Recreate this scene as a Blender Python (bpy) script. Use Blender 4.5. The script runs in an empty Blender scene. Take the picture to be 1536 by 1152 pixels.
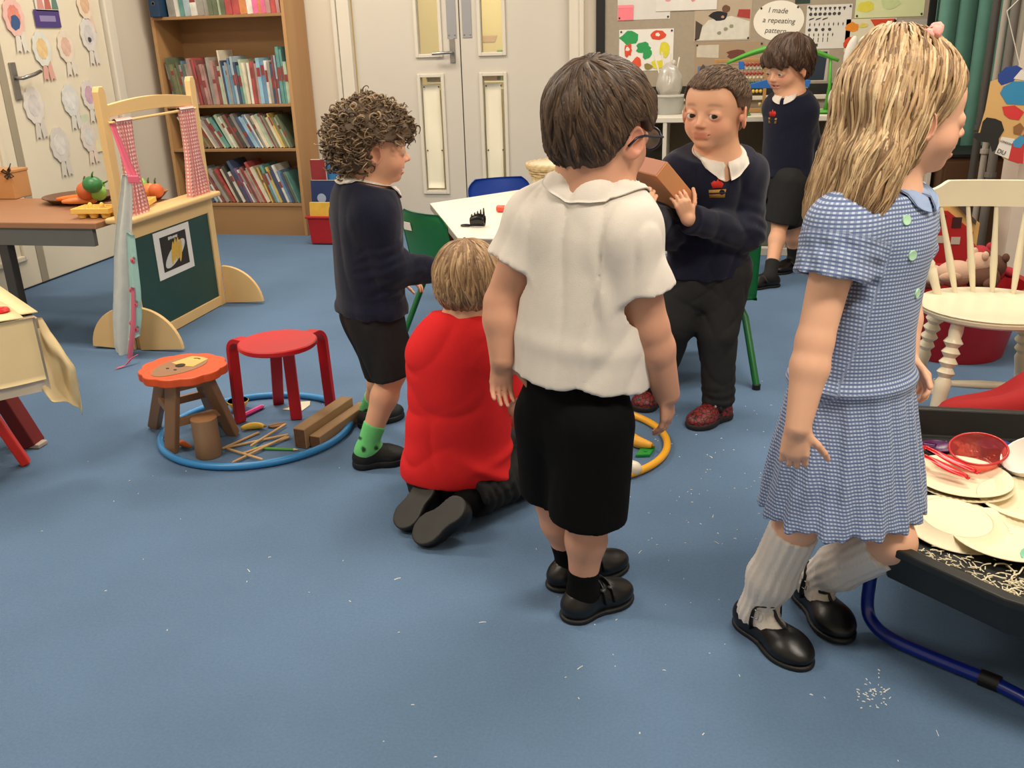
import bpy, bmesh, math, random
import numpy as np
from mathutils import Vector, Matrix, Euler

SC = bpy.context.scene
COL = SC.collection
R_ = math.radians

# ------------------------------------------------------------------ camera
FPX, PITCH, ROLL, YAW, CAMH = 1380.0, R_(20.5), R_(1.75), R_(12.1), 1.2
_fh = np.array([-math.sin(YAW), math.cos(YAW), 0.0])
_rt = np.array([math.cos(YAW), math.sin(YAW), 0.0])
_up = np.array([0, 0, 1.0])
_fw = _fh*math.cos(PITCH) - _up*math.sin(PITCH)
_u = _fh*math.sin(PITCH) + _up*math.cos(PITCH)
_cr = _rt*math.cos(ROLL) - _u*math.sin(ROLL)
_cu = _u*math.cos(ROLL) + _rt*math.sin(ROLL)
CAMP = np.array([0, 0, CAMH])
cd = bpy.data.cameras.new('camera'); cam = bpy.data.objects.new('camera', cd); COL.objects.link(cam)
cd.sensor_fit = 'HORIZONTAL'; cd.sensor_width = 36.0; cd.lens = FPX*36.0/1536.0; cd.clip_start = 0.02
cam.matrix_world = Matrix([[_cr[i], _cu[i], -_fw[i], CAMP[i]] for i in range(3)] + [[0, 0, 0, 1]])
SC.camera = cam
# ------------------------------------------------------------------ world, lamps, exposure
wd = bpy.data.worlds.new('world'); SC.world = wd; wd.use_nodes = True
wd.node_tree.nodes['Background'].inputs[0].default_value = (1.0, 0.93, 0.84, 1)
wd.node_tree.nodes['Background'].inputs[1].default_value = 0.30
def area(name, loc, sx, sy, power, col=(1, .90, .76), rot=(0, 0, 0)):
    l = bpy.data.lights.new(name, 'AREA'); l.shape = 'RECTANGLE'; l.size = sx; l.size_y = sy
    l.energy = power; l.color = col
    o = bpy.data.objects.new(name, l); COL.objects.link(o); o.location = loc; o.rotation_euler = rot
    return o
for i, (x, y, p) in enumerate([(-2.3, 1.0, 33), (0.9, 0.9, 44), (-2.3, 3.1, 33), (0.5, 3.1, 32), (-2.3, 5.0, 28), (0.2, 5.0, 20)]):
    area('ceiling_lamp', (x, y, 2.62), 1.2, 0.35, p)
area('corridor_lamp', (-1.6, 7.3, 2.3), 1.2, 0.6, 42, (1, .88, .66))
SC.view_settings.view_transform = 'Standard'; SC.view_settings.look = 'None'
SC.view_settings.exposure = 0.35; SC.view_settings.gamma = 1.0
SC.view_settings.use_curve_mapping = False

# ------------------------------------------------------------------ placing helpers (ray through a point of the photograph met with a plane of the room)
def ray(px, py):
    return ((px-768)/FPX)*_cr - ((py-576)/FPX)*_cu + _fw
def F(px, py, z=0.0):
    d = ray(px, py); return CAMP + d*((z-CAMH)/d[2])
def W(px, py, y):
    d = ray(px, py); return CAMP + d*(y/d[1])
def XP(px, py, x):
    d = ray(px, py); return CAMP + d*(x/d[0])
def V(px, py, root, off=0.0):
    d = ray(px, py); return CAMP + d*((np.dot(np.array(root)-CAMP, _fh)+off)/np.dot(d, _fh))

# ------------------------------------------------------------------ materials
def lin(c):
    if isinstance(c, str):
        c = tuple(int(c[i:i+2], 16)/255 for i in (0, 2, 4))
    return tuple(((x/12.92) if x <= .04045 else ((x+.055)/1.055)**2.4) for x in c[:3]) + (1,)
MATS = {}
def mat(name, col, rough=.6, var=0.0, vscale=8, bump=0.0, bscale=60, metal=0, alpha=1, trans=0, spec=.5, attr=None, sub=0, stretch=(1, 1, 1), col2=None, sheen=0, coat=0):
    if name in MATS: return MATS[name]
    m = bpy.data.materials.new(name); m.use_nodes = True; nt = m.node_tree; N = nt.nodes; L = nt.links
    b = N['Principled BSDF']
    b.inputs['Roughness'].default_value = rough; b.inputs['Metallic'].default_value = metal
    b.inputs['Specular IOR Level'].default_value = spec
    b.inputs['Alpha'].default_value = alpha; b.inputs['Transmission Weight'].default_value = trans
    if sheen: b.inputs['Sheen Weight'].default_value = sheen
    if coat: b.inputs['Coat Weight'].default_value = coat
    if sub:
        b.inputs['Subsurface Weight'].default_value = sub; b.inputs['Subsurface Radius'].default_value = (.012, .004, .002)
        b.inputs['Subsurface Scale'].default_value = 1.0
    c = lin(col); b.inputs['Base Color'].default_value = c
    src = None
    tc = N.new('ShaderNodeTexCoord'); mp = N.new('ShaderNodeMapping'); mp.inputs['Scale'].default_value = stretch
    L.new(tc.outputs['Object'], mp.inputs['Vector'])
    if attr:
        a = N.new('ShaderNodeVertexColor'); a.layer_name = attr; src = a.outputs['Color']
    if var:
        nz = N.new('ShaderNodeTexNoise'); nz.inputs['Scale'].default_value = vscale; nz.inputs['Detail'].default_value = 6
        L.new(mp.outputs[0], nz.inputs['Vector'])
        if col2 is not None:
            rp = N.new('ShaderNodeValToRGB'); rp.color_ramp.elements[0].position = .5-var; rp.color_ramp.elements[1].position = .5+var
            rp.color_ramp.elements[0].color = c; rp.color_ramp.elements[1].color = lin(col2)
            L.new(nz.outputs[0], rp.inputs[0]); src = rp.outputs[0]
        else:
            hs = N.new('ShaderNodeHueSaturation'); mr = N.new('ShaderNodeMapRange')
            mr.inputs[1].default_value = .3; mr.inputs[2].default_value = .7
            mr.inputs[3].default_value = 1-var; mr.inputs[4].default_value = 1+var
            L.new(nz.outputs[0], mr.inputs[0]); L.new(mr.outputs[0], hs.inputs['Value'])
            if src: L.new(src, hs.inputs['Color'])
            else: hs.inputs['Color'].default_value = c
            src = hs.outputs[0]
    if src: L.new(src, b.inputs['Base Color'])
    if bump:
        n2 = N.new('ShaderNodeTexNoise'); n2.inputs['Scale'].default_value = bscale; n2.inputs['Detail'].default_value = 4
        L.new(mp.outputs[0], n2.inputs['Vector'])
        bp = N.new('ShaderNodeBump'); bp.inputs['Strength'].default_value = bump; bp.inputs['Distance'].default_value = .004
        L.new(n2.outputs[0], bp.inputs['Height']); L.new(bp.outputs[0], b.inputs['Normal'])
    MATS[name] = m
    return m
def wood(name, c1, c2, axis=0, scale=6, rough=.5):
    if name in MATS: return MATS[name]
    m = mat(name, c1, rough, var=.25, vscale=scale, col2=c2, stretch=tuple(.12 if i == axis else 1 for i in range(3)), bump=.05, bscale=scale*4)
    return m
def gingham(name, ca, cb, cm, size, axes):
    """woven check: two sets of bands crossing, from the UV map"""
    m = bpy.data.materials.new(name); m.use_nodes = True; nt = m.node_tree; N = nt.nodes; L = nt.links; b = N['Principled BSDF']
    b.inputs['Roughness'].default_value = .85; b.inputs['Sheen Weight'].default_value = .1
    uv = N.new('ShaderNodeUVMap'); sp = N.new('ShaderNodeSeparateXYZ'); L.new(uv.outputs[0], sp.inputs[0])
    outs = []
    for i in range(2):
        mu = N.new('ShaderNodeMath'); mu.operation = 'MULTIPLY'; mu.inputs[1].default_value = 1/size[i]; L.new(sp.outputs[i], mu.inputs[0])
        fr = N.new('ShaderNodeMath'); fr.operation = 'FRACT'; L.new(mu.outputs[0], fr.inputs[0])
        gt = N.new('ShaderNodeMath'); gt.operation = 'GREATER_THAN'; gt.inputs[1].default_value = .5; L.new(fr.outputs[0], gt.inputs[0])
        ml = N.new('ShaderNodeMath'); ml.operation = 'MULTIPLY'; ml.inputs[1].default_value = axes[i]; L.new(gt.outputs[0], ml.inputs[0])
        outs.append(ml)
    ad = N.new('ShaderNodeMath'); ad.operation = 'ADD'; L.new(outs[0].outputs[0], ad.inputs[0]); L.new(outs[1].outputs[0], ad.inputs[1])
    rp = N.new('ShaderNodeValToRGB'); e = rp.color_ramp.elements; e[0].color = lin(ca); e[1].color = lin(cb)
    k = rp.color_ramp.elements.new(.5); k.color = lin(cm)
    L.new(ad.outputs[0], rp.inputs[0]); L.new(rp.outputs[0], b.inputs['Base Color'])
    MATS[name] = m; return m

# ------------------------------------------------------------------ mesh builder
def frame(axis, hint=(0, 0, 1)):
    a = np.array(axis, float); a /= np.linalg.norm(a); h = np.array(hint, float)
    if abs(a@h) > .98: h = np.array([1., 0, 0]) if abs(a[0]) < .9 else np.array([0, 1., 0])
    x = np.cross(h, a); x /= np.linalg.norm(x); return x, np.cross(a, x), a
class MB:
    def __init__(s): s.v = []; s.f = []; s.m = []; s.M = None; s.uv = None
    def add(s, vs, fs, mi=0):
        o = len(s.v)
        for p in vs:
            if s.M is not None: p = s.M @ Vector(p)
            s.v.append((float(p[0]), float(p[1]), float(p[2])))
        for f in fs: s.f.append(tuple(i+o for i in f)); s.m.append(mi)
        return s
    def box(s, c, d, R=None, mi=0, taper=1.0):
        hx, hy, hz = d[0]/2, d[1]/2, d[2]/2; vs = []
        for z in (-1, 1):
            t = taper if z > 0 else 1
            for x, y in ((-1, -1), (1, -1), (1, 1), (-1, 1)):
                p = Vector((x*hx*t, y*hy*t, z*hz))
                if R is not None: p = R @ p
                vs.append(Vector(c)+p)
        return s.add(vs, [(3, 2, 1, 0), (4, 5, 6, 7), (0, 1, 5, 4), (1, 2, 6, 5), (2, 3, 7, 6), (3, 0, 4, 7)], mi)
    def beam(s, a, b, w, t, hint=(0, 0, 1), mi=0):
        x, y, z = frame(np.array(b, float)-np.array(a, float), hint); vs = []
        for p in (a, b):
            for i, j in ((-1, -1), (1, -1), (1, 1), (-1, 1)): vs.append(np.array(p, float)+x*w/2*i+y*t/2*j)
        return s.add(vs, [(3, 2, 1, 0), (4, 5, 6, 7), (0, 1, 5, 4), (1, 2, 6, 5), (2, 3, 7, 6), (3, 0, 4, 7)], mi)
    def tube(s, pts, r, n=8, closed=False, mi=0, flat=1.0, hint=(0, 0, 1), caps=True):
        P = [np.array(p, float) for p in pts]; k = len(P); vs = []; fs = []
        rr = r if hasattr(r, '__len__') else [r]*k
        x = None
        for i in range(k):
            a = P[(i+1) % k]-P[i-1] if closed else P[min(i+1, k-1)]-P[max(i-1, 0)]
            ln = np.linalg.norm(a); a = a/(ln if ln > 1e-9 else 1)
            if x is None: x, y, _ = frame(a, hint)
            else:
                x = x-a*(x@a); x /= (np.linalg.norm(x)+1e-9); y = np.cross(a, x)
            for j in range(n):
                t = 2*math.pi*j/n; vs.append(P[i]+(x*math.cos(t)+y*math.sin(t)*flat)*rr[i])
        for i in range(k if closed else k-1):
            i2 = (i+1) % k
            for j in range(n): fs.append((i*n+j, i*n+(j+1) % n, i2*n+(j+1) % n, i2*n+j))
        if not closed and caps:
            fs.append(tuple(range(n-1, -1, -1))); fs.append(tuple((k-1)*n+j for j in range(n)))
        return s.add(vs, fs, mi)
    def lathe(s, prof, n=24, o=(0, 0, 0), axis=(0, 0, 1), mi=0, sx=1, sy=1):
        x, y, z = frame(axis, (0, 1, 0) if abs(axis[2]) > .9 else (0, 0, 1)); vs = []; fs = []; k = len(prof)
        for r, h in prof:
            for j in range(n):
                t = 2*math.pi*j/n; vs.append(np.array(o, float)+x*r*sx*math.cos(t)+y*r*sy*math.sin(t)+z*h)
        for i in range(k-1):
            for j in range(n): fs.append((i*n+j, i*n+(j+1) % n, (i+1)*n+(j+1) % n, (i+1)*n+j))
        if prof[0][0] > 1e-6: fs.append(tuple(range(n-1, -1, -1)))
        if prof[-1][0] > 1e-6: fs.append(tuple((k-1)*n+j for j in range(n)))
        return s.add(vs, fs, mi)
    def ell(s, c, rad, R=None, n=16, k=10, mi=0):
        vs = []; fs = []
        for i in range(k+1):
            ph = math.pi*i/k
            for j in range(n):
                t = 2*math.pi*j/n; p = Vector((rad[0]*math.sin(ph)*math.cos(t), rad[1]*math.sin(ph)*math.sin(t), rad[2]*math.cos(ph)))
                if R is not None: p = R @ p
                vs.append(Vector(c)+p)
        for i in range(k):
            for j in range(n): fs.append((i*n+j, (i+1)*n+j, (i+1)*n+(j+1) % n, i*n+(j+1) % n))
        return s.add(vs, fs, mi)
    def prism(s, poly, o, ex, ey, en, mi=0):
        """poly in (ex,ey) at o, extruded by en (vector)"""
        ex, ey, en, o = (np.array(q, float) for q in (ex, ey, en, o)); n = len(poly)
        a = [o+ex*p[0]+ey*p[1] for p in poly]; vs = a+[p+en for p in a]
        fs = [tuple(range(n-1, -1, -1)), tuple(range(n, 2*n))]+[(i, (i+1) % n, n+(i+1) % n, n+i) for i in range(n)]
        return s.add(vs, fs, mi)
    def sheet(s, fn, nu, nv, th=.002, mi=0, uvf=None):
        """cloth: fn(u,v)->point for u,v in 0..1, thickened"""
        P = np.array([[fn(i/nu, j/nv) for j in range(nv+1)] for i in range(nu+1)], float)
        du = np.gradient(P, axis=0); dv = np.gradient(P, axis=1); n = np.cross(du, dv); n /= (np.linalg.norm(n, axis=2, keepdims=True)+1e-12)
        A = (P+n*th/2).reshape(-1, 3); B = (P-n*th/2).reshape(-1, 3); q = len(A); w = nv+1; fs = []
        for i in range(nu):
            for j in range(nv):
                a = i*w+j; fs.append((a, a+w, a+w+1, a+1)); fs.append((q+a, q+a+1, q+a+w+1, q+a+w))
        bd = [(i, 0) for i in range(nu)]+[(nu, j) for j in range(nv)]+[(i, nv) for i in range(nu, 0, -1)]+[(0, j) for j in range(nv, 0, -1)]
        idx = [i*w+j for i, j in bd]
        for k in range(len(idx)):
            a, b = idx[k], idx[(k+1) % len(idx)]; fs.append((a, q+a, q+b, b)[::-1])
        s.uv = [((i/nu), (j/nv)) for i in range(nu+1) for j in range(nv+1)]*2 if uvf is None else [uvf(i/nu, j/nv) for i in range(nu+1) for j in range(nv+1)]*2
        return s.add(A, fs, mi)if False else s.add(list(A)+list(B), fs, mi)
def link(o, parent=None):
    COL.objects.link(o)
    if parent is not None: o.parent = parent
    return o
def rootloc(p):
    l = Vector((0, 0, 0))
    while p is not None: l = l+p.location; p = p.parent
    return l
def build(name, mb, mats, parent=None, smooth=False, bevel=0, angle=None, subs=0):
    """ONE mesh object; vertices are given in the room's frame"""
    me = bpy.data.meshes.new(name); off = rootloc(parent)
    me.from_pydata([(v[0]-off[0], v[1]-off[1], v[2]-off[2]) for v in mb.v], [], mb.f)
    for m in (mats if isinstance(mats, (list, tuple)) else [mats]): me.materials.append(m)
    me.polygons.foreach_set('material_index', mb.m)
    if mb.uv is not None and len(mb.uv) == len(mb.v):
        ul = me.uv_layers.new(name='UVMap'); li = np.zeros(len(me.loops), dtype=np.int32); me.loops.foreach_get('vertex_index', li)
        ul.data.foreach_set('uv', np.array(mb.uv, dtype=np.float32)[li].ravel())
    if smooth:
        me.polygons.foreach_set('use_smooth', [True]*len(me.polygons))
        if angle: me.set_sharp_from_angle(angle=R_(angle))
    me.update(); o = bpy.data.objects.new(name, me); link(o, parent)
    if bevel:
        bv = o.modifiers.new('bevel', 'BEVEL'); bv.width = bevel; bv.segments = 2; bv.limit_method = 'ANGLE'; bv.angle_limit = R_(40)
    if subs:
        sb = o.modifiers.new('subdivision', 'SUBSURF'); sb.levels = subs; sb.render_levels = subs
    return o
def tag(o, label, cat, group=None, kind=None):
    o['label'] = label; o['category'] = cat
    if group: o['group'] = group
    if kind: o['kind'] = kind
    return o
def thing(name, label, cat, loc, group=None):
    o = bpy.data.objects.new(name, None); o.empty_display_size = .05; link(o); o.location = tuple(float(x) for x in loc)
    return tag(o, label, cat, group)
def struct(name, mb, m, parent=None, **k):
    o = build(name, mb, m, parent, **k)
    if parent is None: o['kind'] = 'structure'
    return o
def children(o): return [c for c in COL.objects if c.parent == o]
def dup(root, loc, rotz=0, label=None, group=None):
    r = root.copy(); COL.objects.link(r); r.location = loc; r.rotation_euler = (0, 0, rotz)
    if label: r['label'] = label
    if group: r['group'] = group
    for ch in children(root):
        c = ch.copy(); COL.objects.link(c); c.parent = r
        for g in children(ch):
            d = g.copy(); COL.objects.link(d); d.parent = c
    return r
def text(name, body, size, o, ex, ey, m, parent, shear=0.0, depth=.0004, align='CENTER'):
    cu = bpy.data.curves.new(name, 'FONT'); cu.body = body; cu.size = size; cu.align_x = align; cu.align_y = 'CENTER'; cu.extrude = depth; cu.shear = shear
    tmp = bpy.data.objects.new(name, cu); COL.objects.link(tmp); bpy.context.view_layer.update()
    me = bpy.data.meshes.new_from_object(tmp.evaluated_get(bpy.context.evaluated_depsgraph_get())); bpy.data.objects.remove(tmp); me.materials.clear(); me.materials.append(m)
    ob = bpy.data.objects.new(name, me); link(ob, parent)
    ex = Vector(ex).normalized(); n = ex.cross(Vector(ey)).normalized(); ey = n.cross(ex); p = Vector(o)-rootloc(parent)
    ob.matrix_local = Matrix([[ex[i], ey[i], n[i], p[i]] for i in range(3)]+[[0, 0, 0, 1]])
    return ob
def blob(rnd, c, r, n=14, j=.3, sx=1, sy=1):
    ks = [1+rnd.uniform(-j, j) for _ in range(n)]
    return [(c[0]+r*sx*ks[i]*math.cos(2*math.pi*i/n), c[1]+r*sy*ks[i]*math.sin(2*math.pi*i/n)) for i in range(n)]
# ================================================================== THE ROOM
YB, XL, XR, ZC = 6.10, -3.585, 2.15, 2.75
M_wall = mat('wall_paint', (.84, .80, .73), .8, var=.02, vscale=2, bump=.06, bscale=120)
M_white = mat('white_gloss_paint', (.86, .83, .77), .45, var=.015, vscale=3)
M_doorp = mat('door_paint', (.82, .79, .74), .5, var=.015, vscale=4)
M_steel = mat('brushed_steel', (.62, .61, .60), .35, metal=.9, var=.06, vscale=30)
M_carpet = mat('blue_carpet', (.37, .467, .582), .95, var=.07, vscale=160, bump=.35, bscale=420, spec=.1)
def carpet_nodes():
    nt = M_carpet.node_tree; N = nt.nodes; L = nt.links; b = N['Principled BSDF']
    src = b.inputs['Base Color'].links[0].from_socket
    tc = N.new('ShaderNodeTexCoord'); n = N.new('ShaderNodeTexNoise'); n.inputs['Scale'].default_value = 2.2; n.inputs['Detail'].default_value = 5
    L.new(tc.outputs['Object'], n.inputs['Vector'])
    mr = N.new('ShaderNodeMapRange'); mr.inputs[1].default_value = .35; mr.inputs[2].default_value = .65; mr.inputs[3].default_value = .94; mr.inputs[4].default_value = 1.06
    L.new(n.outputs[0], mr.inputs[0]); h = N.new('ShaderNodeHueSaturation'); L.new(mr.outputs[0], h.inputs['Value']); L.new(src, h.inputs['Color']); L.new(h.outputs[0], b.inputs['Base Color'])
carpet_nodes()
struct('floor', MB().box((-.7, 2.6, -.03), (6.6, 7.6, .06)), M_carpet)
struct('ceiling', MB().box((-.7, 2.6, ZC+.04), (6.6, 7.6, .08)), mat('ceiling_paint', (.88, .86, .82), .9))
# left wall: opening for the two leaves of the left door
struct('wall_left', MB().box((XL-.09, 1.1, ZC/2), (.12, 4.6, ZC)).box((XL-.09, 5.78, ZC/2), (.12, .72, ZC)).box((XL-.09, 4.4, 2.42), (.12, 2.1, .66)), M_wall)
struct('wall_right', MB().box((XR+.06, 2.6, ZC/2), (.12, 7.6, ZC)), M_wall)
struct('wall_front', MB().box((-.7, -1.16, ZC/2), (6.6, .12, ZC)), M_wall)
DX0, DX1 = -2.385, -.80
struct('wall_back', MB().box(((XL-.12+DX0)/2, YB+.06, ZC/2), (DX0-XL+.12, .12, ZC)).box(((XR+DX1)/2, YB+.06, ZC/2), (XR-DX1, .12, ZC)).box(((DX0+DX1)/2, YB+.06, 2.42), (DX1-DX0, .12, .66)), M_wall)
struct('baseboard_back', MB().box((-2.52, YB-.008, .05), (.20, .016, .10)).box((.4, YB-.008, .05), (2.2, .016, .10)), M_white, bevel=.003)
struct('baseboard_left', MB().box((XL-.022, 5.60, .05), (.016, .36, .10)), M_white, bevel=.003)
# room beyond the double doors
M_corr = mat('corridor_paint', (.86, .78, .58), .8, var=.03, vscale=3)
struct('wall_corridor', MB().box((-1.6, 8.3, 1.37), (4.4, .1, 2.75)).box((-3.75, 7.3, 1.37), (.1, 2.1, 2.75)).box((.55, 7.3, 1.37), (.1, 2.1, 2.75)), M_corr)
struct('floor_corridor', MB().box((-1.6, 7.25, -.03), (4.4, 2.1, .06)), mat('corridor_floor', (.5, .42, .33), .6))
struct('ceiling_corridor', MB().box((-1.6, 7.25, 2.78), (4.4, 2.1, .06)), mat('corridor_floor', (.5, .42, .33), .6))
cb = thing('storage_cabinet', 'low cream cabinet in the room seen through the double door panes', 'cabinet', (-1.45, 7.6, 0))
build('body', MB().box((-1.45, 7.6, .45), (1.5, .4, .9)), mat('corr_cream', (.8, .74, .6), .6), cb, bevel=.006)
build('door', MB().box((-1.82, 7.39, .45), (.7, .02, .8)).box((-1.08, 7.39, .45), (.7, .02, .8)), mat('corr_cream', (.8, .74, .6), .6), cb, bevel=.004)
bx = thing('crate', 'green lidded crate glimpsed through the right door pane', 'crate', (-1.52, 7.6, .9))
build('tub', MB().box((-1.52, 7.6, 1.0), (.2, .25, .2), taper=1.1), mat('olive_plastic', (.45, .5, .3), .5), bx, bevel=.008)
build('lid', MB().box((-1.52, 7.6, 1.115), (.24, .29, .03)), mat('green_lid', (.3, .55, .25), .5), bx, bevel=.008)
bx = thing('carton', 'brown carton glimpsed beside the green crate behind the door', 'box', (-1.75, 7.6, .9))
build('carton_body', MB().box((-1.75, 7.6, 1.0), (.2, .2, .2)), mat('brown_card', (.48, .36, .24), .8), bx, bevel=.004)
build('carton_flap', MB().box((-1.75, 7.5, 1.21), (.2, .1, .006), Matrix.Rotation(.5, 3, 'X')), mat('brown_card', (.48, .36, .24), .8), bx)
bx = thing('basket', 'grey basket glimpsed through the left door pane', 'basket', (-2.13, 7.55, .9))
build('basket_body', MB().lathe([(.11, 0), (.14, .2), (.13, .2), (.10, .02), (0, .02)], 20, (-2.13, 7.55, .9)), mat('grey_wicker', (.45, .41, .36), .9, bump=.6, bscale=60), bx, smooth=True, angle=40)

# ------------------------------------------------------------------ door_2: the double door in the back wall
d2 = bpy.data.objects.new('door_2', None); link(d2); d2.location = (-1.58, YB, 0); d2['kind'] = 'structure'
GX = -1.585
def leaf(x0, x1, wins, nm):
    mb = MB(); y = YB+.045; t = .044; xs = sorted(wins)
    wx0, wx1 = wins[0][0], wins[0][1]
    mb.box(((x0+wx0)/2, y, 1.02), (wx0-x0, t, 2.04)); mb.box(((wx1+x1)/2, y, 1.02), (x1-wx1, t, 2.04))
    zs = [0]+[z for w in sorted(wins, key=lambda w: w[2]) for z in w[2:]]+[2.04]
    for i in range(0, len(zs), 2): mb.box(((wx0+wx1)/2, y, (zs[i]+zs[i+1])/2), (wx1-wx0, t, zs[i+1]-zs[i]))
    return build(nm, mb, M_doorp, d2)
LW = [(-1.865, -1.725, .25, .985), (-1.865, -1.725, 1.13, 1.85)]
RW = [(-1.445, -1.305, .25, .985), (-1.445, -1.305, 1.13, 1.85)]
lv = [leaf(-2.30, GX-.004, LW, 'door_leaf'), leaf(GX+.004, -.87, RW, 'door_leaf')]
M_glass = mat('pane_glass', (.93, .95, .93), .05, trans=.92, spec=.4)
M_paper = mat('white_paper', (.93, .91, .86), .85, var=.02, vscale=6)
for lf, wins, hx in ((lv[0], LW, -1.865), (lv[1], RW, -1.445)):
    for k, (a, b, z0, z1) in enumerate(wins):
        m = MB(); yy = YB+.018; w = .022
        for c, d in (((a-w/2, yy, (z0+z1)/2), (w, .018, z1-z0+2*w)), ((b+w/2, yy, (z0+z1)/2), (w, .018, z1-z0+2*w)), (((a+b)/2, yy, z0-w/2), (b-a, .018, w)), (((a+b)/2, yy, z1+w/2), (b-a, .018, w))): m.box(c, d)
        build('glazing_bead', m, M_white, lf, bevel=.003)
        build('pane', MB().box(((a+b)/2, YB+.045, (z0+z1)/2), (b-a, .005, z1-z0)), M_glass, lf)
        if k == 0:
            m = MB(); dx = .008 if hx < -1.7 else .016
            m.sheet(lambda u, v: (a+.006+dx*.3+(b-a-.016-dx)*u, YB+.030+.004*math.sin(v*9+u*3), z0+.015+(z1-z0-.06)*v), 4, 14, .001)
            build('paper_sheet', m, mat('backed_paper', (.95, .92, .82), .8, var=.02, vscale=5), lf, smooth=True)
            m = MB()
            for px in (a+.02, b-.02):
                for pz in (z1-.06, (z0+z1)/2-.1): m.ell((px, YB+.024, pz), (.005, .004, .005), n=8, k=6)
            build('pin', m, mat('dark_pin', (.15, .15, .15), .4), lf, smooth=True)
# frame, handle, plates
m = MB()
for x, w in ((-2.345, .085), (-.835, .07)): m.box((x, YB-.012, 1.03), (w, .05, 2.10))
m.box((-1.59, YB-.012, 2.10), (1.6, .05, .09)).box((-2.405, YB-.02, 1.03), (.03, .06, 2.12)).box((-.79, YB-.02, 1.03), (.03, .06, 2.12))
build('door_frame', m, M_white, d2, bevel=.006)
m = MB().box((-1.638, YB+.019, 1.145), (.034, .010, .15))
m.tube([(-1.638, YB+.015, 1.135), (-1.638, YB-.03, 1.135), (-1.655, YB-.038, 1.135), (-1.76, YB-.036, 1.13)], .0095, 10)
build('door_handle', m, M_steel, d2, smooth=True, angle=40, bevel=.002)
M_plate = mat('push_plate', (.62, .62, .63), .4, metal=.2)
for x in (-1.637, -1.535):
    q = build('push_plate', MB().box((x, YB+.021, 1.52), (.062, .004, .6)), M_plate, d2, bevel=.001)
    build('screw', MB().ell((x-.02, YB+.018, 1.24), (.005, .003, .005), n=8, k=6).ell((x+.02, YB+.018, 1.24), (.005, .003, .005), n=8, k=6), M_steel, q, smooth=True)
build('meeting_seal', MB().box((GX, YB+.046, 1.02), (.008, .03, 2.04)), mat('brush_seal', (.35, .32, .28), .9), d2)

# ------------------------------------------------------------------ door_1 and door_3: two leaves in the left wall
def left_leaf(name, y0, y1, mouldings):
    d = bpy.data.objects.new(name, None); link(d); d.location = (XL, (y0+y1)/2, 0); d['kind'] = 'structure'
    build('door_leaf', MB().box((XL-.028, (y0+y1)/2, 1.03), (.044, y1-y0, 2.04)), mat('ivory_door', (.88, .84, .75), .5, var=.02, vscale=3), d, bevel=.004)
    for (a, b, z0, z1) in mouldings:
        m = MB(); w = .03
        for c, s in (((XL, (a+b)/2, z0), (.018, b-a, w)), ((XL, (a+b)/2, z1), (.018, b-a, w)), ((XL, a, (z0+z1)/2), (.018, w, z1-z0+w)), ((XL, b, (z0+z1)/2), (.018, w, z1-z0+w))): m.box(c, s)
        build('panel_moulding', m, mat('ivory_door', (.88, .84, .75), .5), d, bevel=.006)
    return d
d1 = left_leaf('door_1', 4.43, 5.33, [])
d3 = left_leaf('door_3', 3.50, 4.37, [(3.6, 4.27, .17, .85), (3.6, 4.27, 1.0, 1.9)])
m = MB().box((XL-.004, 5.385, 1.05), (.05, .085, 2.14)).box((XL-.004, 4.4, 2.1), (.05, 1.9, .08)).box((XL-.004, 3.45, 1.05), (.05, .085, 2.14))
struct('trim_1', m, M_white, bevel=.008)
struct('trim_2', MB().box((XL-.03, 4.40, 1.03), (.05, .055, 2.04)), mat('door_stop_grey', (.62, .58, .50), .6), bevel=.003)
hp = build('door_handle', MB().box((XL+.001, 4.475, 1.07), (.012, .045, .19)), M_steel, d1, bevel=.004)
m = MB().tube([(XL, 4.475, 1.085), (XL+.05, 4.475, 1.085), (XL+.055, 4.50, 1.09), (XL+.055, 4.56, 1.10), (XL+.053, 4.62, 1.115)], .010, 10)
build('lever', m, M_steel, hp, smooth=True)
# paper rosettes on the left door
rr = random.Random(5)
ROS = [((20, 25), .085, 'e79a98', 'd8604f', '3b5a86', 'd9d6cf', 'pink paper rosette with a blue half circle face, top left on door'),
       ((62, 73), .080, 'cfd8d6', 'e0b56c', None, 'c9655f', 'pale blue paper rosette with a yellow middle and red tail'),
       ((98, 70), .075, 'e2cdbb', 'd3a08a', None, 'd6cdbf', 'peach paper rosette with a faded brown middle'),
       ((132, 52), .080, 'cfccd0', 'c0bcc2', '4a4848', 'd0ccc6', 'grey paper rosette with a small dark figure in its middle'),
       ((126, 6), .075, 'e6c7a8', 'cf9a72', None, 'dfa88a', 'orange brown paper rosette near the top of the left door'),
       ((50, 158), .085, 'd3cfd0', 'c6c1c4', None, 'bdb9b8', 'plain grey paper rosette with one long tail below the handle'),
       ((105, 150), .078, 'c9d3d8', 'dcdfe0', None, 'c8c9cc', 'pale blue paper rosette with a white middle beside the play theatre'),
       ((133, 142), .075, 'd6cfcf', 'c08ab0', None, 'd8d2cb', 'pale paper rosette with a magenta stripe in its middle'),
       ((89, 217), .085, 'c4bfbf', 'd8d4d2', None, 'bdb7b4', 'scalloped grey paper rosette, lowest on the left door'),
       ((132, 205), .075, 'd8c6c2', 'cfd0d2', None, 'e2c3b2', 'pinkish paper rosette lowest beside the theatre post')]
def pale(h, k=.5): a = tuple(int(h[i:i+2], 16) for i in (0, 2, 4)); return ''.join('%02x' % int(x*(1-k)+y*k) for x, y in zip(a, (0xdd, 0xd6, 0xc6)))
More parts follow.
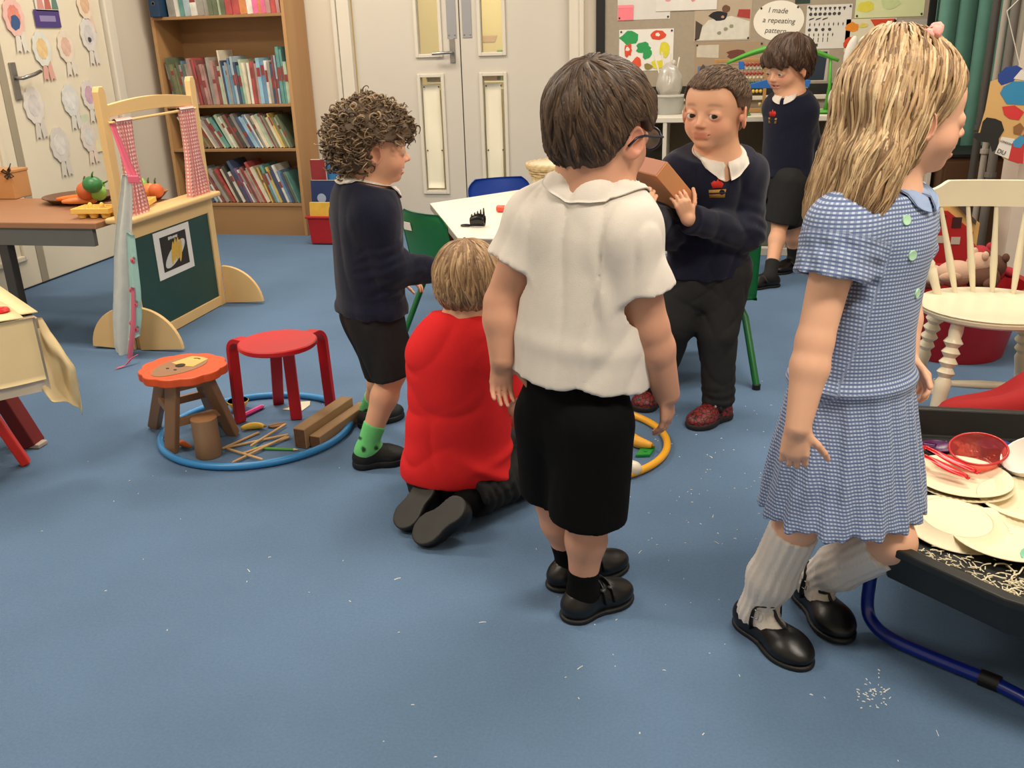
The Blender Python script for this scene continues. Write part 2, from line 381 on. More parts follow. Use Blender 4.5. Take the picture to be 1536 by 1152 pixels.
for (pp, r, c1, c2, c3, ct, lab) in ROS:
    c1, c2, ct = pale(c1), pale(c2, .35), pale(ct, .55)
    p = XP(pp[0], pp[1], XL); t = thing('paper_rosette', lab, 'rosette', (XL+.002, p[1], p[2]), 'paper rosettes on the left door')
    o = (XL+.0015, p[1], p[2]); ex = (0, 1, 0); ey = (0, 0, 1)
    k = 40; sc = [(r*(1+.05*math.cos(10*2*math.pi*i/k))*math.cos(2*math.pi*i/k)*.9, r*1.12*(1+.05*math.cos(10*2*math.pi*i/k))*math.sin(2*math.pi*i/k)) for i in range(k)]
    build('disc', MB().prism(sc, o, ex, ey, (.0025, 0, 0)), mat('paper_'+c1, c1, .9, var=.05, vscale=25), t)
    build('centre', MB().prism([(x*.6, y*.6) for x, y in sc], (o[0]+.0025, o[1], o[2]), ex, ey, (.0012, 0, 0)), mat('paper_'+c2, c2, .9, var=.1, vscale=30), t)
    if c3: build('drawn_shape', MB().prism(blob(rr, (0, -r*.35), r*(.42 if c3[0] == '3' else .2), 14, .12), (o[0]+.0037, o[1], o[2]), ex, ey, (.0008, 0, 0)), mat('paper_'+c3, c3, .9), t)
    m = MB()
    for sg in (-1, 1):
        m.prism([(sg*.012-.02, -r*.8), (sg*.012+.02, -r*.8), (sg*.03+.022, -r*2.1), (sg*.03, -r*1.95), (sg*.03-.018, -r*2.15)], (o[0], o[1]+.02, o[2]), ex, ey, (.0015, 0, 0))
    build('ribbon_tail', m, mat('paper_'+ct, ct, .9), t)
def flat_paper(name, label, cat, c, hw, hh, ex, ey, n, colr, group=None, th=.0015):
    t = thing(name, label, cat, c, group)
    build('sheet', MB().prism([(-hw, -hh), (hw, -hh), (hw, hh), (-hw, hh)], c, ex, ey, tuple(np.array(n)*th)), mat('sheet_'+str(colr), colr, .85, var=.03, vscale=12), t)
    return t
YX, ZX, XX = (0, 1, 0), (0, 0, 1), (1, 0, 0)
p = XP(71, 28, XL); t = flat_paper('paper_banner', 'purple paper banner with a pale strip on the left door', 'banner', (XL+.001, p[1], p[2]), .105, .045, YX, ZX, XX, '4b3a78')
build('printed_strip', MB().box((XL+.003, p[1], p[2]), (.001, .13, .03)), mat('lilac_print', '8d82ad', .9), t)
p = XP(70, 5, XL); t = flat_paper('paper_drawing', 'white drawing of small red and green dresses above the purple banner', 'drawing', (XL+.001, p[1], p[2]+.02), .10, .06, YX, ZX, XX, 'd9d5cc')
for dy, c in ((-.06, 'c98f86'), (0, 'b5685a'), (.06, '5f7f73')):
    build('drawn_shape', MB().prism([(-.012, .05), (.012, .05), (.028, -.05), (-.028, -.05)], (XL+.0026, p[1]+dy, p[2]+.02), YX, ZX, (.0008, 0, 0)), mat('paper_'+c, c, .9), t)
p = XP(150, 218, XL); flat_paper('paper_note', 'small yellow note on the left door behind the theatre post', 'note', (XL+.001, p[1], p[2]), .06, .035, YX, ZX, XX, 'e6d9ac')
p = XP(127, 180, XL); flat_paper('paper_note', 'small pale green note between two rosettes on the left door', 'note', (XL+.001, p[1], p[2]), .035, .03, YX, ZX, XX, 'c6cfb4')

# ================================================================== BOOKCASE
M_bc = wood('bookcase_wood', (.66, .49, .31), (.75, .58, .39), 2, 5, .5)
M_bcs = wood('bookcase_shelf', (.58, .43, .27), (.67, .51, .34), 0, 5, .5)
BX0, BX1, BY0, BY1 = -3.54, -2.615, 5.77, 6.09
bc = thing('bookcase', 'tall light brown wooden bookcase full of books against the back wall', 'bookcase', ((BX0+BX1)/2, BY0, 0))
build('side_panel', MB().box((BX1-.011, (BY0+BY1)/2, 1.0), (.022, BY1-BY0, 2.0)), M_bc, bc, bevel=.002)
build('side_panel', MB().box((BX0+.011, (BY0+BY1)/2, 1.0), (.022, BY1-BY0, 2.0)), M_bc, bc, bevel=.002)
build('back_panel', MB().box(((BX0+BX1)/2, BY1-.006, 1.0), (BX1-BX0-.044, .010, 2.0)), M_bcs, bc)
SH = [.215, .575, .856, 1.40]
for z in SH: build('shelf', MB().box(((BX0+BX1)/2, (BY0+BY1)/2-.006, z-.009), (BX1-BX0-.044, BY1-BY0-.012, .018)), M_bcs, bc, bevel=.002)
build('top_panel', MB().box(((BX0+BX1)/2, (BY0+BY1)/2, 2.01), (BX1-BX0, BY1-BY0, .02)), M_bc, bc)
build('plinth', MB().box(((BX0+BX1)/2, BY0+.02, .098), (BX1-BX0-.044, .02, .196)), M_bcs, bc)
PAL = [('dark green', '4d5a42'), ('olive green', '6a6a48'), ('grey', '8b8882'), ('maroon', '7a3d3c'), ('dusty pink', 'a97d78'), ('pale blue', '9db4c0'), ('mid blue', '5a82a6'), ('teal', '4d8a86'), ('navy', '2f3f63'), ('cream', 'd9cfb4'), ('white', 'd8d5cc'), ('brown', '6e4c34'), ('pale green', 'a9bda0'), ('red', 'a8383a'), ('yellow', 'c9a94c'), ('purple', '6b4a72'), ('black', '35322f'), ('orange', 'c9763e'), ('sky blue', '7fb2cf'), ('hot pink', 'dc5a8a')]
PD = dict(PAL)
M_pages = mat('book_pages', (.86, .82, .72), .9, var=.06, vscale=200, stretch=(1, .02, .02))
def book(x, z, t, h, d, ang, cname, label, group, yoff=0):
    mb = MB(); c = .0014
    R = Matrix.Rotation(-ang, 3, 'Y'); y0 = BY0+.02+yoff
    o = Vector((x, y0+d/2, z+h/2*math.cos(ang)+t/2*abs(math.sin(ang))))
    def bb(lc, dim, mi): mb.box(o+R @ Vector(lc), dim, R, mi)
    bb((-t/2+c/2, 0, 0), (c, d, h), 0); bb((t/2-c/2, 0, 0), (c, d, h), 0); bb((0, -d/2+c/2, 0), (t-2*c, c, h), 0)
    bb((0, c/2, 0), (t-2*c, d-3*c, h-.005), 1)
    if rb.random() < .55 and t > .009:
        bb((0, -d/2-.0002, h*rb.uniform(-.1, .32)), (t*.9, .0008, h*rb.uniform(.08, .3)), 2)
    b = build('book', mb, [mat('book_'+cname, pale(PD[cname], .14), .45, var=.22, vscale=14), M_pages, mat('spine_label_'+'abc'[rb.randrange(3)], ['d9d3c2', '8f3f3a', '3c4f6a'][rb.randrange(3)], .6)])
    tag(b, label, 'book', group)
ORD = lambda n: '%d%s' % (n, 'th' if 10 <= n % 100 <= 20 else {1: 'st', 2: 'nd', 3: 'rd'}.get(n % 10, 'th'))
rb = random.Random(11)
W1 = ['grey', 'dark green', 'olive green', 'olive green', 'dark green', 'grey', 'mid blue', 'dark green', 'grey', 'dusty pink', 'maroon', 'red', 'maroon', 'maroon', 'dusty pink', 'dusty pink', 'grey', 'dusty pink', 'maroon', 'pale green', 'cream', 'navy', 'sky blue', 'pale blue', 'grey', 'mid blue', 'mid blue', 'pale blue', 'navy', 'teal', 'pale green', 'cream', 'white', 'red', 'maroon', 'dusty pink', 'sky blue', 'mid blue', 'white', 'grey', 'navy', 'maroon', 'pale blue', 'navy', 'teal', 'teal', 'pale green']
W2 = ['cream', 'olive green', 'cream', 'cream', 'brown', 'olive green', 'brown', 'cream', 'white', 'grey', 'maroon', 'pale green', 'teal', 'pale green', 'white', 'pale green', 'brown', 'maroon', 'black', 'grey', 'navy', 'sky blue', 'pale blue', 'mid blue', 'white', 'grey', 'cream', 'pale green', 'white', 'maroon', 'grey', 'olive green', 'cream', 'yellow', 'olive green', 'pale green', 'dark green']
W3 = ['red', 'dark green', 'olive green', 'white', 'navy', 'pale blue', 'grey', 'white', 'maroon', 'dusty pink', 'grey', 'brown', 'red', 'cream', 'black', 'white', 'maroon', 'navy', 'purple', 'white', 'grey', 'maroon', 'dusty pink', 'pale green', 'red', 'cream', 'yellow', 'brown', 'teal', 'pale blue', 'yellow', 'navy', 'navy', 'white', 'mid blue', 'navy', 'olive green', 'teal']
def row(cols, x0, x1, z, hmin, hmax, angs, shelfname, group, special={}):
    """books side by side; angs: leaning angles of the clusters from left to right, falling, so that tops never cross"""
    n = len(cols); nc = len(angs); cl = [min(nc-1, i*nc//n) for i in range(n)]
    ws = [rb.uniform(.55, 1.5) for _ in range(n)]; gap = .006; tot = sum(w/math.cos(angs[c]) for w, c in zip(ws, cl)); k = ((x1-x0)-gap*(nc-1))/tot; xb0 = x0
    for c in range(nc):
        a = angs[c]; s_ = 0.0; ca, sa = math.cos(a), math.sin(a)
        for i in [q for q in range(n) if cl[q] == c]:
            th = ws[i]*k; t = max(.004, th-.0012); h = special.get(i, rb.uniform(hmin, hmax)); d = rb.uniform(.19, .235)
            xb = xb0+(s_+th/2*ca*ca)/ca; s_ += th; xc = xb-sa*h/2
            sz = 'slim' if t < .014 else ('thick' if t > .024 else 'medium')
            book(xc, z+.001, t, h, d, a, cols[i], '%s %s book, %s from the left on the %s' % (sz, cols[i], ORD(i+1), shelfname), group, rb.uniform(0, .015))
        xb0 += s_/ca+gap
row(W1, -3.475, -2.645, SH[2], .235, .30, [R_(7), R_(4), R_(2)], 'second shelf of the bookcase', 'books on the second shelf from the top', {20: .335, 44: .345, 45: .33, 0: .26})
row(W2, -3.36, -2.66, SH[1], .20, .24, [R_(30), R_(27), R_(24)], 'third shelf of the bookcase', 'books on the third shelf from the top', {})
row(W3, -3.37, -2.66, SH[0], .20, .265, [R_(28), R_(24), R_(20)], 'bottom shelf of the bookcase', 'books on the bottom shelf', {17: .30, 24: .29})
W0 = ['grey', 'white', 'teal', 'pale blue', 'white', 'grey', 'grey', 'dark green', 'dark green', 'pale green', 'dark green', 'red', 'red', 'orange', 'white', 'hot pink', 'orange', 'hot pink', 'dusty pink', 'red', 'dusty pink']
row(W0, -3.425, -2.65, SH[3], .24, .30, [R_(3)], 'highest shelf in view', 'books and folders on the highest shelf in view', {})
t = thing('box_file', 'dark blue box file sticking out at the left end of the highest shelf', 'box', (-3.48, 5.80, SH[3]))
build('file_case', MB().box((-3.4795, 5.86, SH[3]+.146), (.07, .26, .29)), mat('navy_board', (.10, .22, .34), .6), t, bevel=.003)
build('finger_hole', MB().lathe([(.012, 0), (.012, .002), (.009, .002), (.009, 0)], 14, (-3.4795, 5.728, SH[3]+.08), (0, 1, 0)), M_steel, t)

# ================================================================== display board on the back wall
BDX0, BDX1 = -.655, 1.22
bd = thing('display_board', 'grey felt display board with a black frame on the back wall', 'board', ((BDX0+BDX1)/2, YB, .86))
build('felt_panel', MB().box(((BDX0+BDX1)/2, YB-.012, 1.47), (BDX1-BDX0, .02, 1.2)), mat('grey_felt', (.64, .59, .52), .95, var=.04, vscale=40, bump=.2, bscale=200), bd)
M_blk = mat('black_trim', (.045, .043, .042), .5)
for c, s in (((BDX0-.02, YB-.016, 1.45), (.055, .03, 1.24)), ((BDX1+.02, YB-.016, 1.45), (.05, .03, 1.24)), (((BDX0+BDX1)/2, YB-.016, .872), (BDX1-BDX0+.1, .03, .06))):
    build('frame_strip', MB().box(c, s), M_blk, bd, bevel=.003)
build('white_rail', MB().box(((BDX0+BDX1)/2, YB-.02, .825), (BDX1-BDX0+.1, .04, .028)), M_white, bd, bevel=.004)
PY = YB-.0225
nY = (0, -1, 0)
def on_board(name, label, cat, x0, y0, x1, y1, colr, group='papers pinned to the display board', lift=0):
    a, b = W(x0, y0, PY), W(x1, y1, PY); c = ((a[0]+b[0])/2, PY-lift, (a[2]+b[2])/2)
    t = flat_paper(name, label, cat, c, abs(b[0]-a[0])/2, abs(a[2]-b[2])/2, XX, ZX, nY, colr, group)
    t['wh'] = (abs(b[0]-a[0]), abs(a[2]-b[2])); return t, c, abs(b[0]-a[0])/2, abs(a[2]-b[2])/2
def paint(t, c, hw, hh, shapes, lift=.0017):
    for k, (poly, colr) in enumerate(shapes):
        build('painted_shape', MB().prism([(x*hw, y*hh) for x, y in poly], (c[0], c[1]-lift-.00025*k, c[2]), XX, ZX, (0, -.0008, 0)), mat('paint_'+colr, colr, .8, var=.06, vscale=30), t)
def pins(t, c, hw, hh, which=((-1, 1), (1, 1), (-1, -1), (1, -1))):
    for sx, sz in which:
        build('push_pin', MB().ell((c[0]+sx*(hw-.012), c[1]-.004, c[2]+sz*(hh-.012)), (.006, .004, .006), n=8, k=6), mat('dark_pin', (.15, .15, .15), .4), t, smooth=True)
B = blob
t, c, hw, hh = on_board('painting', 'child painting of green red and yellow blobs on white paper', 'painting', 929, 45, 1009, 105, 'e6e3dc')
rp_ = random.Random(3)
paint(t, c, hw, hh, [(B(rp_, (-.62, .62), .32, 14, .2, 1.1, 1), '2f9a55'), (B(rp_, (-.1, .1), .3, 14, .25, .9, .9), '2f9a55'), (B(rp_, (.05, -.2), .2, 12, .2, .8, 1.3), '2f9a55'), (B(rp_, (.42, .72), .22, 14, .2, 1.2, 1), 'd84a2e'), (B(rp_, (.42, .72), .08, 10, .3), 'e6e3dc'), (B(rp_, (-.66, 0), .2, 14, .25, .8, 1.5), 'd84a2e'), (B(rp_, (-.68, .06), .07, 9, .3, 1, 1.4), 'e6e3dc'), (B(rp_, (-.33, -.6), .22, 12, .2, .85, 1.3), 'df5334'), (B(rp_, (.68, 0), .23, 14, .15, .8, 1.6), 'd8cf3c'), (B(rp_, (.45, -.7), .22, 12, .25, 1.2, 1), 'd8cf3c'), (B(rp_, (.1, -.8), .16, 10, .2), '8f8146'), (B(rp_, (-.8, -.72), .16, 10, .3, 1.2, .8), '2f9a55'), (B(rp_, (-.55, -.92), .12, 10, .2, 1.6, .6), '2f9a55')])
pins(t, c, hw, hh)
t, c, hw, hh = on_board('paper_sheet', 'large white paper sheet behind the pink sticky note', 'paper', 927, -40, 1005, 28, 'd8d4cd'); pins(t, c, hw, hh, ((-1, -1), (1, -1)))
t, c, hw, hh = on_board('sticky_note', 'bright pink sticky note on the corner of a white sheet', 'note', 927, 8, 950, 30, 'f2808c', lift=.003)
build('glue_strip', MB().box((c[0], c[1]-.0022, c[2]+hh*.8), (hw*2, .0006, hh*.35)), mat('pink_strip', 'f58f99', .8), t)
t, c, hw, hh = on_board('paper_sheet', 'white paper sheet with two pale pink prints at the top edge', 'paper', 985, -40, 1075, 14, 'dedad3', lift=.004)
paint(t, c, hw, hh, [(B(rp_, (-.6, -.35), .1, 10, .3, 1, 2), 'd99aa0'), (B(rp_, (.25, -.3), .12, 10, .3, 1, 2), 'd98d92')])
t, c, hw, hh = on_board('photo_print', 'photo print of a person in black at a white table with cards', 'photo', 1043, -8, 1125, 60, 'b5a48e')
paint(t, c, hw, hh, [([(-.95, -.95), (.95, -.95), (.95, -.2), (.3, .05), (-.5, -.1), (-.8, -.5)], 'd4d0c4'), ([(-.95, -.95), (-.8, -.9), (-.7, -.3), (-.95, -.1)], '4a4038'), (B(rp_, (-.15, .08), .2, 14, .15, 1.6, 1), '1f1f24'), (B(rp_, (.1, .35), .14, 12, .1, 1, 1.2), '6a4a38'), ([(.5, .02), (.95, -.08), (.95, .3), (.55, .32)], 'a53a36'), (B(rp_, (-.1, -.66), .08, 6, .1), '8f9078'), (B(rp_, (.12, -.5), .08, 6, .1), '8f9078'), (B(rp_, (.32, -.38), .08, 6, .1), '8f9078'), (B(rp_, (0, .02), .06, 8, .1), 'b98a72')]); pins(t, c, hw, hh, ((-1, -1), (1, -1)))
t, c, hw, hh = on_board('photo_print', 'photo print of brown and red toys behind the wooden abacus', 'photo', 1043, 65, 1142, 123, 'a58e74')
paint(t, c, hw, hh, [([(-.95, .3), (-.3, .25), (-.3, .9), (-.95, .9)], 'c7bfae'), ([(-.9, -.9), (-.2, -.9), (-.25, -.1), (-.9, -.15)], '5d78a0'), (B(rp_, (.25, .4), .25, 12, .25, 1.3, .8), '6d3e34'), (B(rp_, (-.75, -.4), .2, 12, .2, .6, 1.6), '5a4636'), (B(rp_, (.6, .1), .2, 12, .25, 1.3, 1.2), 'b98a62')]); pins(t, c, hw, hh, ((-1, 1), (1, 1)))
# oval sign
a, b = W(1132, 2, PY), W(1204, 60, PY); cx, cz = (a[0]+b[0])/2, (a[2]+b[2])/2; hw, hh = (b[0]-a[0])/2, (a[2]-b[2])/2
t = thing('oval_sign', 'white oval sign with handwriting about a repeating pattern', 'sign', (cx, PY, cz), 'papers pinned to the display board')
build('oval_card', MB().prism([(hw*math.cos(2*math.pi*i/40), hh*math.sin(2*math.pi*i/40)) for i in range(40)], (cx, PY, cz), XX, ZX, (0, -.002, 0)), M_paper, t)
M_ink = mat('pen_ink', (.25, .24, .25), .7)
for s, dz, dx in (('I made', .5, -.05), ('a repeating', 0, 0), ('pattern', -.5, -.1)):
    text('lettering', s, .042, (cx+dx*hw, PY-.0028, cz+dz*hh), (1, 0, -.08), (0, 0, 1), M_ink, t, .15)
pins(t, (cx, PY, cz), hw*.8, hh*.75, ((-1, 1), (1, 1)))
# rows of printed symbols
t, c, hw, hh = on_board('pattern_sheet', 'white sheet printed with rows of small black counting symbols', 'paper', 1211, 8, 1273, 72, 'd9d6cf')
m = MB()
for ri, (n, kind) in enumerate(((8, 'h'), (7, 'c'), (3, 'w'), (8, 'd'), (4, 'c'), (6, 'd'), (5, 'l'), (2, 'r'))):
    for k in range(n):
        x = -.82+k*(.21 if n > 4 else .3)+(.05 if kind == 'w' else 0); z = .82-ri*.235; s = .07
        poly = {'h': [(-s, .05), (0, .08), (s, .05), (0, -.1)], 'c': B(rp_, (0, 0), .08, 8, .1), 'w': [(-.12, -.05), (.1, .02), (.13, .08), (-.08, .03)], 'd': [(-.03, 0), (0, .1), (.03, 0), (0, -.1)], 'l': [(-.015, -.1), (.015, -.1), (.02, .1), (-.02, .1)], 'r': [(-.12, -.07), (.12, -.07), (.12, .07), (-.12, .07)]}[kind]
        m.prism([((x+px)*hw, (z+pz)*hh) for px, pz in poly], (c[0], c[1]-.0017, c[2]), XX, ZX, (0, -.0008, 0))
build('printed_symbols', m, M_ink, t); pins(t, c, hw, hh)
t, c, hw, hh = on_board('paper_sheet', 'dark green card corner above the symbol sheet', 'paper', 1195, -30, 1215, 5, '2d4038')
t, c, hw, hh = on_board('painting', 'pale painting with yellow and green dabs at the top right of the board', 'painting', 1288, -40, 1385, 24, 'd3d8a8')
paint(t, c, hw, hh, [(B(rp_, (-.7, -.5), .26, 14, .12, 1, 1), 'd8cf4c'), (B(rp_, (.6, .1), .2, 12, .2), '6aa04c'), (B(rp_, (0, -.4), .3, 12, .2), 'c4d09a')]); pins(t, c, hw, hh, ((-1, -1), (1, -1)))
t, c, hw, hh = on_board('painting', 'painting with orange and red shapes beside the symbol sheet', 'painting', 1270, 29, 1340, 76, 'd9d2b8')
paint(t, c, hw, hh, [(B(rp_, (-.75, .5), .3, 12, .2, .8, 1), 'e08a2c'), (B(rp_, (-.75, -.45), .35, 12, .2, .8, 1.2), 'd44a26'), ([(-.05, .95), (.95, .95), (.8, .3), (.45, .1), (.2, .4)], 'cf4424'), (B(rp_, (.1, -.35), .3, 12, .3, 1.2, .8), 'd85030'), (B(rp_, (-.3, .6), .14, 10, .2, 1.4, 1), 'd8c860')]); pins(t, c, hw, hh, ((1, 1),))
t, c, hw, hh = on_board('paper_sheet', 'plain grey paper sheet at the right edge of the board', 'paper', 1338, 30, 1392, 75, 'aaa69f'); pins(t, c, hw, hh, ((-1, 1),))
t, c, hw, hh = on_board('photo_print', 'dark blue photo print low on the board behind the boy with a fringe', 'photo', 1196, 76, 1240, 122, 'b8b2a6')
paint(t, c, hw, hh, [([(-.9, -.9), (.8, -.9), (.9, .9), (-.9, .9)], '243040'), ([(-.3, -.2), (.1, -.2), (.1, .4), (-.3, .4)], '8f7f4c')])

# ================================================================== white cube unit below the board
UX0, UX1, UY0, UY1, UZ = -.60, 1.19, 5.38, 5.88, .77
cu = thing('cube_shelf_unit', 'long low white shelf unit with dark compartments under the display board', 'shelf unit', ((UX0+UX1)/2, UY0, 0))
build('top_board', MB().box(((UX0+UX1)/2, (UY0+UY1)/2, UZ-.014), (UX1-UX0, UY1-UY0, .028)), M_white, cu, bevel=.003)
build('base_board', MB().box(((UX0+UX1)/2, (UY0+UY1)/2, .022), (UX1-UX0, UY1-UY0, .044)), M_white, cu, bevel=.003)
build('back_board', MB().box(((UX0+UX1)/2, UY1-.006, .39), (UX1-UX0-.03, .010, .70)), mat('back_painted_shade', (.46, .42, .36), .8), cu)  # shade inside the compartments painted into the board's dark grey-brown
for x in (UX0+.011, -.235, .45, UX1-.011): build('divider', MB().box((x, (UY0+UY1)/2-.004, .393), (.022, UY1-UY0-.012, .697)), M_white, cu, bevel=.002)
for a, b in ((UX0+.023, -.247), (-.223, .438), (.462, UX1-.023)): build('middle_shelf', MB().box(((a+b)/2, (UY0+UY1)/2-.004, .372), (b-a, UY1-UY0-.012, .02)), M_white, cu, bevel=.002)
# ================================================================== PLAY THEATRE
M_birch = wood('birch_wood', (.87, .71, .47), (.93, .79, .56), 2, 4, .45)
M_birchy = wood('birch_wood_long', (.87, .71, .47), (.93, .79, .56), 1, 4, .45)
TX = -2.35
th = thing('play_theatre', 'wooden play theatre shop with green chalkboard front and pink curtains', 'play theatre', (TX, 3.74, 0))
for y, zt in ((3.385, 1.075), (4.075, 1.085)):
    m = MB().prism([(-.024, 0), (.024, 0), (.024, zt-.02), (.014, zt), (-.014, zt), (-.024, zt-.02)], (TX-.014, y, 0), YX, ZX, (.028, 0, 0))
    build('post', m, M_birch, th, bevel=.003)
n = 16
m = MB().prism([(-.345+.69*i/n, .955+.012*math.sin(math.pi*i/n)) for i in range(n+1)]+[(.345-.69*i/n, 1.0+.022*math.sin(math.pi*i/n)) for i in range(n+1)], (TX-.010, 3.73, 0), YX, ZX, (.020, 0, 0))
build('top_rail', m, M_birchy, th, bevel=.002)
build('curtain_rod', MB().tube([(TX+.014, 3.39, .935), (TX+.014, 4.07, .945)], .006, 10), M_birchy, th, smooth=True, angle=40)
m = MB().box((TX, 3.735, .548), (.13, .74, .024)); build('counter_ledge', m, M_birchy, th, bevel=.008)
build('chalkboard', MB().box((TX, 3.735, .255), (.012, .66, .46)), mat('green_chalkboard', (.12, .27, .25), .55, var=.08, vscale=6), th)
m = MB().box((TX, 3.735, .5), (.026, .66, .075)); build('rail', m, M_birchy, th, bevel=.002)
m = MB().box((TX, 3.735, .026), (.026, .66, .046)); build('rail', m, M_birchy, th, bevel=.002)
for y in (3.35, 4.108):
    for sx in (1, -1):
        q = [(0, 0)]+[(.20*math.cos(t), .19*math.sin(t)) for t in np.linspace(.06, math.pi/2, 14)]
        build('foot', MB().prism(q, (TX+sx*.014, y-.009, .001), (sx, 0, 0), ZX, (0, .018, 0)), M_birchy, th, bevel=.002)
M_gpink = gingham('pink_gingham', (.96, .88, .85), (.85, .55, .54), (.91, .71, .70), (.016, .016), (1, 1))
def curtain(y0, y1, z0, z1, nf, gather, ph):
    def fn(u, v):
        g = gather*(1-v*.0)+.0; w = (y1-y0)*(1-.25*math.sin(math.pi*min(1, v*1.15)))
        yy = (y0+y1)/2+(u-.5)*w*(.8+.25*v if True else 1); zz = z1-(z1-z0)*v
        return (TX+.018+.020*math.sin(u*nf*2*math.pi+ph)*(.6+.4*v), yy, zz)
    m = MB().sheet(fn, 48, 24, .0016, uvf=lambda u, v: (u*.42, v*(z1-z0)))
    c = build('curtain', m, M_gpink, th, smooth=True)
    h = MB().sheet(lambda u, v: (TX+.016+.010*math.cos(v*2*math.pi), (y0+y1)/2+(u-.5)*(y1-y0)*.8, z1+.004+.010*math.sin(v*2*math.pi)), 14, 10, .001, uvf=lambda u, v: (u*.42, v*.06))
    build('curtain_heading', h, M_gpink, c, smooth=True)
curtain(3.415, 3.555, .555, .935, 5, .5, .4); curtain(3.90, 4.05, .555, .945, 5, .5, 1.7)
# poster on the chalkboard
PXX = TX+.0072
t = flat_paper('corn_poster', 'white paper poster of a plate of sweetcorn on the green chalkboard', 'poster', (PXX, 3.722, .35), .148, .105, YX, ZX, XX, 'e6e3df')
build('dark_photo', MB().box((PXX+.0019, 3.725, .35), (.0008, .215, .155)), mat('poster_dark', (.16, .13, .11), .6), t)
ee = [(.088*math.cos(a)*1.0+.02*math.sin(a), .045*math.sin(a)+.03*math.cos(a)) for a in np.linspace(0, 2*math.pi, 30)[:-1]]
build('plate_picture', MB().prism(ee, (PXX+.0023, 3.725, .338), YX, ZX, (.0008, 0, 0)), mat('poster_plate', (.82, .82, .8), .5), t)
for k in range(4):
    a = .75; cx, cz = 3.716+k*.021-.012, .343+(.012 if k in (1, 2) else 0)
    q = [(.012*math.cos(b), .05*math.sin(b)) for b in np.linspace(0, 2*math.pi, 18)[:-1]]; q = [(x+y*.25, y) for x, y in q]
    build('corn_picture', MB().prism(q, (PXX+.0032+.0003*k, cx, cz), YX, ZX, (.0006, 0, 0)), mat('poster_corn', (.85, .68, .28), .6, var=.12, vscale=120), t)
m = MB()
for k in range(6): m.prism(blob(rr, (3.70+k*.013-3.7, 0), .007, 8, .3), (PXX+.0026, 3.69, .412), YX, ZX, (.0006, 0, 0))
build('title_scribble', m, mat('poster_plate', (.82, .82, .8), .5), t)
# apron hanging on the theatre post
ap = thing('apron', 'pale grey apron with floral lining and pink ties hanging on the theatre post', 'apron', (-2.33, 3.28, .03))
AY = 3.285
L_ = [(182, 262), (177, 300), (172, 340), (168, 380), (167, 430), (165, 480), (168, 522), (176, 540)]
Rr = [(205, 262), (208, 300), (209, 345), (214, 390), (218, 430), (219, 470), (215, 500), (208, 534)]
def cv(C, t):
    t *= len(C)-1; i = min(int(t), len(C)-2); f = t-i; return (C[i][0]*(1-f)+C[i+1][0]*f, C[i][1]*(1-f)+C[i+1][1]*f)
Lw = [W(a, b, AY) for a, b in L_]; Rw = [W(a, b, AY) for a, b in Rr]
def apf(u, v):
    t = v*(len(Lw)-1); i = min(int(t), len(Lw)-2); f = t-i
    a = Lw[i]*(1-f)+Lw[i+1]*f; b = Rw[i]*(1-f)+Rw[i+1]*f; p = a+(b-a)*u
    p = p.copy(); p[1] += .016*math.sin(u*11+v*2.0)*(.5+.5*v)+.012*math.sin(u*5+1)-.006; return p
m = MB().sheet(lambda u, v: apf(u*.78, v), 26, 40, .0025); build('apron_cloth', m, mat('apron_cotton', (.82, .83, .81), .9, var=.05, vscale=30, bump=.2, bscale=300), ap, smooth=True)
m = MB().sheet(lambda u, v: apf(.60+.40*u, .30+.56*v)+np.array([0, -.012-.006*u, 0]), 10, 26, .0025); fl = build('floral_lining', m, mat('aqua_floral', (.66, .82, .79), .9, var=.06, vscale=30), ap, smooth=True)
m = MB()
for (u, v) in ((.30, .50), (.72, .22), (.75, .62), (.45, .80), (.85, .9)):
    p = apf(.60+.40*u, .30+.56*v); m.ell((p[0], p[1]-.0165-.006*u, p[2]), (.011, .0022, .012), n=9, k=6, mi=0)
    m.ell((p[0]+.009, p[1]-.0172-.006*u, p[2]+.012), (.006, .0018, .006), n=8, k=5, mi=1); m.ell((p[0], p[1]-.0178-.006*u, p[2]), (.005, .0018, .005), n=8, k=5, mi=2)
pf = build('printed_flower', m, [mat('print_rose', (.86, .45, .50), .9), mat('print_leaf', (.42, .52, .45), .9), mat('print_red', (.75, .2, .28), .9)], fl, smooth=True); pf['kind'] = 'stuff'
m = MB().sheet(lambda u, v: apf(.75+.14*u+.05*v, .56+.44*v)+np.array([0, -.022, 0]), 4, 20, .002); build('pink_trim', m, mat('pink_ribbon', (.86, .45, .52), .8), ap, smooth=True)
P0, P1 = W(170, 185, AY+.03), W(203, 268, AY)
m = MB().sheet(lambda u, v: P0+(P1-P0)*v+np.array([.022*(u-.5)*(1+v), -.01+.004*math.sin(u*6), .0]), 4, 14, .002); build('neck_strap', m, mat('pink_strap', (.90, .42, .53), .8), ap, smooth=True)
m = MB().box(tuple(P1+np.array([.005, -.02, 0])), (.045, .012, .028)); build('strap_band', m, mat('pink_strap', (.90, .42, .53), .8), ap, bevel=.003)
q0, q1 = F(205, 533, .035), F(175, 553, .004)
m = MB().sheet(lambda u, v: np.array([q0[0]+(q1[0]-q0[0])*v, q0[1]+(q1[1]-q0[1])*v+.022*(u-.5), .006+.03*(1-v)**2+.008*math.sin(v*7)*(1-v)]), 3, 14, .002); build('waist_tie', m, mat('pink_strap', (.90, .42, .53), .8), ap, smooth=True)

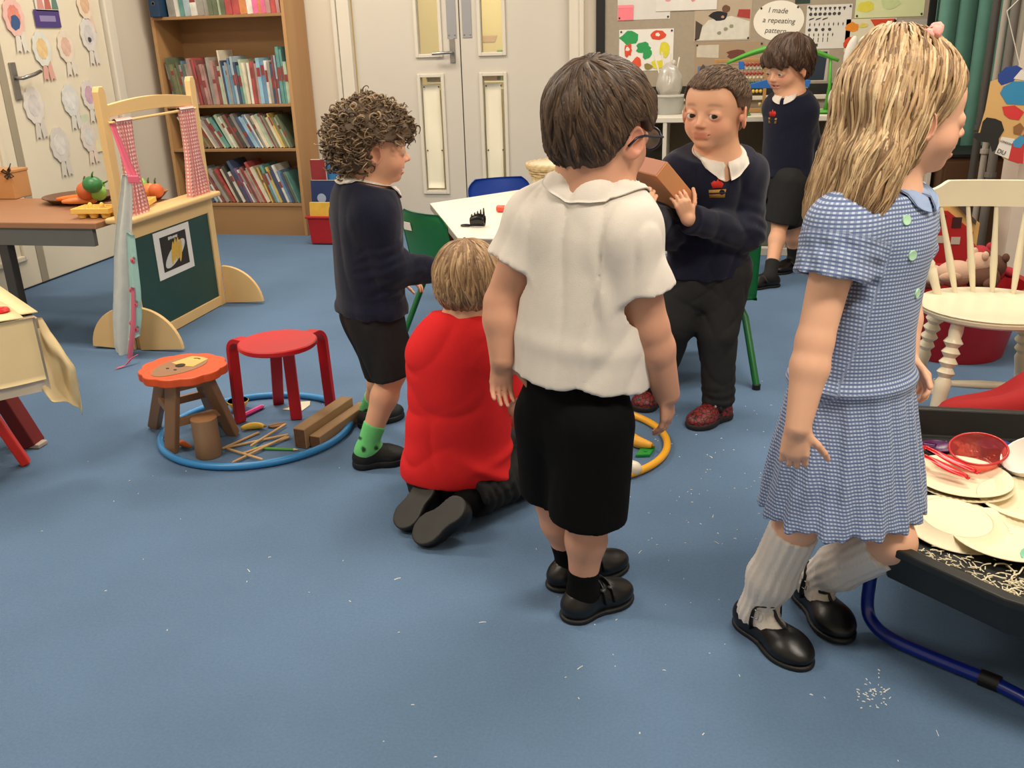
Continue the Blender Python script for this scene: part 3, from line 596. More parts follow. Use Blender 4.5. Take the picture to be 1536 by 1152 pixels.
# ================================================================== LEFT TABLE with play food
M_ttop = wood('brown_table_top', (.60, .42, .30), (.66, .48, .35), 0, 3, .55)
lt = thing('side_table', 'long brown topped table with a grey rail behind the play theatre', 'table', (-2.95, 3.62, 0))
build('table_top', MB().box((-2.995, 3.62, .537), (1.14, .60, .026)), M_ttop, lt, bevel=.004)
M_gm = mat('grey_metal', (.42, .42, .41), .5, var=.04, vscale=10)
for c, s in (((-2.985, 3.345, .487), (1.06, .025, .074)), ((-2.985, 3.875, .487), (1.06, .025, .074)), ((-3.49, 3.62, .487), (.025, .53, .074))): build('rail', MB().box(c, s), M_gm, lt, bevel=.002)
for x, y in ((-2.90, 3.36), (-2.465, 3.87), (-3.50, 3.36), (-3.50, 3.87)): build('leg', MB().box((x, y, .262), (.045, .045, .524)), mat('dark_grey_leg', (.25, .24, .23), .5), lt, bevel=.003)
TZ = .551
tr = thing('food_tray', 'shallow brown tray of play fruit and vegetables on the brown table', 'tray', F(122, 301, TZ))
c = F(122, 301, TZ); build('tray_base', MB().lathe([(0, .002), (.13, .002), (.155, .022), (.165, .024), (.165, .028), (.15, .027), (.125, .008), (0, .008)], 28, (c[0], c[1], TZ)), mat('tray_brown', (.42, .29, .21), .5), tr, smooth=True, angle=40)
def fruit(name, label, cat, c, prof, m, axis=(0, 0, 1), stem=None, n=14, group='play food on the brown table'):
    t = thing(name, label, cat, c, group); build('fruit_body' if cat != 'carrot' else 'root', MB().lathe(prof, n, c, axis), m, t, smooth=True, angle=50)
    if stem is not None:
        a = np.array(axis, float); a /= np.linalg.norm(a); e = np.array(c)+a*prof[-1][1]
        build('stem', MB().tube([e-a*.004, e+a*.012, e+a*.02+np.array([.006, 0, .004])], [.005, .004, .003], 6), mat('stem_'+stem, stem, .7), t, smooth=True)
    return t
def sph(r, k=8, sq=1.0): return [(r*math.sin(math.pi*i/k), r*sq*(1-math.cos(math.pi*i/k))) for i in range(k+1)]
def carp(l, r): return [(0, 0), (r*.35, .004), (r*.6, l*.2), (r*.85, l*.55), (r, l*.88), (r*.7, l*.97), (0, l)]
M_or = mat('toy_orange', (.90, .46, .16), .45, var=.06, vscale=40); M_or2 = mat('toy_peach', (.86, .52, .28), .45, var=.08, vscale=40)
c = F(84, 299, TZ+.035); fruit('play_carrot', 'orange play carrot pointing left on the brown food tray', 'carrot', c, carp(.17, .019), M_or, F(130, 296, TZ+.04)-c, '4f8a3c')
c = F(92, 303, TZ+.032); fruit('play_carrot', 'paler orange play carrot in front of the other on the food tray', 'carrot', c, carp(.15, .020), M_or2, F(135, 299, TZ+.034)-c, '5f9a48')
fruit('play_orange', 'orange brown play fruit in the middle of the food tray', 'fruit', F(132, 301, TZ+.03), sph(.042), mat('toy_rust', (.76, .38, .2), .5, var=.1, vscale=30), stem='5a4a2c')
fruit('play_pepper', 'dark green play pepper on top of the heap on the food tray', 'vegetable', F(139, 288, TZ+.075), sph(.042, 8, .85), mat('toy_green', (.18, .46, .25), .4, var=.06, vscale=30), (.3, -.2, 1), stem='3c6a2c')
fruit('play_cucumber', 'green play cucumber at the back of the food tray', 'vegetable', F(116, 292, TZ+.05), [(0, 0), (.02, .006), (.026, .04), (.026, .10), (.018, .13), (0, .135)], mat('toy_green_2', (.40, .62, .30), .45, var=.08, vscale=30), (.9, .2, .35), stem='3c6a2c')
fruit('play_lime', 'lime green play fruit at the right end of the food tray', 'fruit', F(150, 301, TZ+.028), sph(.036), mat('toy_lime', (.52, .72, .32), .45, var=.06, vscale=30), stem='4a6a2c')
M_egg = mat('yellow_pulp', (.92, .76, .38), .8, var=.04, vscale=40, bump=.15, bscale=120)
def egg_carton(label, c, nx, ny, rz):
    t = thing('egg_carton', label, 'carton', c, 'yellow egg cartons on the brown table'); t.rotation_euler = (0, 0, 0)
    cs, sn = math.cos(rz), math.sin(rz); p = .052
    def P(x, y, z): return (c[0]+x*cs-y*sn, c[1]+x*sn+y*cs, c[2]+z)
    for i in range(nx):
        for j in range(ny):
            x, y = (i-(nx-1)/2)*p, (j-(ny-1)/2)*p
            build('egg_cup', MB().lathe([(.012, .001), (.016, .001), (.025, .035), (.027, .042), (.024, .043), (.015, .006), (0, .005)], 14, P(x, y, 0)), M_egg, t, smooth=True, angle=50)
    for i in range(nx-1):
        for j in range(ny-1): build('divider_cone', MB().lathe([(.016, .025), (.008, .055), (.004, .06), (0, .06)], 10, P((i-(nx-2)/2)*p, (j-(ny-2)/2)*p, 0)), M_egg, t, smooth=True)
    m = MB(); 
    for sx, sy, w, d in ((-1, 0, .006, ny*p+.012), (1, 0, .006, ny*p+.012), (0, -1, nx*p+.012, .006), (0, 1, nx*p+.012, .006)):
        m.box(P(sx*(nx*p/2+.002), sy*(ny*p/2+.002), .032), (w, d, .022), Matrix.Rotation(rz, 3, 'Z'))
    build('rim', m, M_egg, t, bevel=.002)
egg_carton('yellow egg carton half hidden by the apron on the brown table', F(147, 325, TZ), 3, 2, .1)
egg_carton('yellow egg carton seen through the theatre opening', F(211, 313, TZ), 2, 2, .3)
bw = thing('fruit_bowl', 'shallow wooden bowl of play fruit seen through the theatre opening', 'bowl', F(225, 299, TZ)); c = F(225, 299, TZ)
build('bowl_shell', MB().lathe([(0, 0), (.05, 0), (.085, .035), (.088, .038), (.082, .038), (.045, .008), (0, .008)], 26, c), mat('bowl_wood', (.62, .40, .26), .5), bw, smooth=True, angle=50)
build('foot_ring', MB().lathe([(.048, -.0005), (.05, .004), (.04, .004), (.04, -.0005)], 20, c), mat('bowl_wood', (.62, .40, .26), .5), bw)
fruit('play_pear', 'lime green play pear in the wooden bowl behind the theatre', 'fruit', F(214, 296, TZ+.02), [(0, 0), (.03, .01), (.038, .035), (.028, .065), (.016, .085), (0, .09)], mat('toy_lime', (.52, .72, .32), .45), stem='5a4a2c')
fruit('play_orange', 'orange play fruit left of two in the wooden bowl', 'fruit', F(226, 297, TZ+.02), sph(.034), M_or2, stem='4a6a2c')
fruit('play_orange', 'orange play fruit at the right side of the wooden bowl', 'fruit', F(236, 297, TZ+.022), sph(.033), mat('toy_rust2', (.84, .42, .22), .5), stem='4a6a2c')
c = F(6, 299, TZ); bk = thing('gift_box', 'small brown wooden box tied with a dark bow at the table end', 'box', c)
build('box_body', MB().box((c[0]-.01, c[1]+.06, TZ+.062), (.15, .12, .124)), wood('honey_wood', (.72, .50, .30), (.78, .57, .36), 0, 5), bk, bevel=.004)
build('box_lid', MB().box((c[0]-.01, c[1]+.06, TZ+.130), (.156, .126, .014)), wood('honey_wood', (.72, .50, .30), (.78, .57, .36), 0, 5), bk, bevel=.003)
m = MB()
o = np.array([c[0]+.055, c[1]+.0, TZ+.125])
for a in (0.6, 2.4, 3.9, 5.2): m.tube([o, o+np.array([.025*math.cos(a), -.008, .025*math.sin(a)]), o+np.array([.035*math.cos(a+.5), -.004, .03*math.sin(a+.5)]), o+np.array([.012*math.cos(a+.9), -.003, .012*math.sin(a+.9)])], .0035, 6)
m.ell(tuple(o), (.010, .008, .010), n=10, k=7); m.tube([o, o+np.array([.025, -.002, .045])], [.004, .002], 6)
build('dark_bow', m, mat('dark_cord', (.20, .16, .13), .8), bk, smooth=True)

# ================================================================== TABLE WITH CREAM CLOTH (lower left)
C0 = np.array([-1.835, 2.205]); e1 = np.array([-.655, -.755]); e2 = np.array([-.79, .613]); TC = .50
tt = thing('covered_table', 'small table on splayed red legs under a cream paper cloth', 'table', (C0[0]+e1[0]*.3+e2[0]*.3, C0[1]+e1[1]*.3+e2[1]*.3, 0))
def Q(a, b, z): return (C0[0]+e1[0]*a+e2[0]*b, C0[1]+e1[1]*a+e2[1]*b, z)
m = MB(); s = .012
m.prism([(s, s), (.75-s, s), (.75-s, .75-s), (s, .75-s)], (C0[0], C0[1], TC-.035), (e1[0], e1[1], 0), (e2[0], e2[1], 0), (0, 0, .03)); build('table_top', m, mat('table_board', (.62, .55, .46), .6), tt)
M_redleg = mat('red_plastic_leg', (.80, .16, .10), .45); M_redleg2 = mat('red_paint_leg', (.45, .07, .07), .5)
for (foot, top, mm, wd) in ((F(40, 697, 0), (-2.17, 2.16), M_redleg, .034), (F(52, 668, 0), (-2.30, 2.36), M_redleg2, .06), ((-2.45, 2.35, 0), (-2.40, 2.30), M_redleg, .034), ((-2.25, 1.95, 0), (-2.28, 2.0), M_redleg, .034)):
    lg = build('leg', MB().beam((foot[0], foot[1], .004), (top[0], top[1], TC-.035), wd, wd*.8), mm, tt, bevel=.004)
    if mm is M_redleg2:
        build('foot_cap', MB().box((foot[0]+.012, foot[1]-.004, .008), (.05, .045, .014)), mat('white_cap', (.75, .68, .62), .6), lg, bevel=.003)
        lg['label'] = 'dark red leg with a white foot cap'
M_cream = mat('cream_paper_cloth', (.90, .81, .62), .75, var=.03, vscale=8, bump=.15, bscale=14)
cl = thing('table_cloth', 'cream paper cloth with a loose corner draped over the red legged table', 'tablecloth', Q(.2, .2, TC))
build('cloth_top', MB().sheet(lambda u, v: np.array(Q(u*.74, .05+v*.7, TC+.003+.002*math.sin(u*9)*math.cos(v*7))), 16, 16, .002), M_cream, cl, smooth=True)
build('cloth_fold', MB().sheet(lambda u, v: np.array(Q(.05+u*.6, -.004+v*.25*(1-.5*u), TC+.006+.004*math.sin(u*5+v*3))), 12, 10, .002), M_cream, cl, smooth=True)
zb = V(30, 566, (C0[0], C0[1], 0))[2]
def drape(u, v): return np.array(Q(.03+u*.7, -.008-.010*v-.006*math.sin(u*12)*v, TC+.004-(TC-zb)*v))
build('cloth_drop', MB().sheet(drape, 20, 12, .002), M_cream, cl, smooth=True)
build('under_cloth', MB().sheet(lambda u, v: np.array(Q(.02+u*.7, .006-.008*v, TC-(TC-zb+.035)*v)), 14, 8, .002), mat('white_under_cloth', (.84, .80, .74), .8), cl, smooth=True)
rootc = (C0[0], C0[1], 0)
Lf = [V(*p, rootc, -.02) for p in ((46, 478), (46, 505), (47, 535), (50, 560), (58, 580), (75, 592))]
Rf = [V(*p, rootc, .05) for p in ((62, 476), (74, 497), (95, 520), (116, 546), (120, 575), (126, 620))]
def flap(u, v):
    t = v*5; i = min(int(t), 4); f = t-i; a = Lf[i]*(1-f)+Lf[i+1]*f; b = Rf[i]*(1-f)+Rf[i+1]*f
    p = (a+(b-a)*u).copy(); k = .020*math.sin(u*7-v*3)*min(1, v*2.2)+.010*math.sin(u*13+v*9)*v; p[0] -= .30*k; p[1] += k; return p
build('cloth_corner', MB().sheet(flap, 18, 24, .002), M_cream, cl, smooth=True)
q = F(2, 474, TC); t = thing('red_counter', 'small red counter on the cream cloth at the left frame edge', 'counter', (q[0], q[1], TC+.012))
build('counter_disc', MB().lathe([(0, 0), (.022, 0), (.026, .006), (.022, .012), (0, .012)], 20, (q[0], q[1], TC+.0105)), mat('red_gloss', (.78, .10, .09), .35), t, smooth=True, angle=40)
build('counter_dimple', MB().lathe([(.012, .012), (.010, .0145), (0, .0145)], 14, (q[0], q[1], TC+.0105)), mat('red_gloss', (.78, .10, .09), .35), t)

# ================================================================== CENTRE TABLE and school chairs
M_ttw = mat('white_laminate', (.92, .89, .83), .35, var=.01, vscale=3); M_tedge = mat('grey_edge', (.58, .55, .51), .5)
M_tred = mat('red_metal', (.62, .09, .10), .45)
TH = .53
HP = [F(645, 305, TH), F(687, 357, TH), F(955, 363, TH), F(1040, 322, TH), F(960, 281, TH), F(790, 283, TH)]
HC = sum(HP)/6
ct = thing('hexagon_table', 'white topped hexagonal classroom table with red legs and grey edge', 'table', (HC[0], HC[1], 0))
build('table_top', MB().prism([(p[0], p[1]) for p in HP], (0, 0, TH-.004), XX, YX, (0, 0, .004)), M_ttw, ct)
build('edge_band', MB().prism([(p[0], p[1]) for p in HP], (0, 0, TH-.028), XX, YX, (0, 0, .0238)), M_tedge, ct, bevel=.002)
ins = [HC+(p-HC)*.88 for p in HP]
for i in range(6):
    a, b = ins[i], ins[(i+1) % 6]; build('apron_rail', MB().beam((a[0], a[1], TH-.06), (b[0], b[1], TH-.06), .062, .022, (0, 0, 1)) if False else MB().beam((a[0], a[1], TH-.060), (b[0], b[1], TH-.060), .022, .062, (0, 0, 1)), M_tred, ct, bevel=.002)
for i in range(6):
    a = HC+(HP[i]-HC)*.86; lg = build('leg', MB().tube([(a[0], a[1], .004), (a[0], a[1], TH-.03)], .020, 14), M_tred, ct, smooth=True, angle=40)
    build('foot_cap', MB().lathe([(.022, 0), (.022, .02), (.02, .02)], 14, (a[0], a[1], .001)), M_blk, lg)
def school_chair(colname, col, label, group='school chairs round the white table'):
    M_s = mat(colname+'_shell', col, .35, var=.02, vscale=5); M_l = mat(colname+'_leg', tuple(x*.95 for x in col), .4)
    r = thing('school_chair', label, 'chair', (0, 0, 0), group)
    def prof(v):
        if v < .42: t = v/.42; return (.15-.29*t, .305-.010*math.sin(t*math.pi)+.006*(1-t)**4*(-1))
        if v < .58: t = (v-.42)/.16; a = t*math.pi/2*.93; return (-.14-.045*math.sin(a), .305+.045*(1-math.cos(a)))
        t = (v-.58)/.42; return (-.185-.045*t, .352+.215*t)
    def fn(u, v):
        y, z = prof(v); w = .165*(1-.10*abs(v-.5)*2) if v < .5 else .165*(1-.05*(v-.5)*2); 
        if v > .9: w *= 1-.25*((v-.9)/.1)**2
        if v < .08: w *= 1-.12*((.08-v)/.08)**2
        x = (u-.5)*2*w; c = ((u-.5)*2)**2
        return np.array([x, y+(.022*c if v > .5 else 0), z+(.012*c if v < .5 else 0)])
    build('shell', MB().sheet(fn, 14, 40, .006), M_s, r, smooth=True)
    for sx in (-1, 1):
        l = build('leg', MB().tube([(sx*.12, .10, .285), (sx*.145, .125, .24), (sx*.165, .16, .012)], .0125, 10), M_l, r, smooth=True, angle=50)
        build('foot_cap', MB().lathe([(.015, 0), (.015, .018), (.013, .02)], 12, (sx*.165, .16, .001)), M_blk, l)
        l = build('leg', MB().tube([(sx*.12, -.08, .285), (sx*.14, -.12, .24), (sx*.168, -.225, .012)], .0125, 10), M_l, r, smooth=True, angle=50)
        build('foot_cap', MB().lathe([(.015, 0), (.015, .018), (.013, .02)], 12, (sx*.168, -.225, .001)), M_blk, l)
    build('under_frame', MB().tube([(-.125, .10, .285), (.125, .10, .285), (.125, -.08, .285), (-.125, -.08, .285)], .010, 8, closed=True), M_l, r, smooth=True)
    return r
g1 = school_chair('green', (.06, .42, .20), 'green school chair at the left corner of the white table')
bq = build('paper_label', MB().box((-.09, -.219, .50), (.052, .002, .034), Matrix.Rotation(.2, 3, 'X')), M_paper, g1); bq['label'] = 'small white paper label'
g1.location = (-.98, 3.70, 0); g1.rotation_euler = (0, 0, R_(-38))
g2 = dup(g1, (.0, 3.38, 0), R_(12), 'green school chair behind the boy holding the box')
for c_ in children(g2):
    if c_.name.startswith('paper_label'): bpy.data.objects.remove(c_)
b1 = school_chair('blue', (.08, .25, .62), 'blue school chair on the far left side of the white table')
b1.location = (-.90, 4.30, 0); b1.rotation_euler = (0, 0, R_(-152))
b2 = dup(b1, (-.45, 3.18, 0), R_(4), 'blue school chair in front of the table behind the white shirted boy')
# things on the white table
def TP(px, py): return F(px, py, TH)
c = TP(757, 319); t = thing('glue_stick', 'clear glue stick with a red orange cap lying on the white table', 'glue stick', (c[0], c[1], TH))
a0 = np.array([c[0]-.035, c[1]+.01, TH+.0155]); ax = np.array([1, -.12, 0]); ax /= np.linalg.norm(ax)
build('cap', MB().lathe([(0, 0), (.013, .001), (.0145, .004), (.0145, .036), (0, .036)], 16, a0, ax), mat('red_cap', (.93, .32, .22), .35), t, smooth=True, angle=40)
build('barrel', MB().lathe([(0, .036), (.0125, .036), (.0125, .105), (.0145, .106), (.0145, .118), (0, .118)], 16, a0, ax), mat('pale_barrel', (.90, .84, .80), .3), t, smooth=True, angle=40)
build('barrel_label', MB().lathe([(.0129, .045), (.0129, .070)], 16, a0, ax), mat('red_cap', (.93, .32, .22), .35), t, smooth=True)
c = TP(712, 340); t = thing('hair_clip', 'black claw hair clip lying near the table corner', 'hair clip', (c[0], c[1], TH)); m = MB()
build('ring', MB().tube([(c[0]-.035+.018*math.cos(a), c[1]+.014*math.sin(a), TH+.005) for a in np.linspace(0, 2*math.pi, 17)[:-1]], .0035, 6, closed=True), mat('black_gloss', (.04, .04, .045), .3), t, smooth=True)
for k, sg in enumerate((-1, 1)):
    m = MB().sheet(lambda u, v: np.array([c[0]-.014+.055*u, c[1]+sg*(.004+.016*math.sin(math.pi*v*.8)), TH+.004+.032*v+.012*math.sin(u*3)*v]), 8, 8, .003)
    for j in range(5): m.tube([(c[0]-.010+.012*j, c[1]+sg*.012, TH+.03), (c[0]-.010+.012*j, c[1]+sg*.004, TH+.048+.006*j)], [.003, .0015], 5)
    build('jaw', m, mat('black_gloss', (.04, .04, .045), .3), t, smooth=True)
# wicker basket on the table
c = F(838, 291, TH); bs = thing('wicker_basket', 'pale round wicker basket at the back of the white table', 'basket', (c[0], c[1], TH)); M_wk = mat('pale_wicker', (.74, .66, .50), .8, var=.15, vscale=60, bump=.4, bscale=90); m = MB()
for i in range(10):
    r0 = .088+.0055*i; m2 = [(c[0]+(r0+.004*math.sin(9*a+i*math.pi))*math.cos(a), c[1]+(r0+.004*math.sin(9*a+i*math.pi))*math.sin(a), TH+.008+.0125*i) for a in np.linspace(0, 2*math.pi, 55)[:-1]]
    m.tube(m2, .0066, 5, closed=True)
build('woven_side', m, M_wk, bs, smooth=True)
build('base', MB().lathe([(0, .001), (.088, .001), (.088, .007), (0, .007)], 26, (c[0], c[1], TH)), M_wk, bs)
m = MB()
for k in range(2): m.tube([(c[0]+(.143)*math.cos(a), c[1]+.143*math.sin(a), TH+.134+.005*math.sin(14*a+k*math.pi)) for a in np.linspace(0, 2*math.pi, 60)[:-1]], .009, 6, closed=True)
build('braided_rim', m, M_wk, bs, smooth=True)
build('paper_liner', MB().lathe([(.135, .142), (.118, .06), (.09, .01), (0, .01)], 26, (c[0], c[1], TH)), mat('liner', (.86, .80, .68), .9), bs, smooth=True)
m = MB()
for k in range(18): a = 2*math.pi*k/18; m.tube([(c[0]+.09*math.cos(a), c[1]+.09*math.sin(a), TH+.003), (c[0]+.141*math.cos(a), c[1]+.141*math.sin(a), TH+.13)], .004, 5)
build('stake', m, M_wk, bs, smooth=True)
# stack of white paper trays at the right end of the table
c = F(945, 300, TH)
for k, (lab, col, dz, h) in enumerate((('flat olive green board lying under the white trays on the table', (.48, .47, .36), 0, .02), ('white paper tray, lower of two by the table end', (.88, .86, .82), .021, .022), ('white paper tray, upper of two by the table end', (.90, .88, .84), .045, .022))):
    t = thing('paper_tray', lab, 'tray', (c[0]+.03, c[1], TH+dz)); z = TH+dz+.001; w, d = .30-.02*k, .21
    m = MB().box((c[0]+.03, c[1], z+.0025), (w, d, .004)); build('tray_base', m, mat('tray_%d' % k, col, .5), t)
    m = MB()
    for sx, sy, a, b in ((-1, 0, .004, d), (1, 0, .004, d), (0, -1, w, .004), (0, 1, w, .004)): m.box((c[0]+.03+sx*w/2, c[1]+sy*d/2, z+h/2), (a, b, h-.002))
    build('rim', m, mat('tray_%d' % k, col, .5), t, bevel=.001)

# ================================================================== THINGS ON AND IN THE CUBE UNIT
def UP(px, y): return W(px, 170, y)[0]
c = np.array([W(1003, 165, 5.62)[0], 5.62, UZ])
t = thing('plastic_tub', 'clear plastic tub holding a crumpled bag and white straws on the shelf unit', 'tub', c); M_cl = mat('clear_plastic', (.85, .85, .83), .25, trans=.55, alpha=1)
build('tub_wall', MB().lathe([(0, .001), (.075, .001), (.088, .10), (.092, .102), (.090, .106), (.084, .10), (.072, .006), (0, .006)], 26, c, sx=1.0, sy=.8), M_cl, t, smooth=True, angle=45)
build('lid', MB().lathe([(.093, .098), (.095, .108), (.086, .110), (.086, .104)], 26, c, sx=1.0, sy=.8), mat('milky_plastic', (.80, .79, .76), .4), t)
bg = thing('plastic_bag', 'crumpled translucent plastic bag in the clear tub', 'bag', c+np.array([0, 0, .1]))
bmx = bmesh.new(); bmesh.ops.create_icosphere(bmx, subdivisions=4, radius=1); rbag = random.Random(9)
pl = [(np.array([rbag.gauss(0, 1), rbag.gauss(0, 1), rbag.gauss(0, 1)]), rbag.uniform(0, 6)) for _ in range(14)]
vs = []
for v in bmx.verts:
    p = np.array(v.co); d = sum(abs(math.sin(3*(p@q)+ph)) for q, ph in pl)/14; s_ = .80+.4*d; h = p[2]
    vs.append((c[0]+p[0]*.072*s_*(1-.25*max(0, h)), c[1]+p[1]*.058*s_*(1-.25*max(0, h)), c[2]+.175+p[2]*.105*s_))
m = MB().add(vs, [tuple(v.index for v in f.verts) for f in bmx.faces]); bmx.free()
build('bag_film', m, mat('bag_film', (.82, .80, .76), .3, trans=.35, coat=.3), bg, smooth=True)
build('bag_knot', MB().ell((c[0]+.02, c[1], c[2]+.275), (.018, .016, .024), n=12, k=8), mat('bag_film', (.82, .80, .76), .3), bg, smooth=True)
for k, (dx, ln, ty) in enumerate(((-.045, .33, -.05), (-.02, .34, -.03), (.0, .33, .0), (.03, .31, .02))):
    s_ = build('straw', MB().tube([c+np.array([dx*.5, .035, .1]), c+np.array([dx+ty, .045, ln])], .0045, 8), mat('straw_white', (.90, .87, .80), .5), None, smooth=True, angle=40); tag(s_, 'thin white straw in the clear tub, '+('leftmost of four', 'second from the left of four', 'third from the left of four', 'rightmost of four')[k], 'straw', 'straws in the clear tub')
# small boxes left of the tub
x = UP(968, 5.60); t = thing('small_box', 'small black and white box left of the clear tub', 'box', (x, 5.62, UZ))
build('box_base', MB().box((x, 5.62, UZ+.031), (.12, .10, .06)), mat('pale_grey_box', (.78, .76, .74), .5), t, bevel=.004); build('box_lid', MB().box((x-.005, 5.63, UZ+.090), (.13, .10, .055)), M_blk, t, bevel=.006)
x = UP(1043, 5.6); t = thing('cup', 'white cup half hidden behind the head of the boy with the box', 'cup', (x, 5.64, UZ))
build('cup_wall', MB().lathe([(0, 0), (.03, 0), (.042, .11), (.038, .11), (.026, .006), (0, .006)], 20, (x, 5.64, UZ+.001)), M_white, t, smooth=True, angle=40); build('rim', MB().tube([(x+.04*math.cos(a), 5.64+.04*math.sin(a), UZ+.112) for a in np.linspace(0, 2*math.pi, 25)[:-1]], .003, 6, closed=True), M_white, t, smooth=True)
# abacus
M_ab = wood('abacus_wood', (.66, .48, .28), (.72, .55, .34), 2, 8); x0, x1 = W(1112, 150, 5.66)[0]-.15, W(1146, 150, 5.66)[0]; zt = W(1140, 88, 5.66)[2]
ab = thing('abacus', 'wooden abacus with rows of red green and yellow beads on the shelf unit', 'abacus', ((x0+x1)/2, 5.66, UZ))
for x in (x0, x1): build('post', MB().box((x, 5.66, (UZ+zt)/2+.001), (.018, .02, zt-UZ)), M_ab, ab, bevel=.002)
build('top_bar', MB().box(((x0+x1)/2, 5.66, zt-.008), (x1-x0, .018, .016)), M_ab, ab, bevel=.002); build('base_bar', MB().box(((x0+x1)/2, 5.66, UZ+.013), (x1-x0+.02, .06, .022)), M_ab, ab, bevel=.002)
bc_ = ['a63d34', 'b8b0a0', 'a63d34', 'c8b8a0', '3d6048', '3d6048', 'd9b54c', None, None, 'd9c07c']
for i in range(10):
    z = zt-.03-i*(zt-UZ-.06)/9.6; w_ = build('wire', MB().tube([(x0, 5.66, z), (x1, 5.66, z)], .0022, 6), M_ab if i > 6 else M_steel, ab, smooth=True)
    if bc_[i]:
        for k in range(6 if i < 7 else 1):
            build('bead', MB().ell((x1-.022-.0205*k, 5.66, z), (.0098, .0105, .0105), n=10, k=7), mat('bead_'+bc_[i], bc_[i], .4), ab if False else w_, smooth=True)
# green arched toy frame
gx0, gx1 = W(1090, 95, 5.5)[0], W(1258, 90, 5.5)[0]; M_gr = mat('lime_plastic', (.30, .62, .20), .45); M_bl = mat('fin_blue', (.14, .40, .72), .5)
ga = thing('arched_toy', 'green plastic arched toy with blue fins standing on the shelf unit', 'toy', ((gx0+gx1)/2, 5.5, UZ))
zz0, zz1 = W(1092, 95, 5.5)[2], W(1180, 76, 5.5)[2]
m = MB(); pts = [(gx0+(gx1-gx0)*t, 5.5, zz0-.0+(zz1-zz0+.02)*math.sin(math.pi*t)) for t in np.linspace(0, 1, 24)]
m.tube(pts, [.014+.016*math.sin(math.pi*t) for t in np.linspace(0, 1, 24)], 10, flat=.6); build('arch', m, M_gr, ga, smooth=True)
for px0, py0, px1 in ((1178, 82, 1155), (1246, 88, 1238)):
    a = W(px0, py0, 5.5); b = W(px1, 163, 5.5); b[2] = UZ+.004; q = (a+b)/2+np.array([.01, 0, 0]); build('leg', MB().tube([a, q, b], [.012, .016, .022], 10, flat=.6), M_gr, ga, smooth=True)
    build('foot', MB().ell((b[0], b[1], UZ+.012), (.05, .04, .012), n=16, k=8), M_gr, ga, smooth=True)
for poly in ([(1124, 126), (1155, 118), (1168, 118), (1168, 132), (1126, 133)], [(1196, 118), (1216, 120), (1214, 130), (1206, 134), (1198, 130)], [(1108, 92), (1116, 92), (1117, 104), (1108, 104)]):
    w_ = [W(a, b, 5.49) for a, b in poly]; build('fin', MB().prism([(p[0], p[2]) for p in w_], (0, 5.485, 0), XX, ZX, (0, .012, 0)), M_bl, ga, bevel=.003)
for px_ in (1160, 1205): 
    a = W(px_, 122, 5.49); build('fin_rod', MB().tube([(a[0], 5.492, a[2]), (a[0]+.01, 5.498, zz1)], .004, 6), M_gr, ga, smooth=True)
x = W(1110, 168, 5.5)[0]; t = thing('green_dome', 'small green plastic dome on the shelf beside the abacus', 'toy', (x, 5.46, UZ)); build('dome', MB().lathe([(.055, .001), (.05, .02), (.03, .036), (0, .042)], 20, (x, 5.46, UZ)), M_gr, t, smooth=True); build('base_ring', MB().lathe([(.055, .0005), (.06, .004), (.055, .008)], 20, (x, 5.46, UZ)), M_gr, t)
# white rabbit shaped figure
x = W(1268, 130, 5.44)[0]; rbz = thing('white_figure', 'white rounded toy figure with a blue band at the right of the shelf', 'toy', (x, 5.44, UZ)); M_pl = mat('white_plush', (.86, .84, .80), .9, bump=.2, bscale=80)
build('body', MB().ell((x, 5.44, UZ+.082), (.085, .07, .085), n=22, k=14), M_pl, rbz, smooth=True); build('head', MB().ell((x+.005, 5.44, UZ+.205), (.058, .052, .055), n=20, k=12), M_pl, rbz, smooth=True)
for dx in (.0, .05): build('ear', MB().ell((x+.01+dx, 5.44+dx*.3, UZ+.315), (.030, .02, .085), Matrix.Rotation(.2, 3, 'Y'), n=16, k=12), M_pl, rbz, smooth=True)
build('neck_band', MB().tube([(x+.052*math.cos(a), 5.44+.048*math.sin(a), UZ+.163) for a in np.linspace(0, 2*math.pi, 25)[:-1]], .010, 8, closed=True), M_bl, rbz, smooth=True)
# in the compartments
x, y = W(958, 225, 5.55)[0], 5.55; t = thing('blue_bag', 'blue and dark cloth bag in the left compartment', 'bag', (x, y, .382))
build('bag_body', MB().ell((x-.02, y, .49), (.10, .13, .105), n=20, k=12), mat('blue_cloth', (.24, .42, .56), .9, var=.2, vscale=15, bump=.5, bscale=20), t, smooth=True)
build('bag_flap', MB().ell((x+.04, y-.06, .56), (.05, .05, .045), n=16, k=10), mat('dark_cloth', (.10, .12, .12), .9), t, smooth=True)
build('bag_handle', MB().tube([(x-.05+.08*math.cos(a)*.7, y-.02, .57+.06*math.sin(a)) for a in np.linspace(0, math.pi, 12)], .008, 8), mat('dark_cloth', (.10, .12, .12), .9), t, smooth=True)
x = W(1140, 235, 5.56)[0]; t = thing('wooden_tray', 'wooden tray of pale yellow pieces in the middle compartment', 'tray', (x-.02, 5.56, .383)); M_tw = wood('tray_wood', (.62, .44, .24), (.70, .52, .3), 0, 6)
build('tray_base', MB().box((x-.02, 5.56, .388), (.20, .22, .008)), M_tw, t)
for sx, sy, a, b in ((-1, 0, .008, .22), (1, 0, .008, .22), (0, -1, .2, .008), (0, 1, .2, .008)): build('side_board', MB().box((x-.02+sx*.1, 5.56+sy*.11, .425), (a, b, .08)), M_tw, t, bevel=.001)
rp2 = random.Random(2)
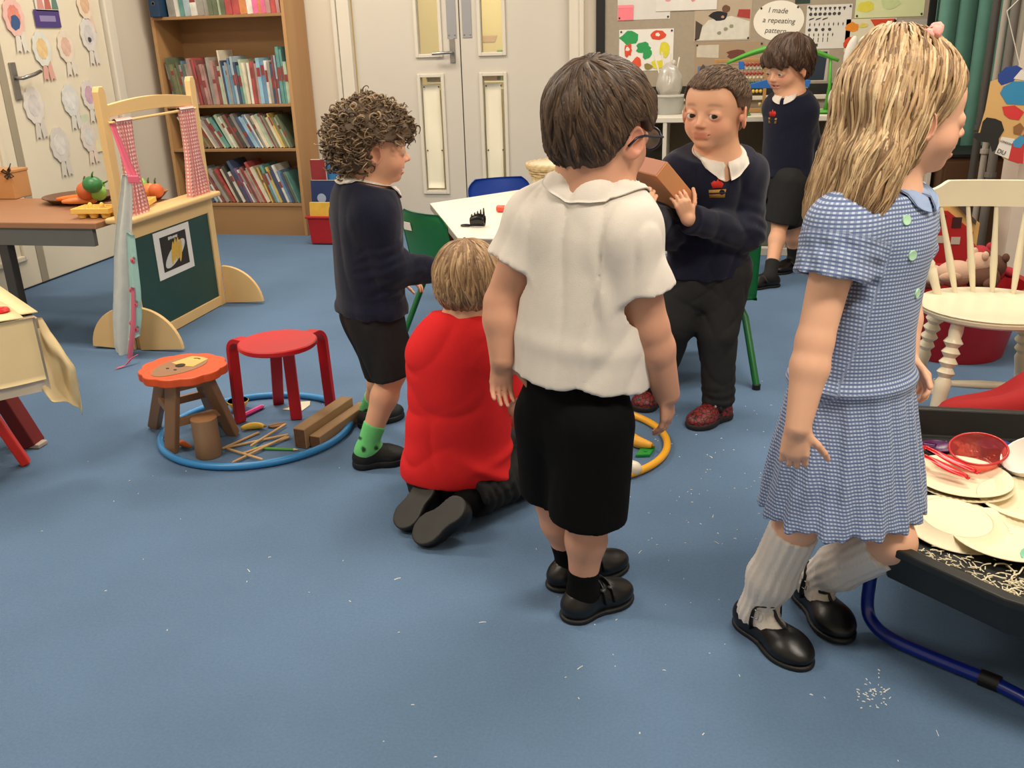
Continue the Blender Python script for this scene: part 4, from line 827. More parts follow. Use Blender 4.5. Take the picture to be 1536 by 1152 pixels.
for k in range(9):
    b_ = build('wooden_piece', MB().box((x-.08+.03*(k % 5)+.01*(k//5), 5.50+.05*(k//5), .445+.012*(k % 2)), (.026, .04, .05), Matrix.Rotation(rp2.uniform(-.4, .4), 3, 'Y')), mat('pale_piece', (.76, .64, .36), .6), None, bevel=.003); tag(b_, 'pale yellow wooden piece in the wooden tray, %s from the left in the %s row' % (ORD(k % 5+1), 'front' if k < 5 else 'back'), 'block', 'wooden pieces in the tray')
x = W(1142, 320, 5.5)[0]; t = thing('storage_box', 'pale blue and white storage box in the lower middle compartment', 'box', (x-.03, 5.55, .045)); build('box_body', MB().box((x-.03, 5.55, .14), (.28, .24, .19), taper=1.05), mat('grey_box', (.42, .44, .42), .5), t, bevel=.008); build('lid', MB().box((x-.03, 5.55, .245), (.31, .27, .02)), mat('blue_lid', (.52, .60, .74), .5), t, bevel=.005)
t = thing('storage_box', 'cream shallow box in the right part of the shelf unit', 'box', (.80, 5.55, .383)); build('box_body', MB().box((.80, 5.55, .43), (.26, .24, .09)), mat('cream_box', (.80, .76, .66), .5), t, bevel=.006); build('lid', MB().box((.80, 5.55, .485), (.28, .26, .016)), mat('blue_lid', (.52, .60, .74), .5), t, bevel=.004)

# red tub with books beside the bookcase
rt = thing('book_tub', 'red plastic tub of picture books beside the bookcase', 'tub', (-2.37, 5.62, 0)); zt = .17
M_rt = mat('tub_red', (.66, .10, .12), .4)
build('tub_wall', MB().box((-2.36, 5.62, .09), (.22, .26, .17), taper=1.08), M_rt, rt, bevel=.008); build('rim', MB().box((-2.36, 5.62, zt+.008), (.26, .30, .016)), M_rt, rt, bevel=.005)
for (lab, col, c, d, ax) in (('navy picture book with a pale emblem in the red tub', '1e2f5c', (-2.36, 5.55, .29), (.20, .015, .22), -.1), ('sky blue picture book at the back of the red tub', '3f86c4', (-2.33, 5.68, .37), (.22, .015, .30), .08), ('red patterned picture book at the left of the tub', '8f2f33', (-2.43, 5.63, .37), (.10, .018, .30), .03), ('yellow picture book lying in front in the red tub', 'cfa43c', (-2.36, 5.50, .22), (.2, .012, .1), -.12)):
    t = thing('picture_book', lab, 'book', (c[0], c[1], c[2]-d[2]/2), 'picture books in the red tub'); R = Matrix.Rotation(ax, 3, 'X')
    build('cover', MB().box(c, d, R), mat('cover_'+col, col, .4, var=.12, vscale=18), t, bevel=.001); build('pages', MB().box((c[0]+.003, c[1], c[2]+.002), (d[0]-.002, d[1]*.6, d[2]), R), M_pages, t)
    if col == '1e2f5c': build('emblem', MB().lathe([(.03, 0), (.03, .002), (0, .002)], 16, (c[0]-.03, c[1]-.0095, c[2]), (0, -1, 0)), mat('pale_emblem', (.6, .65, .75), .5), t)

# ================================================================== RIGHT CORNER
M_teal = mat('teal_curtain_cloth', (.36, .55, .50), .9, var=.05, vscale=12, bump=.15, bscale=200, sheen=.1)
def drapes(name, label, x0, x1, y, z0, z1, nf, amp, m, ph=0):
    o = build(name, MB().sheet(lambda u, v: np.array([x0+(x1-x0)*u+.02*math.sin(u*nf*6.28+1), y+amp*math.sin(u*nf*6.283+ph)*(.55+.45*v)+.01*math.sin(u*3*nf+v*4), z1-(z1-z0)*v]), nf*10, 16, .003), m, None, smooth=True)
    return tag(o, label, 'curtain')
drapes('window_curtain', 'long teal curtain hanging in folds at the right end of the board', 1.20, 1.60, 5.86, .34, 2.4, 4, .035, M_teal)
drapes('sheer_curtain', 'pale grey sheer curtain beside the teal curtain', 1.585, 1.80, 5.70, .30, 2.4, 3, .03, mat('sheer_grey', (.66, .63, .58), .9, var=.05, vscale=10))
struct('trim_3', MB().box((1.72, 4.4, ZC/2), (.86, .22, ZC)), mat('pillar_paint', (.82, .76, .70), .7, var=.02, vscale=3))
xx = W(1482, 330, 4.55)[0]
for k, (px, r, lab) in enumerate(((1480, .020, 'grey vertical pipe nearest the white pillar'), (1471, .014, 'thin pale vertical pipe beside the pillar'), (1462, .018, 'dark grey vertical pipe behind the toy house'))):
    x = W(px, 300, 4.62)[0]; t = thing('heating_pipe', lab, 'pipe', (x, 4.62+.05*k, 0)); pm = mat('pipe_%d' % k, [(.42, .40, .38), (.62, .59, .55), (.26, .25, .24)][k], .5)
    build('pipe_run', MB().tube([(x, 4.62+.05*k, 0), (x, 4.62+.05*k, 2.7)], r, 12), pm, t, smooth=True, angle=40); build('pipe_clip', MB().lathe([(r+.006, 0), (r+.006, .02), (r, .02)], 12, (x, 4.62+.05*k, .55+.1*k)), pm, t)
x0 = W(1340, 230, 5.5)[0]
cbn = thing('low_cabinet', 'dark brown low cabinet under the teal curtain', 'cabinet', (1.43, 5.42, 0)); M_dk = wood('dark_brown_wood', (.30, .19, .11), (.38, .25, .15), 0, 4)
build('cabinet_body', MB().box((1.46, 5.44, .28), (.5, .36, .56)), M_dk, cbn, bevel=.004); build('cabinet_top', MB().box((1.46, 5.44, .57), (.53, .39, .02)), M_blk, cbn, bevel=.003)
for dx in (-.12, .12): build('cabinet_door', MB().box((1.46+dx, 5.255, .29), (.23, .014, .5)), M_dk, cbn, bevel=.003)
# toy house
hs = thing('toy_house', 'wooden toy house with a red front and yellow roof edge behind the white chair', 'toy house', (1.02, 4.35, 0)); HY = 4.28; M_hy = wood('house_yellow', (.80, .62, .34), (.86, .69, .42), 0, 5); M_hr = mat('house_red', (.66, .09, .09), .45)
def HW(px, py): w = W(px, py, HY); return (w[0], w[2])
xl = HW(1300, 330)[0]; xr = HW(1450, 420)[0]; ridge = HW(1378, 288); 
out = [(xl, .03), (xr+.02, .03), (xr+.02, HW(1452, 335)[1]), (HW(1428, 300)[0], HW(1428, 300)[1]), (xl+.06, HW(1428, 300)[1]), (xl, HW(1452, 335)[1])]
build('wall_panel', MB().prism(out, (0, HY, 0), XX, ZX, (0, .22, 0)), M_hy, hs, bevel=.003)
k_ = .93; cxh = (xl+xr)/2; inn = [(cxh+(x-cxh)*.90, .05+(z-.05)*.90) for x, z in out]
rf_ = build('red_front', MB().prism(inn, (0, HY-.012, 0), XX, ZX, (0, .012, 0)), M_hr, hs, bevel=.002)
for px, py, w_, h_ in ((1374, 330, 14, 16), (1402, 330, 14, 16), (1428, 333, 12, 16), (1374, 356, 14, 11), (1400, 358, 14, 11), (1426, 360, 12, 11)):
    a, b = HW(px, py-h_/2), HW(px+w_, py+h_/2); top = py < 345
    build('window_opening', MB().box(((a[0]+b[0])/2, HY-.0135, (a[1]+b[1])/2), (abs(b[0]-a[0]), .003, abs(a[1]-b[1]))), mat('win_dark' if top else 'win_white', (.22, .05, .05) if top else (.72, .66, .6), .5), rf_)
a, b = HW(1428, 298), HW(1458, 335); build('roof_slat', MB().beam((a[0]-.01, HY+.10, a[1]+.008), (b[0]+.02, HY+.10, b[1]+.0), .24, .016, (0, 0, 1)) if False else MB().prism([(a[0]-.01, a[1]+.002), (b[0]+.01, b[1]-.004), (b[0]+.012, b[1]+.014), (a[0]-.01, a[1]+.018)], (0, HY-.02, 0), XX, ZX, (0, .26, 0)), mat('roof_dark', (.28, .22, .16), .6), hs)
# red toy tub with soft toys
tb = thing('toy_tub', 'red plastic tub of soft toys behind the white chair', 'tub', (.98, 3.75, 0))
build('tub_wall', MB().lathe([(0, .002), (.20, .002), (.25, .27), (.262, .275), (.262, .285), (.24, .28), (.19, .012), (0, .012)], 32, (.97, 3.75, 0)), mat('tub_red2', (.60, .06, .09), .4), tb, smooth=True, angle=45)
for sx in (-1, 1): build('handle', MB().tube([(.97+sx*(.24+.05*math.sin(a)), 3.75+.06*math.cos(a), .25+.04*math.sin(a)) for a in np.linspace(0, math.pi, 10)], .009, 8), mat('tub_red2', (.60, .06, .09), .4), tb, smooth=True)
def softtoy(label, c, col, rz):
    t = thing('soft_toy', label, 'soft toy', c, 'soft toys in the red tub'); M = mat('plush_%s' % col, col, .95, bump=.4, bscale=150); R = Matrix.Rotation(rz, 3, 'Z'); o = Vector(c)
    build('body', MB().ell(o, (.075, .055, .05), R, n=16, k=10), M, t, smooth=True); build('head', MB().ell(o+R @ Vector((.085, 0, .035)), (.045, .042, .042), R, n=14, k=10), M, t, smooth=True)
    for sy in (-1, 1): build('ear', MB().ell(o+R @ Vector((.085, sy*.035, .07)), (.012, .014, .018), R, n=10, k=8), M, t, smooth=True); build('limb', MB().ell(o+R @ Vector((-.05, sy*.05, .0)), (.045, .02, .02), R, n=12, k=8), M, t, smooth=True)
softtoy('pale pink soft toy lying over the edge of the red tub', (.93, 3.62, .335), 'c7a48c', .3); softtoy('grey white soft toy at the left of the red tub', (.84, 3.68, .31), 'b5aa9c', 2.6); softtoy('dark brown soft toy at the right of the red tub', (1.03, 3.63, .315), '5b3a2c', .9); softtoy('small red soft toy at the back of the tub', (1.09, 3.78, .315), 'a52a34', 1.8)
# white spindle chair
M_cw = mat('white_chair_paint', (.90, .86, .75), .35, var=.02, vscale=6)
CX, CY, SZ = .875, 2.93, .41
wc = thing('spindle_chair', 'white painted spindle back chair with turned legs', 'chair', (CX, CY, 0))
m = MB(); prof = [(0, -.030), (.19, -.030), (.205, -.022), (.208, -.012), (.202, -.009), (.208, -.004), (.204, .0), (.17, -.003), (.10, -.006), (0, -.007)]
m.lathe(prof, 48, (CX, CY, SZ), sx=1.04, sy=.98); build('seat', m, M_cw, wc, smooth=True, angle=30)
def turned(a, b, radii, n=14):
    a = np.array(a, float); b = np.array(b, float); k = len(radii)
    return MB().lathe([(0, 0)]+[(r, np.linalg.norm(b-a)*t) for t, r in radii]+[(0, np.linalg.norm(b-a))], n, a, b-a)
LEGP = [(0, .012), (.05, .014), (.18, .021), (.19, .023), (.20, .019), (.45, .022), (.52, .024), (.56, .016), (.60, .026), (.64, .016), (.68, .027), (.72, .016), (.76, .027), (.80, .016), (.84, .028), (.88, .018), (.92, .020), (1, .018)]
legs = []
for sx, sy in ((-1, -1), (1, -1), (1, 1), (-1, 1)):
    a = (CX+sx*.175, CY+sy*.165, .003); b = (CX+sx*.125, CY+sy*.115, SZ-.028); legs.append((np.array(a), np.array(b)))
    build('leg', turned(a, b, LEGP), M_cw, wc, smooth=True, angle=45)
for i, j in ((0, 3), (1, 2)):
    a = legs[i][0]*.62+legs[i][1]*.38; b = legs[j][0]*.62+legs[j][1]*.38; build('stretcher', turned(a, b, [(0, .008), (.3, .012), (.5, .014), (.7, .012), (1, .008)]), M_cw, wc, smooth=True, angle=50)
build('stretcher', turned((legs[0][0]*.62+legs[0][1]*.38+legs[3][0]*.62+legs[3][1]*.38)/2, (legs[1][0]*.62+legs[1][1]*.38+legs[2][0]*.62+legs[2][1]*.38)/2, [(0, .008), (.5, .014), (1, .008)]), M_cw, wc, smooth=True, angle=50)
CRX = CX-.030; zc = .715
bp = [(-.25, -.035), (.25, -.035), (.25, .012), (.17, .014), (.14, .022), (.115, .038), (-.115, .038), (-.14, .022), (-.17, .014), (-.25, .012)]
m = MB()
nn = 30; top = lambda x: .014+(.026 if abs(x) < .11 else .026*max(0, 1-(abs(x)-.11)/.045)**1.5)
def crest(u, v): x = -.265+.53*u; return np.array([CRX+x, CY+.172-.10*(x/.27)**2*.55, zc+.006-.045+(top(x)+.039)*v])
build('crest_rail', m.sheet(crest, 60, 6, .020), M_cw, wc, smooth=True, angle=40)
for k in range(6):
    f = (k-2.5); xb, xt = CX+.005+f*.056, CRX+f*.082
    a = (xb, CY+.155-.02*abs(f)/2.5-.004*f*f, SZ-.01); b = (xt, CY+.172-.10*((xt-CRX)/.27)**2*.55, zc-.036)
    prof = [(0, .006), (.12, .0085), (.35, .0115), (.6, .009), (1, .006)] if abs(f) < 2.4 else [(0, .011), (.15, .013), (.30, .017), (.33, .013), (.36, .017), (.40, .013), (.75, .012), (1, .009)]
    build('spindle', turned(a, b, prof, 12), M_cw, wc, smooth=True, angle=50)
# red cushion
rc = thing('floor_cushion', 'big red fabric floor cushion heaped in front of the white chair', 'cushion', (1.03, 2.55, 0)); M_rc = mat('red_canvas', (.60, .045, .06), .85, var=.06, vscale=6, bump=.3, bscale=12)
m = MB(); bmx = bmesh.new(); bmesh.ops.create_icosphere(bmx, subdivisions=5, radius=1); vs = []
for v in bmx.verts:
    x, y, z = v.co; r = 1+.05*math.sin(7*x+3*z)+.04*math.sin(9*y+5*x)+.03*math.sin(13*z+4*y); sx = .40
    zz = z*(.155+.06*(x+1)/2*1.2); vs.append((1.03+x*sx*r, 2.57+y*.17*r, max(.002, .150+.05*x+zz*r)))
m.add(vs, [tuple(v.index for v in f.verts) for f in bmx.faces]); bmx.free(); build('cushion_cover', m, M_rc, rc, smooth=True)
build('seam', MB().tube([(1.03+.40*math.cos(a), 2.57+.172*math.sin(a), .155+.05*math.cos(a)) for a in np.linspace(0, 2*math.pi, 60)[:-1]], .006, 6, closed=True), M_rc, rc, smooth=True)

# card with cut-out pictures hanging by the pillar
bn = thing('picture_card', 'hanging card of blue red and black cut-out shapes by the pillar', 'card', (1.30, 4.2, .65)); BYY = 4.20
def BW(poly): return [(W(a, b, BYY)[0], W(a, b, BYY)[2]) for a, b in poly]
build('cream_card', MB().prism(BW([(1486, 122), (1545, 105), (1545, 200), (1528, 246), (1505, 238), (1482, 205), (1466, 205), (1478, 165)]), (0, BYY, 0), XX, ZX, (0, .002, 0)), mat('card_cream', (.82, .66, .42), .7), bn)
for k, (poly, col, nm) in enumerate((([(1497, 112), (1508, 101), (1525, 98), (1534, 103), (1520, 122), (1502, 128), (1497, 122)], '1e3f8c', 'blue_shape'), ([(1520, 118), (1532, 104), (1545, 112), (1545, 122)], 'd9d5cc', 'white_shape'), ([(1505, 130), (1520, 122), (1545, 122), (1545, 158), (1510, 156), (1500, 140)], '2f86b4', 'light_blue_shape'), ([(1503, 160), (1522, 158), (1536, 168), (1528, 180), (1514, 178), (1506, 172)], 'cf3434', 'red_shape'), ([(1474, 182), (1480, 176), (1493, 178), (1502, 182), (1506, 195), (1498, 208), (1498, 222), (1488, 228), (1484, 214), (1468, 212), (1460, 206), (1462, 200), (1470, 199)], '1d1c1b', 'black_shape'), ([(1502, 205), (1522, 208), (1516, 240), (1492, 230)], 'e2ded6', 'white_label'), ([(1518, 215), (1530, 205), (1538, 200), (1534, 246), (1512, 240)], 'c53634', 'red_shape'), ([(1520, 190), (1530, 184), (1536, 192), (1530, 202), (1520, 200)], '8c6038', 'brown_shape'), ([(1519, 212), (1532, 202), (1538, 210), (1530, 222), (1520, 220)], '3f8fbd', 'light_blue_shape'))):
    q = build(nm, MB().prism(BW(poly), (0, BYY-.0012-.0004*k, 0), XX, ZX, (0, .0011, 0)), mat('card_'+col, col, .6), bn)
for s, (px, py), sz in (('LONDON', (1509, 214), .011), ('DU', (1502, 228), .024)):
    p = W(px, py, BYY-.005); text('lettering', s, sz, (p[0], BYY-.006, p[2]), (1, 0, -.35), (.35, 0, 1), M_blk, bn)
build('hanging_cord', MB().tube([(W(1530, 100, BYY)[0], BYY, W(1530, 100, BYY)[2]), (W(1515, 0, BYY)[0], BYY+.02, 1.25), (1.33, BYY+.085, 1.45)], .002, 6), mat('cord_white', (.8, .78, .72), .7), bn)

# ================================================================== TUFF TRAY
TP_ = [(.54, 2.37), (.46, 2.20), (.352, 1.64), (.53, 1.475), (.92, 1.28), (1.36, 1.30), (1.62, 1.60), (1.62, 2.10), (1.40, 2.37)]
tcx, tcy = 1.0, 1.86; ZR, ZF = .285, .215
def offp(k, z): return [(tcx+(x-tcx)*k, tcy+(y-tcy)*k, z) for x, y in TP_]
ty = thing('play_tray', 'big black plastic play tray with a flat rim on a low blue stand', 'tray', (tcx, tcy, 0)); M_tk = mat('black_tray_plastic', (.10, .105, .10), .45, var=.05, vscale=20)
n = len(TP_); rings = [offp(.93, ZF-.012), offp(.96, ZF-.012), offp(.985, ZR-.02), offp(1.0, ZR-.018), offp(1.0, ZR), offp(.955, ZR), offp(.93, ZF+.0), offp(.90, ZF-.002)]
m = MB(); vs = [p for r in rings for p in r]; fs = []
for i in range(len(rings)-1):
    for j in range(n): fs.append((i*n+j, (i+1)*n+j, (i+1)*n+(j+1) % n, i*n+(j+1) % n))
m.add(vs, fs); m.add(offp(.90, ZF-.002), [tuple(range(n))[::-1] if False else tuple(range(n-1, -1, -1))]); m.add(offp(.93, ZF-.012), [tuple(range(n))])
build('tray_shell', m, M_tk, ty, bevel=.006)
M_bt = mat('blue_tube', (.03, .14, .52), .3, coat=.3)
fr = [F(1302, 925, .03), F(1330, 957, .014), F(1400, 987, .014), F(1536, 1041, .014)]
pth = [(.43, 1.745, .20), (.425, 1.735, .12), (.418, 1.722, .06), (.425, 1.70, .028), (.45, 1.668, .015), (fr[2][0], fr[2][1], .014), (fr[3][0], fr[3][1], .014), (.95, 1.18, .014), (1.40, 1.42, .014), (1.46, 1.50, .03), (1.48, 1.52, .08), (1.48, 1.52, .2)]
pth[3] = tuple(F(1304, 930, .03)); pth[4] = tuple(F(1328, 955, .016)); pth[2] = tuple(F(1300, 905, .06)); pth[1] = (pth[2][0]+.002, pth[2][1]+.004, .12); pth[0] = (pth[2][0]+.004, pth[2][1]+.008, .2)
def smoothp(P, it=2):
    P = [np.array(p, float) for p in P]
    for _ in range(it):
        Q_ = [P[0]]
        for a, b in zip(P[:-1], P[1:]): Q_ += [a*.75+b*.25, a*.25+b*.75]
        P = Q_+[P[-1]]
    return P
build('stand_frame', MB().tube(smoothp(pth), .0135, 12), M_bt, ty, smooth=True, angle=50)
build('stand_frame', MB().tube(smoothp([(.50, 2.2, .2), (.50, 2.2, .05), (.52, 2.24, .015), (.8, 2.3, .014), (1.3, 2.3, .014), (1.42, 2.2, .03), (1.42, 2.18, .2)]), .0135, 12), M_bt, ty, smooth=True, angle=50)
a = F(1470, 1015, .014); b = F(1500, 1027, .014); build('frame_joint', MB().tube([a, b], .0165, 14), M_blk, ty, smooth=True, angle=50)
# rice and shreds in the tray
rg = random.Random(21)
def inside(x, y, k=.86):
    x = tcx+(x-tcx)/k; y = tcy+(y-tcy)/k; c = False; j = n-1
    for i in range(n):
        if (TP_[i][1] > y) != (TP_[j][1] > y) and x < (TP_[j][0]-TP_[i][0])*(y-TP_[i][1])/(TP_[j][1]-TP_[i][1])+TP_[i][0]: c = not c
        j = i
    return c
m = MB(); cnt = 0; cl_ = [(rg.uniform(.42, 1.2), rg.uniform(1.4, 2.36), rg.uniform(.04, .12)) for _ in range(26)]+[(x_, 2.26, .06) for x_ in np.arange(.5, 1.2, .07)]+[(.47, 1.66, .05), (.44, 1.75, .05), (.5, 1.58, .05)]
while cnt < 2600:
    c = rg.choice(cl_); x, y = rg.gauss(c[0], c[2]), rg.gauss(c[1], c[2]*.7)
    if not inside(x, y): continue
    a = rg.uniform(0, 6.28); l = rg.uniform(.004, .011); w = .0011; dx, dy = math.cos(a), math.sin(a); z = ZF+.0005+rg.uniform(0, .005)
    m.add([(x-dx*l-dy*w, y-dy*l+dx*w, z), (x-dx*l+dy*w, y-dy*l-dx*w, z), (x+dx*l+dy*w, y+dy*l-dx*w, z+rg.uniform(-.001, .003)), (x+dx*l-dy*w, y+dy*l+dx*w, z+.001), (x, y, z+.0022)], [(0, 1, 4), (1, 2, 4), (2, 3, 4), (3, 0, 4), (3, 2, 1, 0)]); cnt += 1
rice = build('rice_grains', m, mat('rice_white', (.86, .82, .70), .7), None); tag(rice, 'white rice grains scattered over the black play tray', 'rice', kind='stuff')
m = MB()
for k in range(42):
    x, y = (rg.uniform(.44, .9), rg.uniform(1.38, 1.75)) if k < 30 else (rg.uniform(.5, 1.2), rg.uniform(1.4, 2.3))
    if not inside(x, y, .84): continue
    a = rg.uniform(0, 6.28); p = np.array([x, y, ZF+.004]); pts = [p]
    for s_ in range(9): a += rg.uniform(-.9, .9); p = p+np.array([math.cos(a)*.008, math.sin(a)*.008, rg.uniform(-.001, .0018)]); p[2] = max(ZF+.0025, p[2]); pts.append(p)
    m.tube(pts, .0018, 5)
sh_ = build('paper_shreds', m, mat('rice_white', (.86, .82, .70), .7), None, smooth=True); tag(sh_, 'curled white paper shreds lying in the black play tray', 'shreds', kind='stuff')
# plates
M_plate = mat('cream_paper_plate', (.93, .88, .75), .7, var=.015, vscale=10)
def plate(label, c, r, tilt=(0, 0), flip=False, lift=0):
    t = thing('paper_plate', label, 'plate', c, 'paper plates in the black play tray'); k = 96; s_ = -1 if flip else 1
    R = Matrix.Rotation(tilt[0], 3, 'X') @ Matrix.Rotation(tilt[1], 3, 'Y')
    def ring(prof, flute):
        vs = []; fs = []
        for rr_, h in prof:
            for j in range(k):
                f = 1 if rr_ < flute[0] else 0
                hh_ = h+(.0011*(1 if j % 2 else -1) if flute[0] < rr_ < flute[1] else 0)
                v = R @ Vector((rr_*math.cos(2*math.pi*j/k), rr_*math.sin(2*math.pi*j/k), s_*hh_+(.020 if flip else 0))); vs.append((c[0]+v[0], c[1]+v[1], c[2]+v[2]))
        for i in range(len(prof)-1):
            for j in range(k): fs.append((i*k+j, i*k+(j+1) % k, (i+1)*k+(j+1) % k, (i+1)*k+j))
        return vs, fs
    base = [(.0005, .002), (.35*r, .002), (.66*r, .002), (.68*r, .003)]; rim = [(.68*r, .003), (.74*r, .009), (.84*r, .014), (.96*r, .018), (r, .018), (r, .0165), (.95*r, .0165), (.84*r, .0125), (.74*r, .0075), (.67*r, .001)]
    build('plate_base', MB().add(*ring(base+[(.66*r, .0005), (.0005, .0005)], (9, 9))), M_plate, t, smooth=True, angle=40); build('fluted_rim', MB().add(*ring(rim, (.72*r, .97*r))), M_plate, t, smooth=True)
pr = .108
c = F(1442, 727, ZF+.012); plate('cream paper plate, lower of the two stacked under the red tongs', (c[0], c[1], ZF+.006), pr); plate('cream paper plate with red tongs on it, upper of two', (c[0]-.003, c[1]+.004, ZF+.0165), pr)
c = F(1432, 780, ZF+.02); plate('upside down cream paper plate in front of the stacked plates', (c[0], c[1], ZF+.009), pr*.98, (.10, .05), True)
c = F(1510, 808, ZF+.01); plate('cream paper plate half under the upside down plate', (c[0], c[1], ZF+.004), pr*1.02)
c = F(1548, 756, ZF+.01); plate('cream paper plate at the right frame edge of the tray', (c[0], c[1], ZF+.004), pr*1.02)
c = F(1436, 700, ZF+.04); c2 = F(1398, 682, ZF+.055)
tg = thing('red_tongs', 'red plastic tongs lying on the upper paper plate', 'tongs', (c[0], c[1], ZF+.035)); M_rtg = mat('red_plastic_gloss', (.82, .04, .09), .25)
for (p1, p0, sg) in (((1463, 708), (1388, 672), 1), ((1450, 716), (1384, 684), -1)):
    a, b = F(p1[0], p1[1], ZF+.040), F(p0[0], p0[1], ZF+.055); d = b-a; x_, y_, z_ = frame(d)
    m = MB().sheet(lambda u, v: a+d*v+x_*(u-.5)*(.006+.022*math.sin(math.pi*min(1, v*1.1+.05)))+np.array([0, 0, .006*math.cos((u-.5)*3)]), 6, 16, .0025); build('tong_arm', m, M_rtg, tg, smooth=True)
    m = MB()
    for k in range(3): m.tube([a+x_*(k-1)*.003, a-d*.06+x_*(k-1)*.0035], [.0022, .0015], 6)
    build('tong_teeth', m, M_rtg, tg, smooth=True)
a, b = F(1388, 672, ZF+.055), F(1384, 684, ZF+.055); build('tong_bend', MB().tube([a, a+np.array([-.03, .01, 0]), b+np.array([-.03, 0, 0]), b], .006, 8), M_rtg, tg, smooth=True)
c = F(1466, 694, ZF+.02); t = thing('pink_bowl', 'see-through red plastic bowl tilted in the tray', 'bowl', (c[0], c[1], ZF+.003)); M_pb = mat('red_clear_plastic', (.96, .45, .42), .12, trans=.75)
ax = np.array([-.12, -.22, 1])
build('bowl_shell', MB().lathe([(0, 0), (.032, .0), (.052, .022), (.062, .050), (.0595, .050), (.05, .024), (.034, .003), (0, .003)], 36, (c[0], c[1], ZF+.012), ax), M_pb, t, smooth=True, angle=50)
x_, y_, z_ = frame(ax); o_ = np.array([c[0], c[1], ZF+.012])+z_*.050; build('bowl_rim', MB().tube([o_+x_*.062*math.cos(q)+y_*.062*math.sin(q) for q in np.linspace(0, 2*math.pi, 41)[:-1]], .0028, 8, closed=True), mat('red_rim', (.85, .22, .22), .2, trans=.3), t, smooth=True)
def scoop(name, label, col, pA, pB, rad, hz=.025):
    a, b = F(*pA, ZF+hz), F(*pB, ZF+hz*.8); d = b-a; L0 = np.linalg.norm(d); t = thing(name, label, 'spoon', (a[0], a[1], ZF+.002)); M = mat(name+'_plastic', col, .3)
    build('spoon_bowl', MB().lathe([(0, 0), (rad*.6, .003), (rad, .018), (rad*.95, .019), (rad*.55, .006), (0, .004)], 24, (a[0], a[1], ZF+.006), sx=1.25), M, t, smooth=True, angle=50)
    x_, y_, z_ = frame(d); build('spoon_handle', MB().sheet(lambda u, v: a+d*(.12+.88*v)+x_*(u-.5)*(.012+.008*v)+np.array([0, 0, -.004*math.cos((u-.5)*3)]), 4, 14, .004), M, t, smooth=True)
scoop('purple_spoon', 'dark purple plastic scoop behind the red tongs', (.30, .03, .30), (1408, 668), (1375, 664), .035)
scoop('blue_spoon', 'blue plastic scoop beside the see-through bowl', (.05, .22, .52), (1492, 662), (1532, 692), .032, .03)
c = F(1543, 700, ZF+.03); t = thing('white_bowl', 'white plastic bowl at the right frame edge of the tray', 'bowl', (c[0], c[1], ZF)); build('bowl_shell', MB().lathe([(0, 0), (.03, 0), (.062, .035), (.066, .05), (.063, .05), (.03, .004), (0, .004)], 30, (c[0]+.02, c[1], ZF+.022), (-.5, -.2, 1)), mat('white_gloss_plastic', (.92, .9, .86), .3), t, smooth=True, angle=50)
build('bowl_foot', MB().lathe([(.028, -.002), (.03, .004), (.024, .004)], 20, (c[0]+.02, c[1], ZF+.020), (-.5, -.2, 1)), mat('white_gloss_plastic', (.92, .9, .86), .3), t)
c = F(1534, 838, ZF+.008); t = thing('mint_saucer', 'pale green plastic saucer peeping from under the plates', 'saucer', (c[0]+.03, c[1], ZF)); build('lid_disc', MB().lathe([(0, .002), (.04, .002), (.045, .008), (.04, .010), (0, .010)], 24, (c[0]+.045, c[1]+.01, ZF)), mat('mint_plastic', (.45, .75, .62), .35), t, smooth=True, angle=40)

# ================================================================== STOOLS, HOOPS AND LOOSE PARTS ON THE CARPET
M_hb = mat('hoop_blue', (.20, .52, .76), .35, var=.04, vscale=10); M_hy_ = mat('hoop_yellow', (.93, .67, .16), .4, var=.03, vscale=10)
h1 = build('blue_hoop', MB().tube([(-1.43+.308*math.cos(a), 2.595+.302*math.sin(a), .0125) for a in np.linspace(0, 2*math.pi, 73)[:-1]], .0115, 12, closed=True), M_hb, None, smooth=True); tag(h1, 'light blue plastic hoop lying round the two stools', 'hoop')
h2 = build('yellow_hoop', MB().tube([(-.362+.282*math.cos(a), 2.63+.282*math.sin(a), .0125) for a in np.linspace(0, 2*math.pi, 73)[:-1]], .0115, 12, closed=True), M_hy_, None, smooth=True); tag(h2, 'yellow plastic hoop on the carpet behind the boy in white', 'hoop')
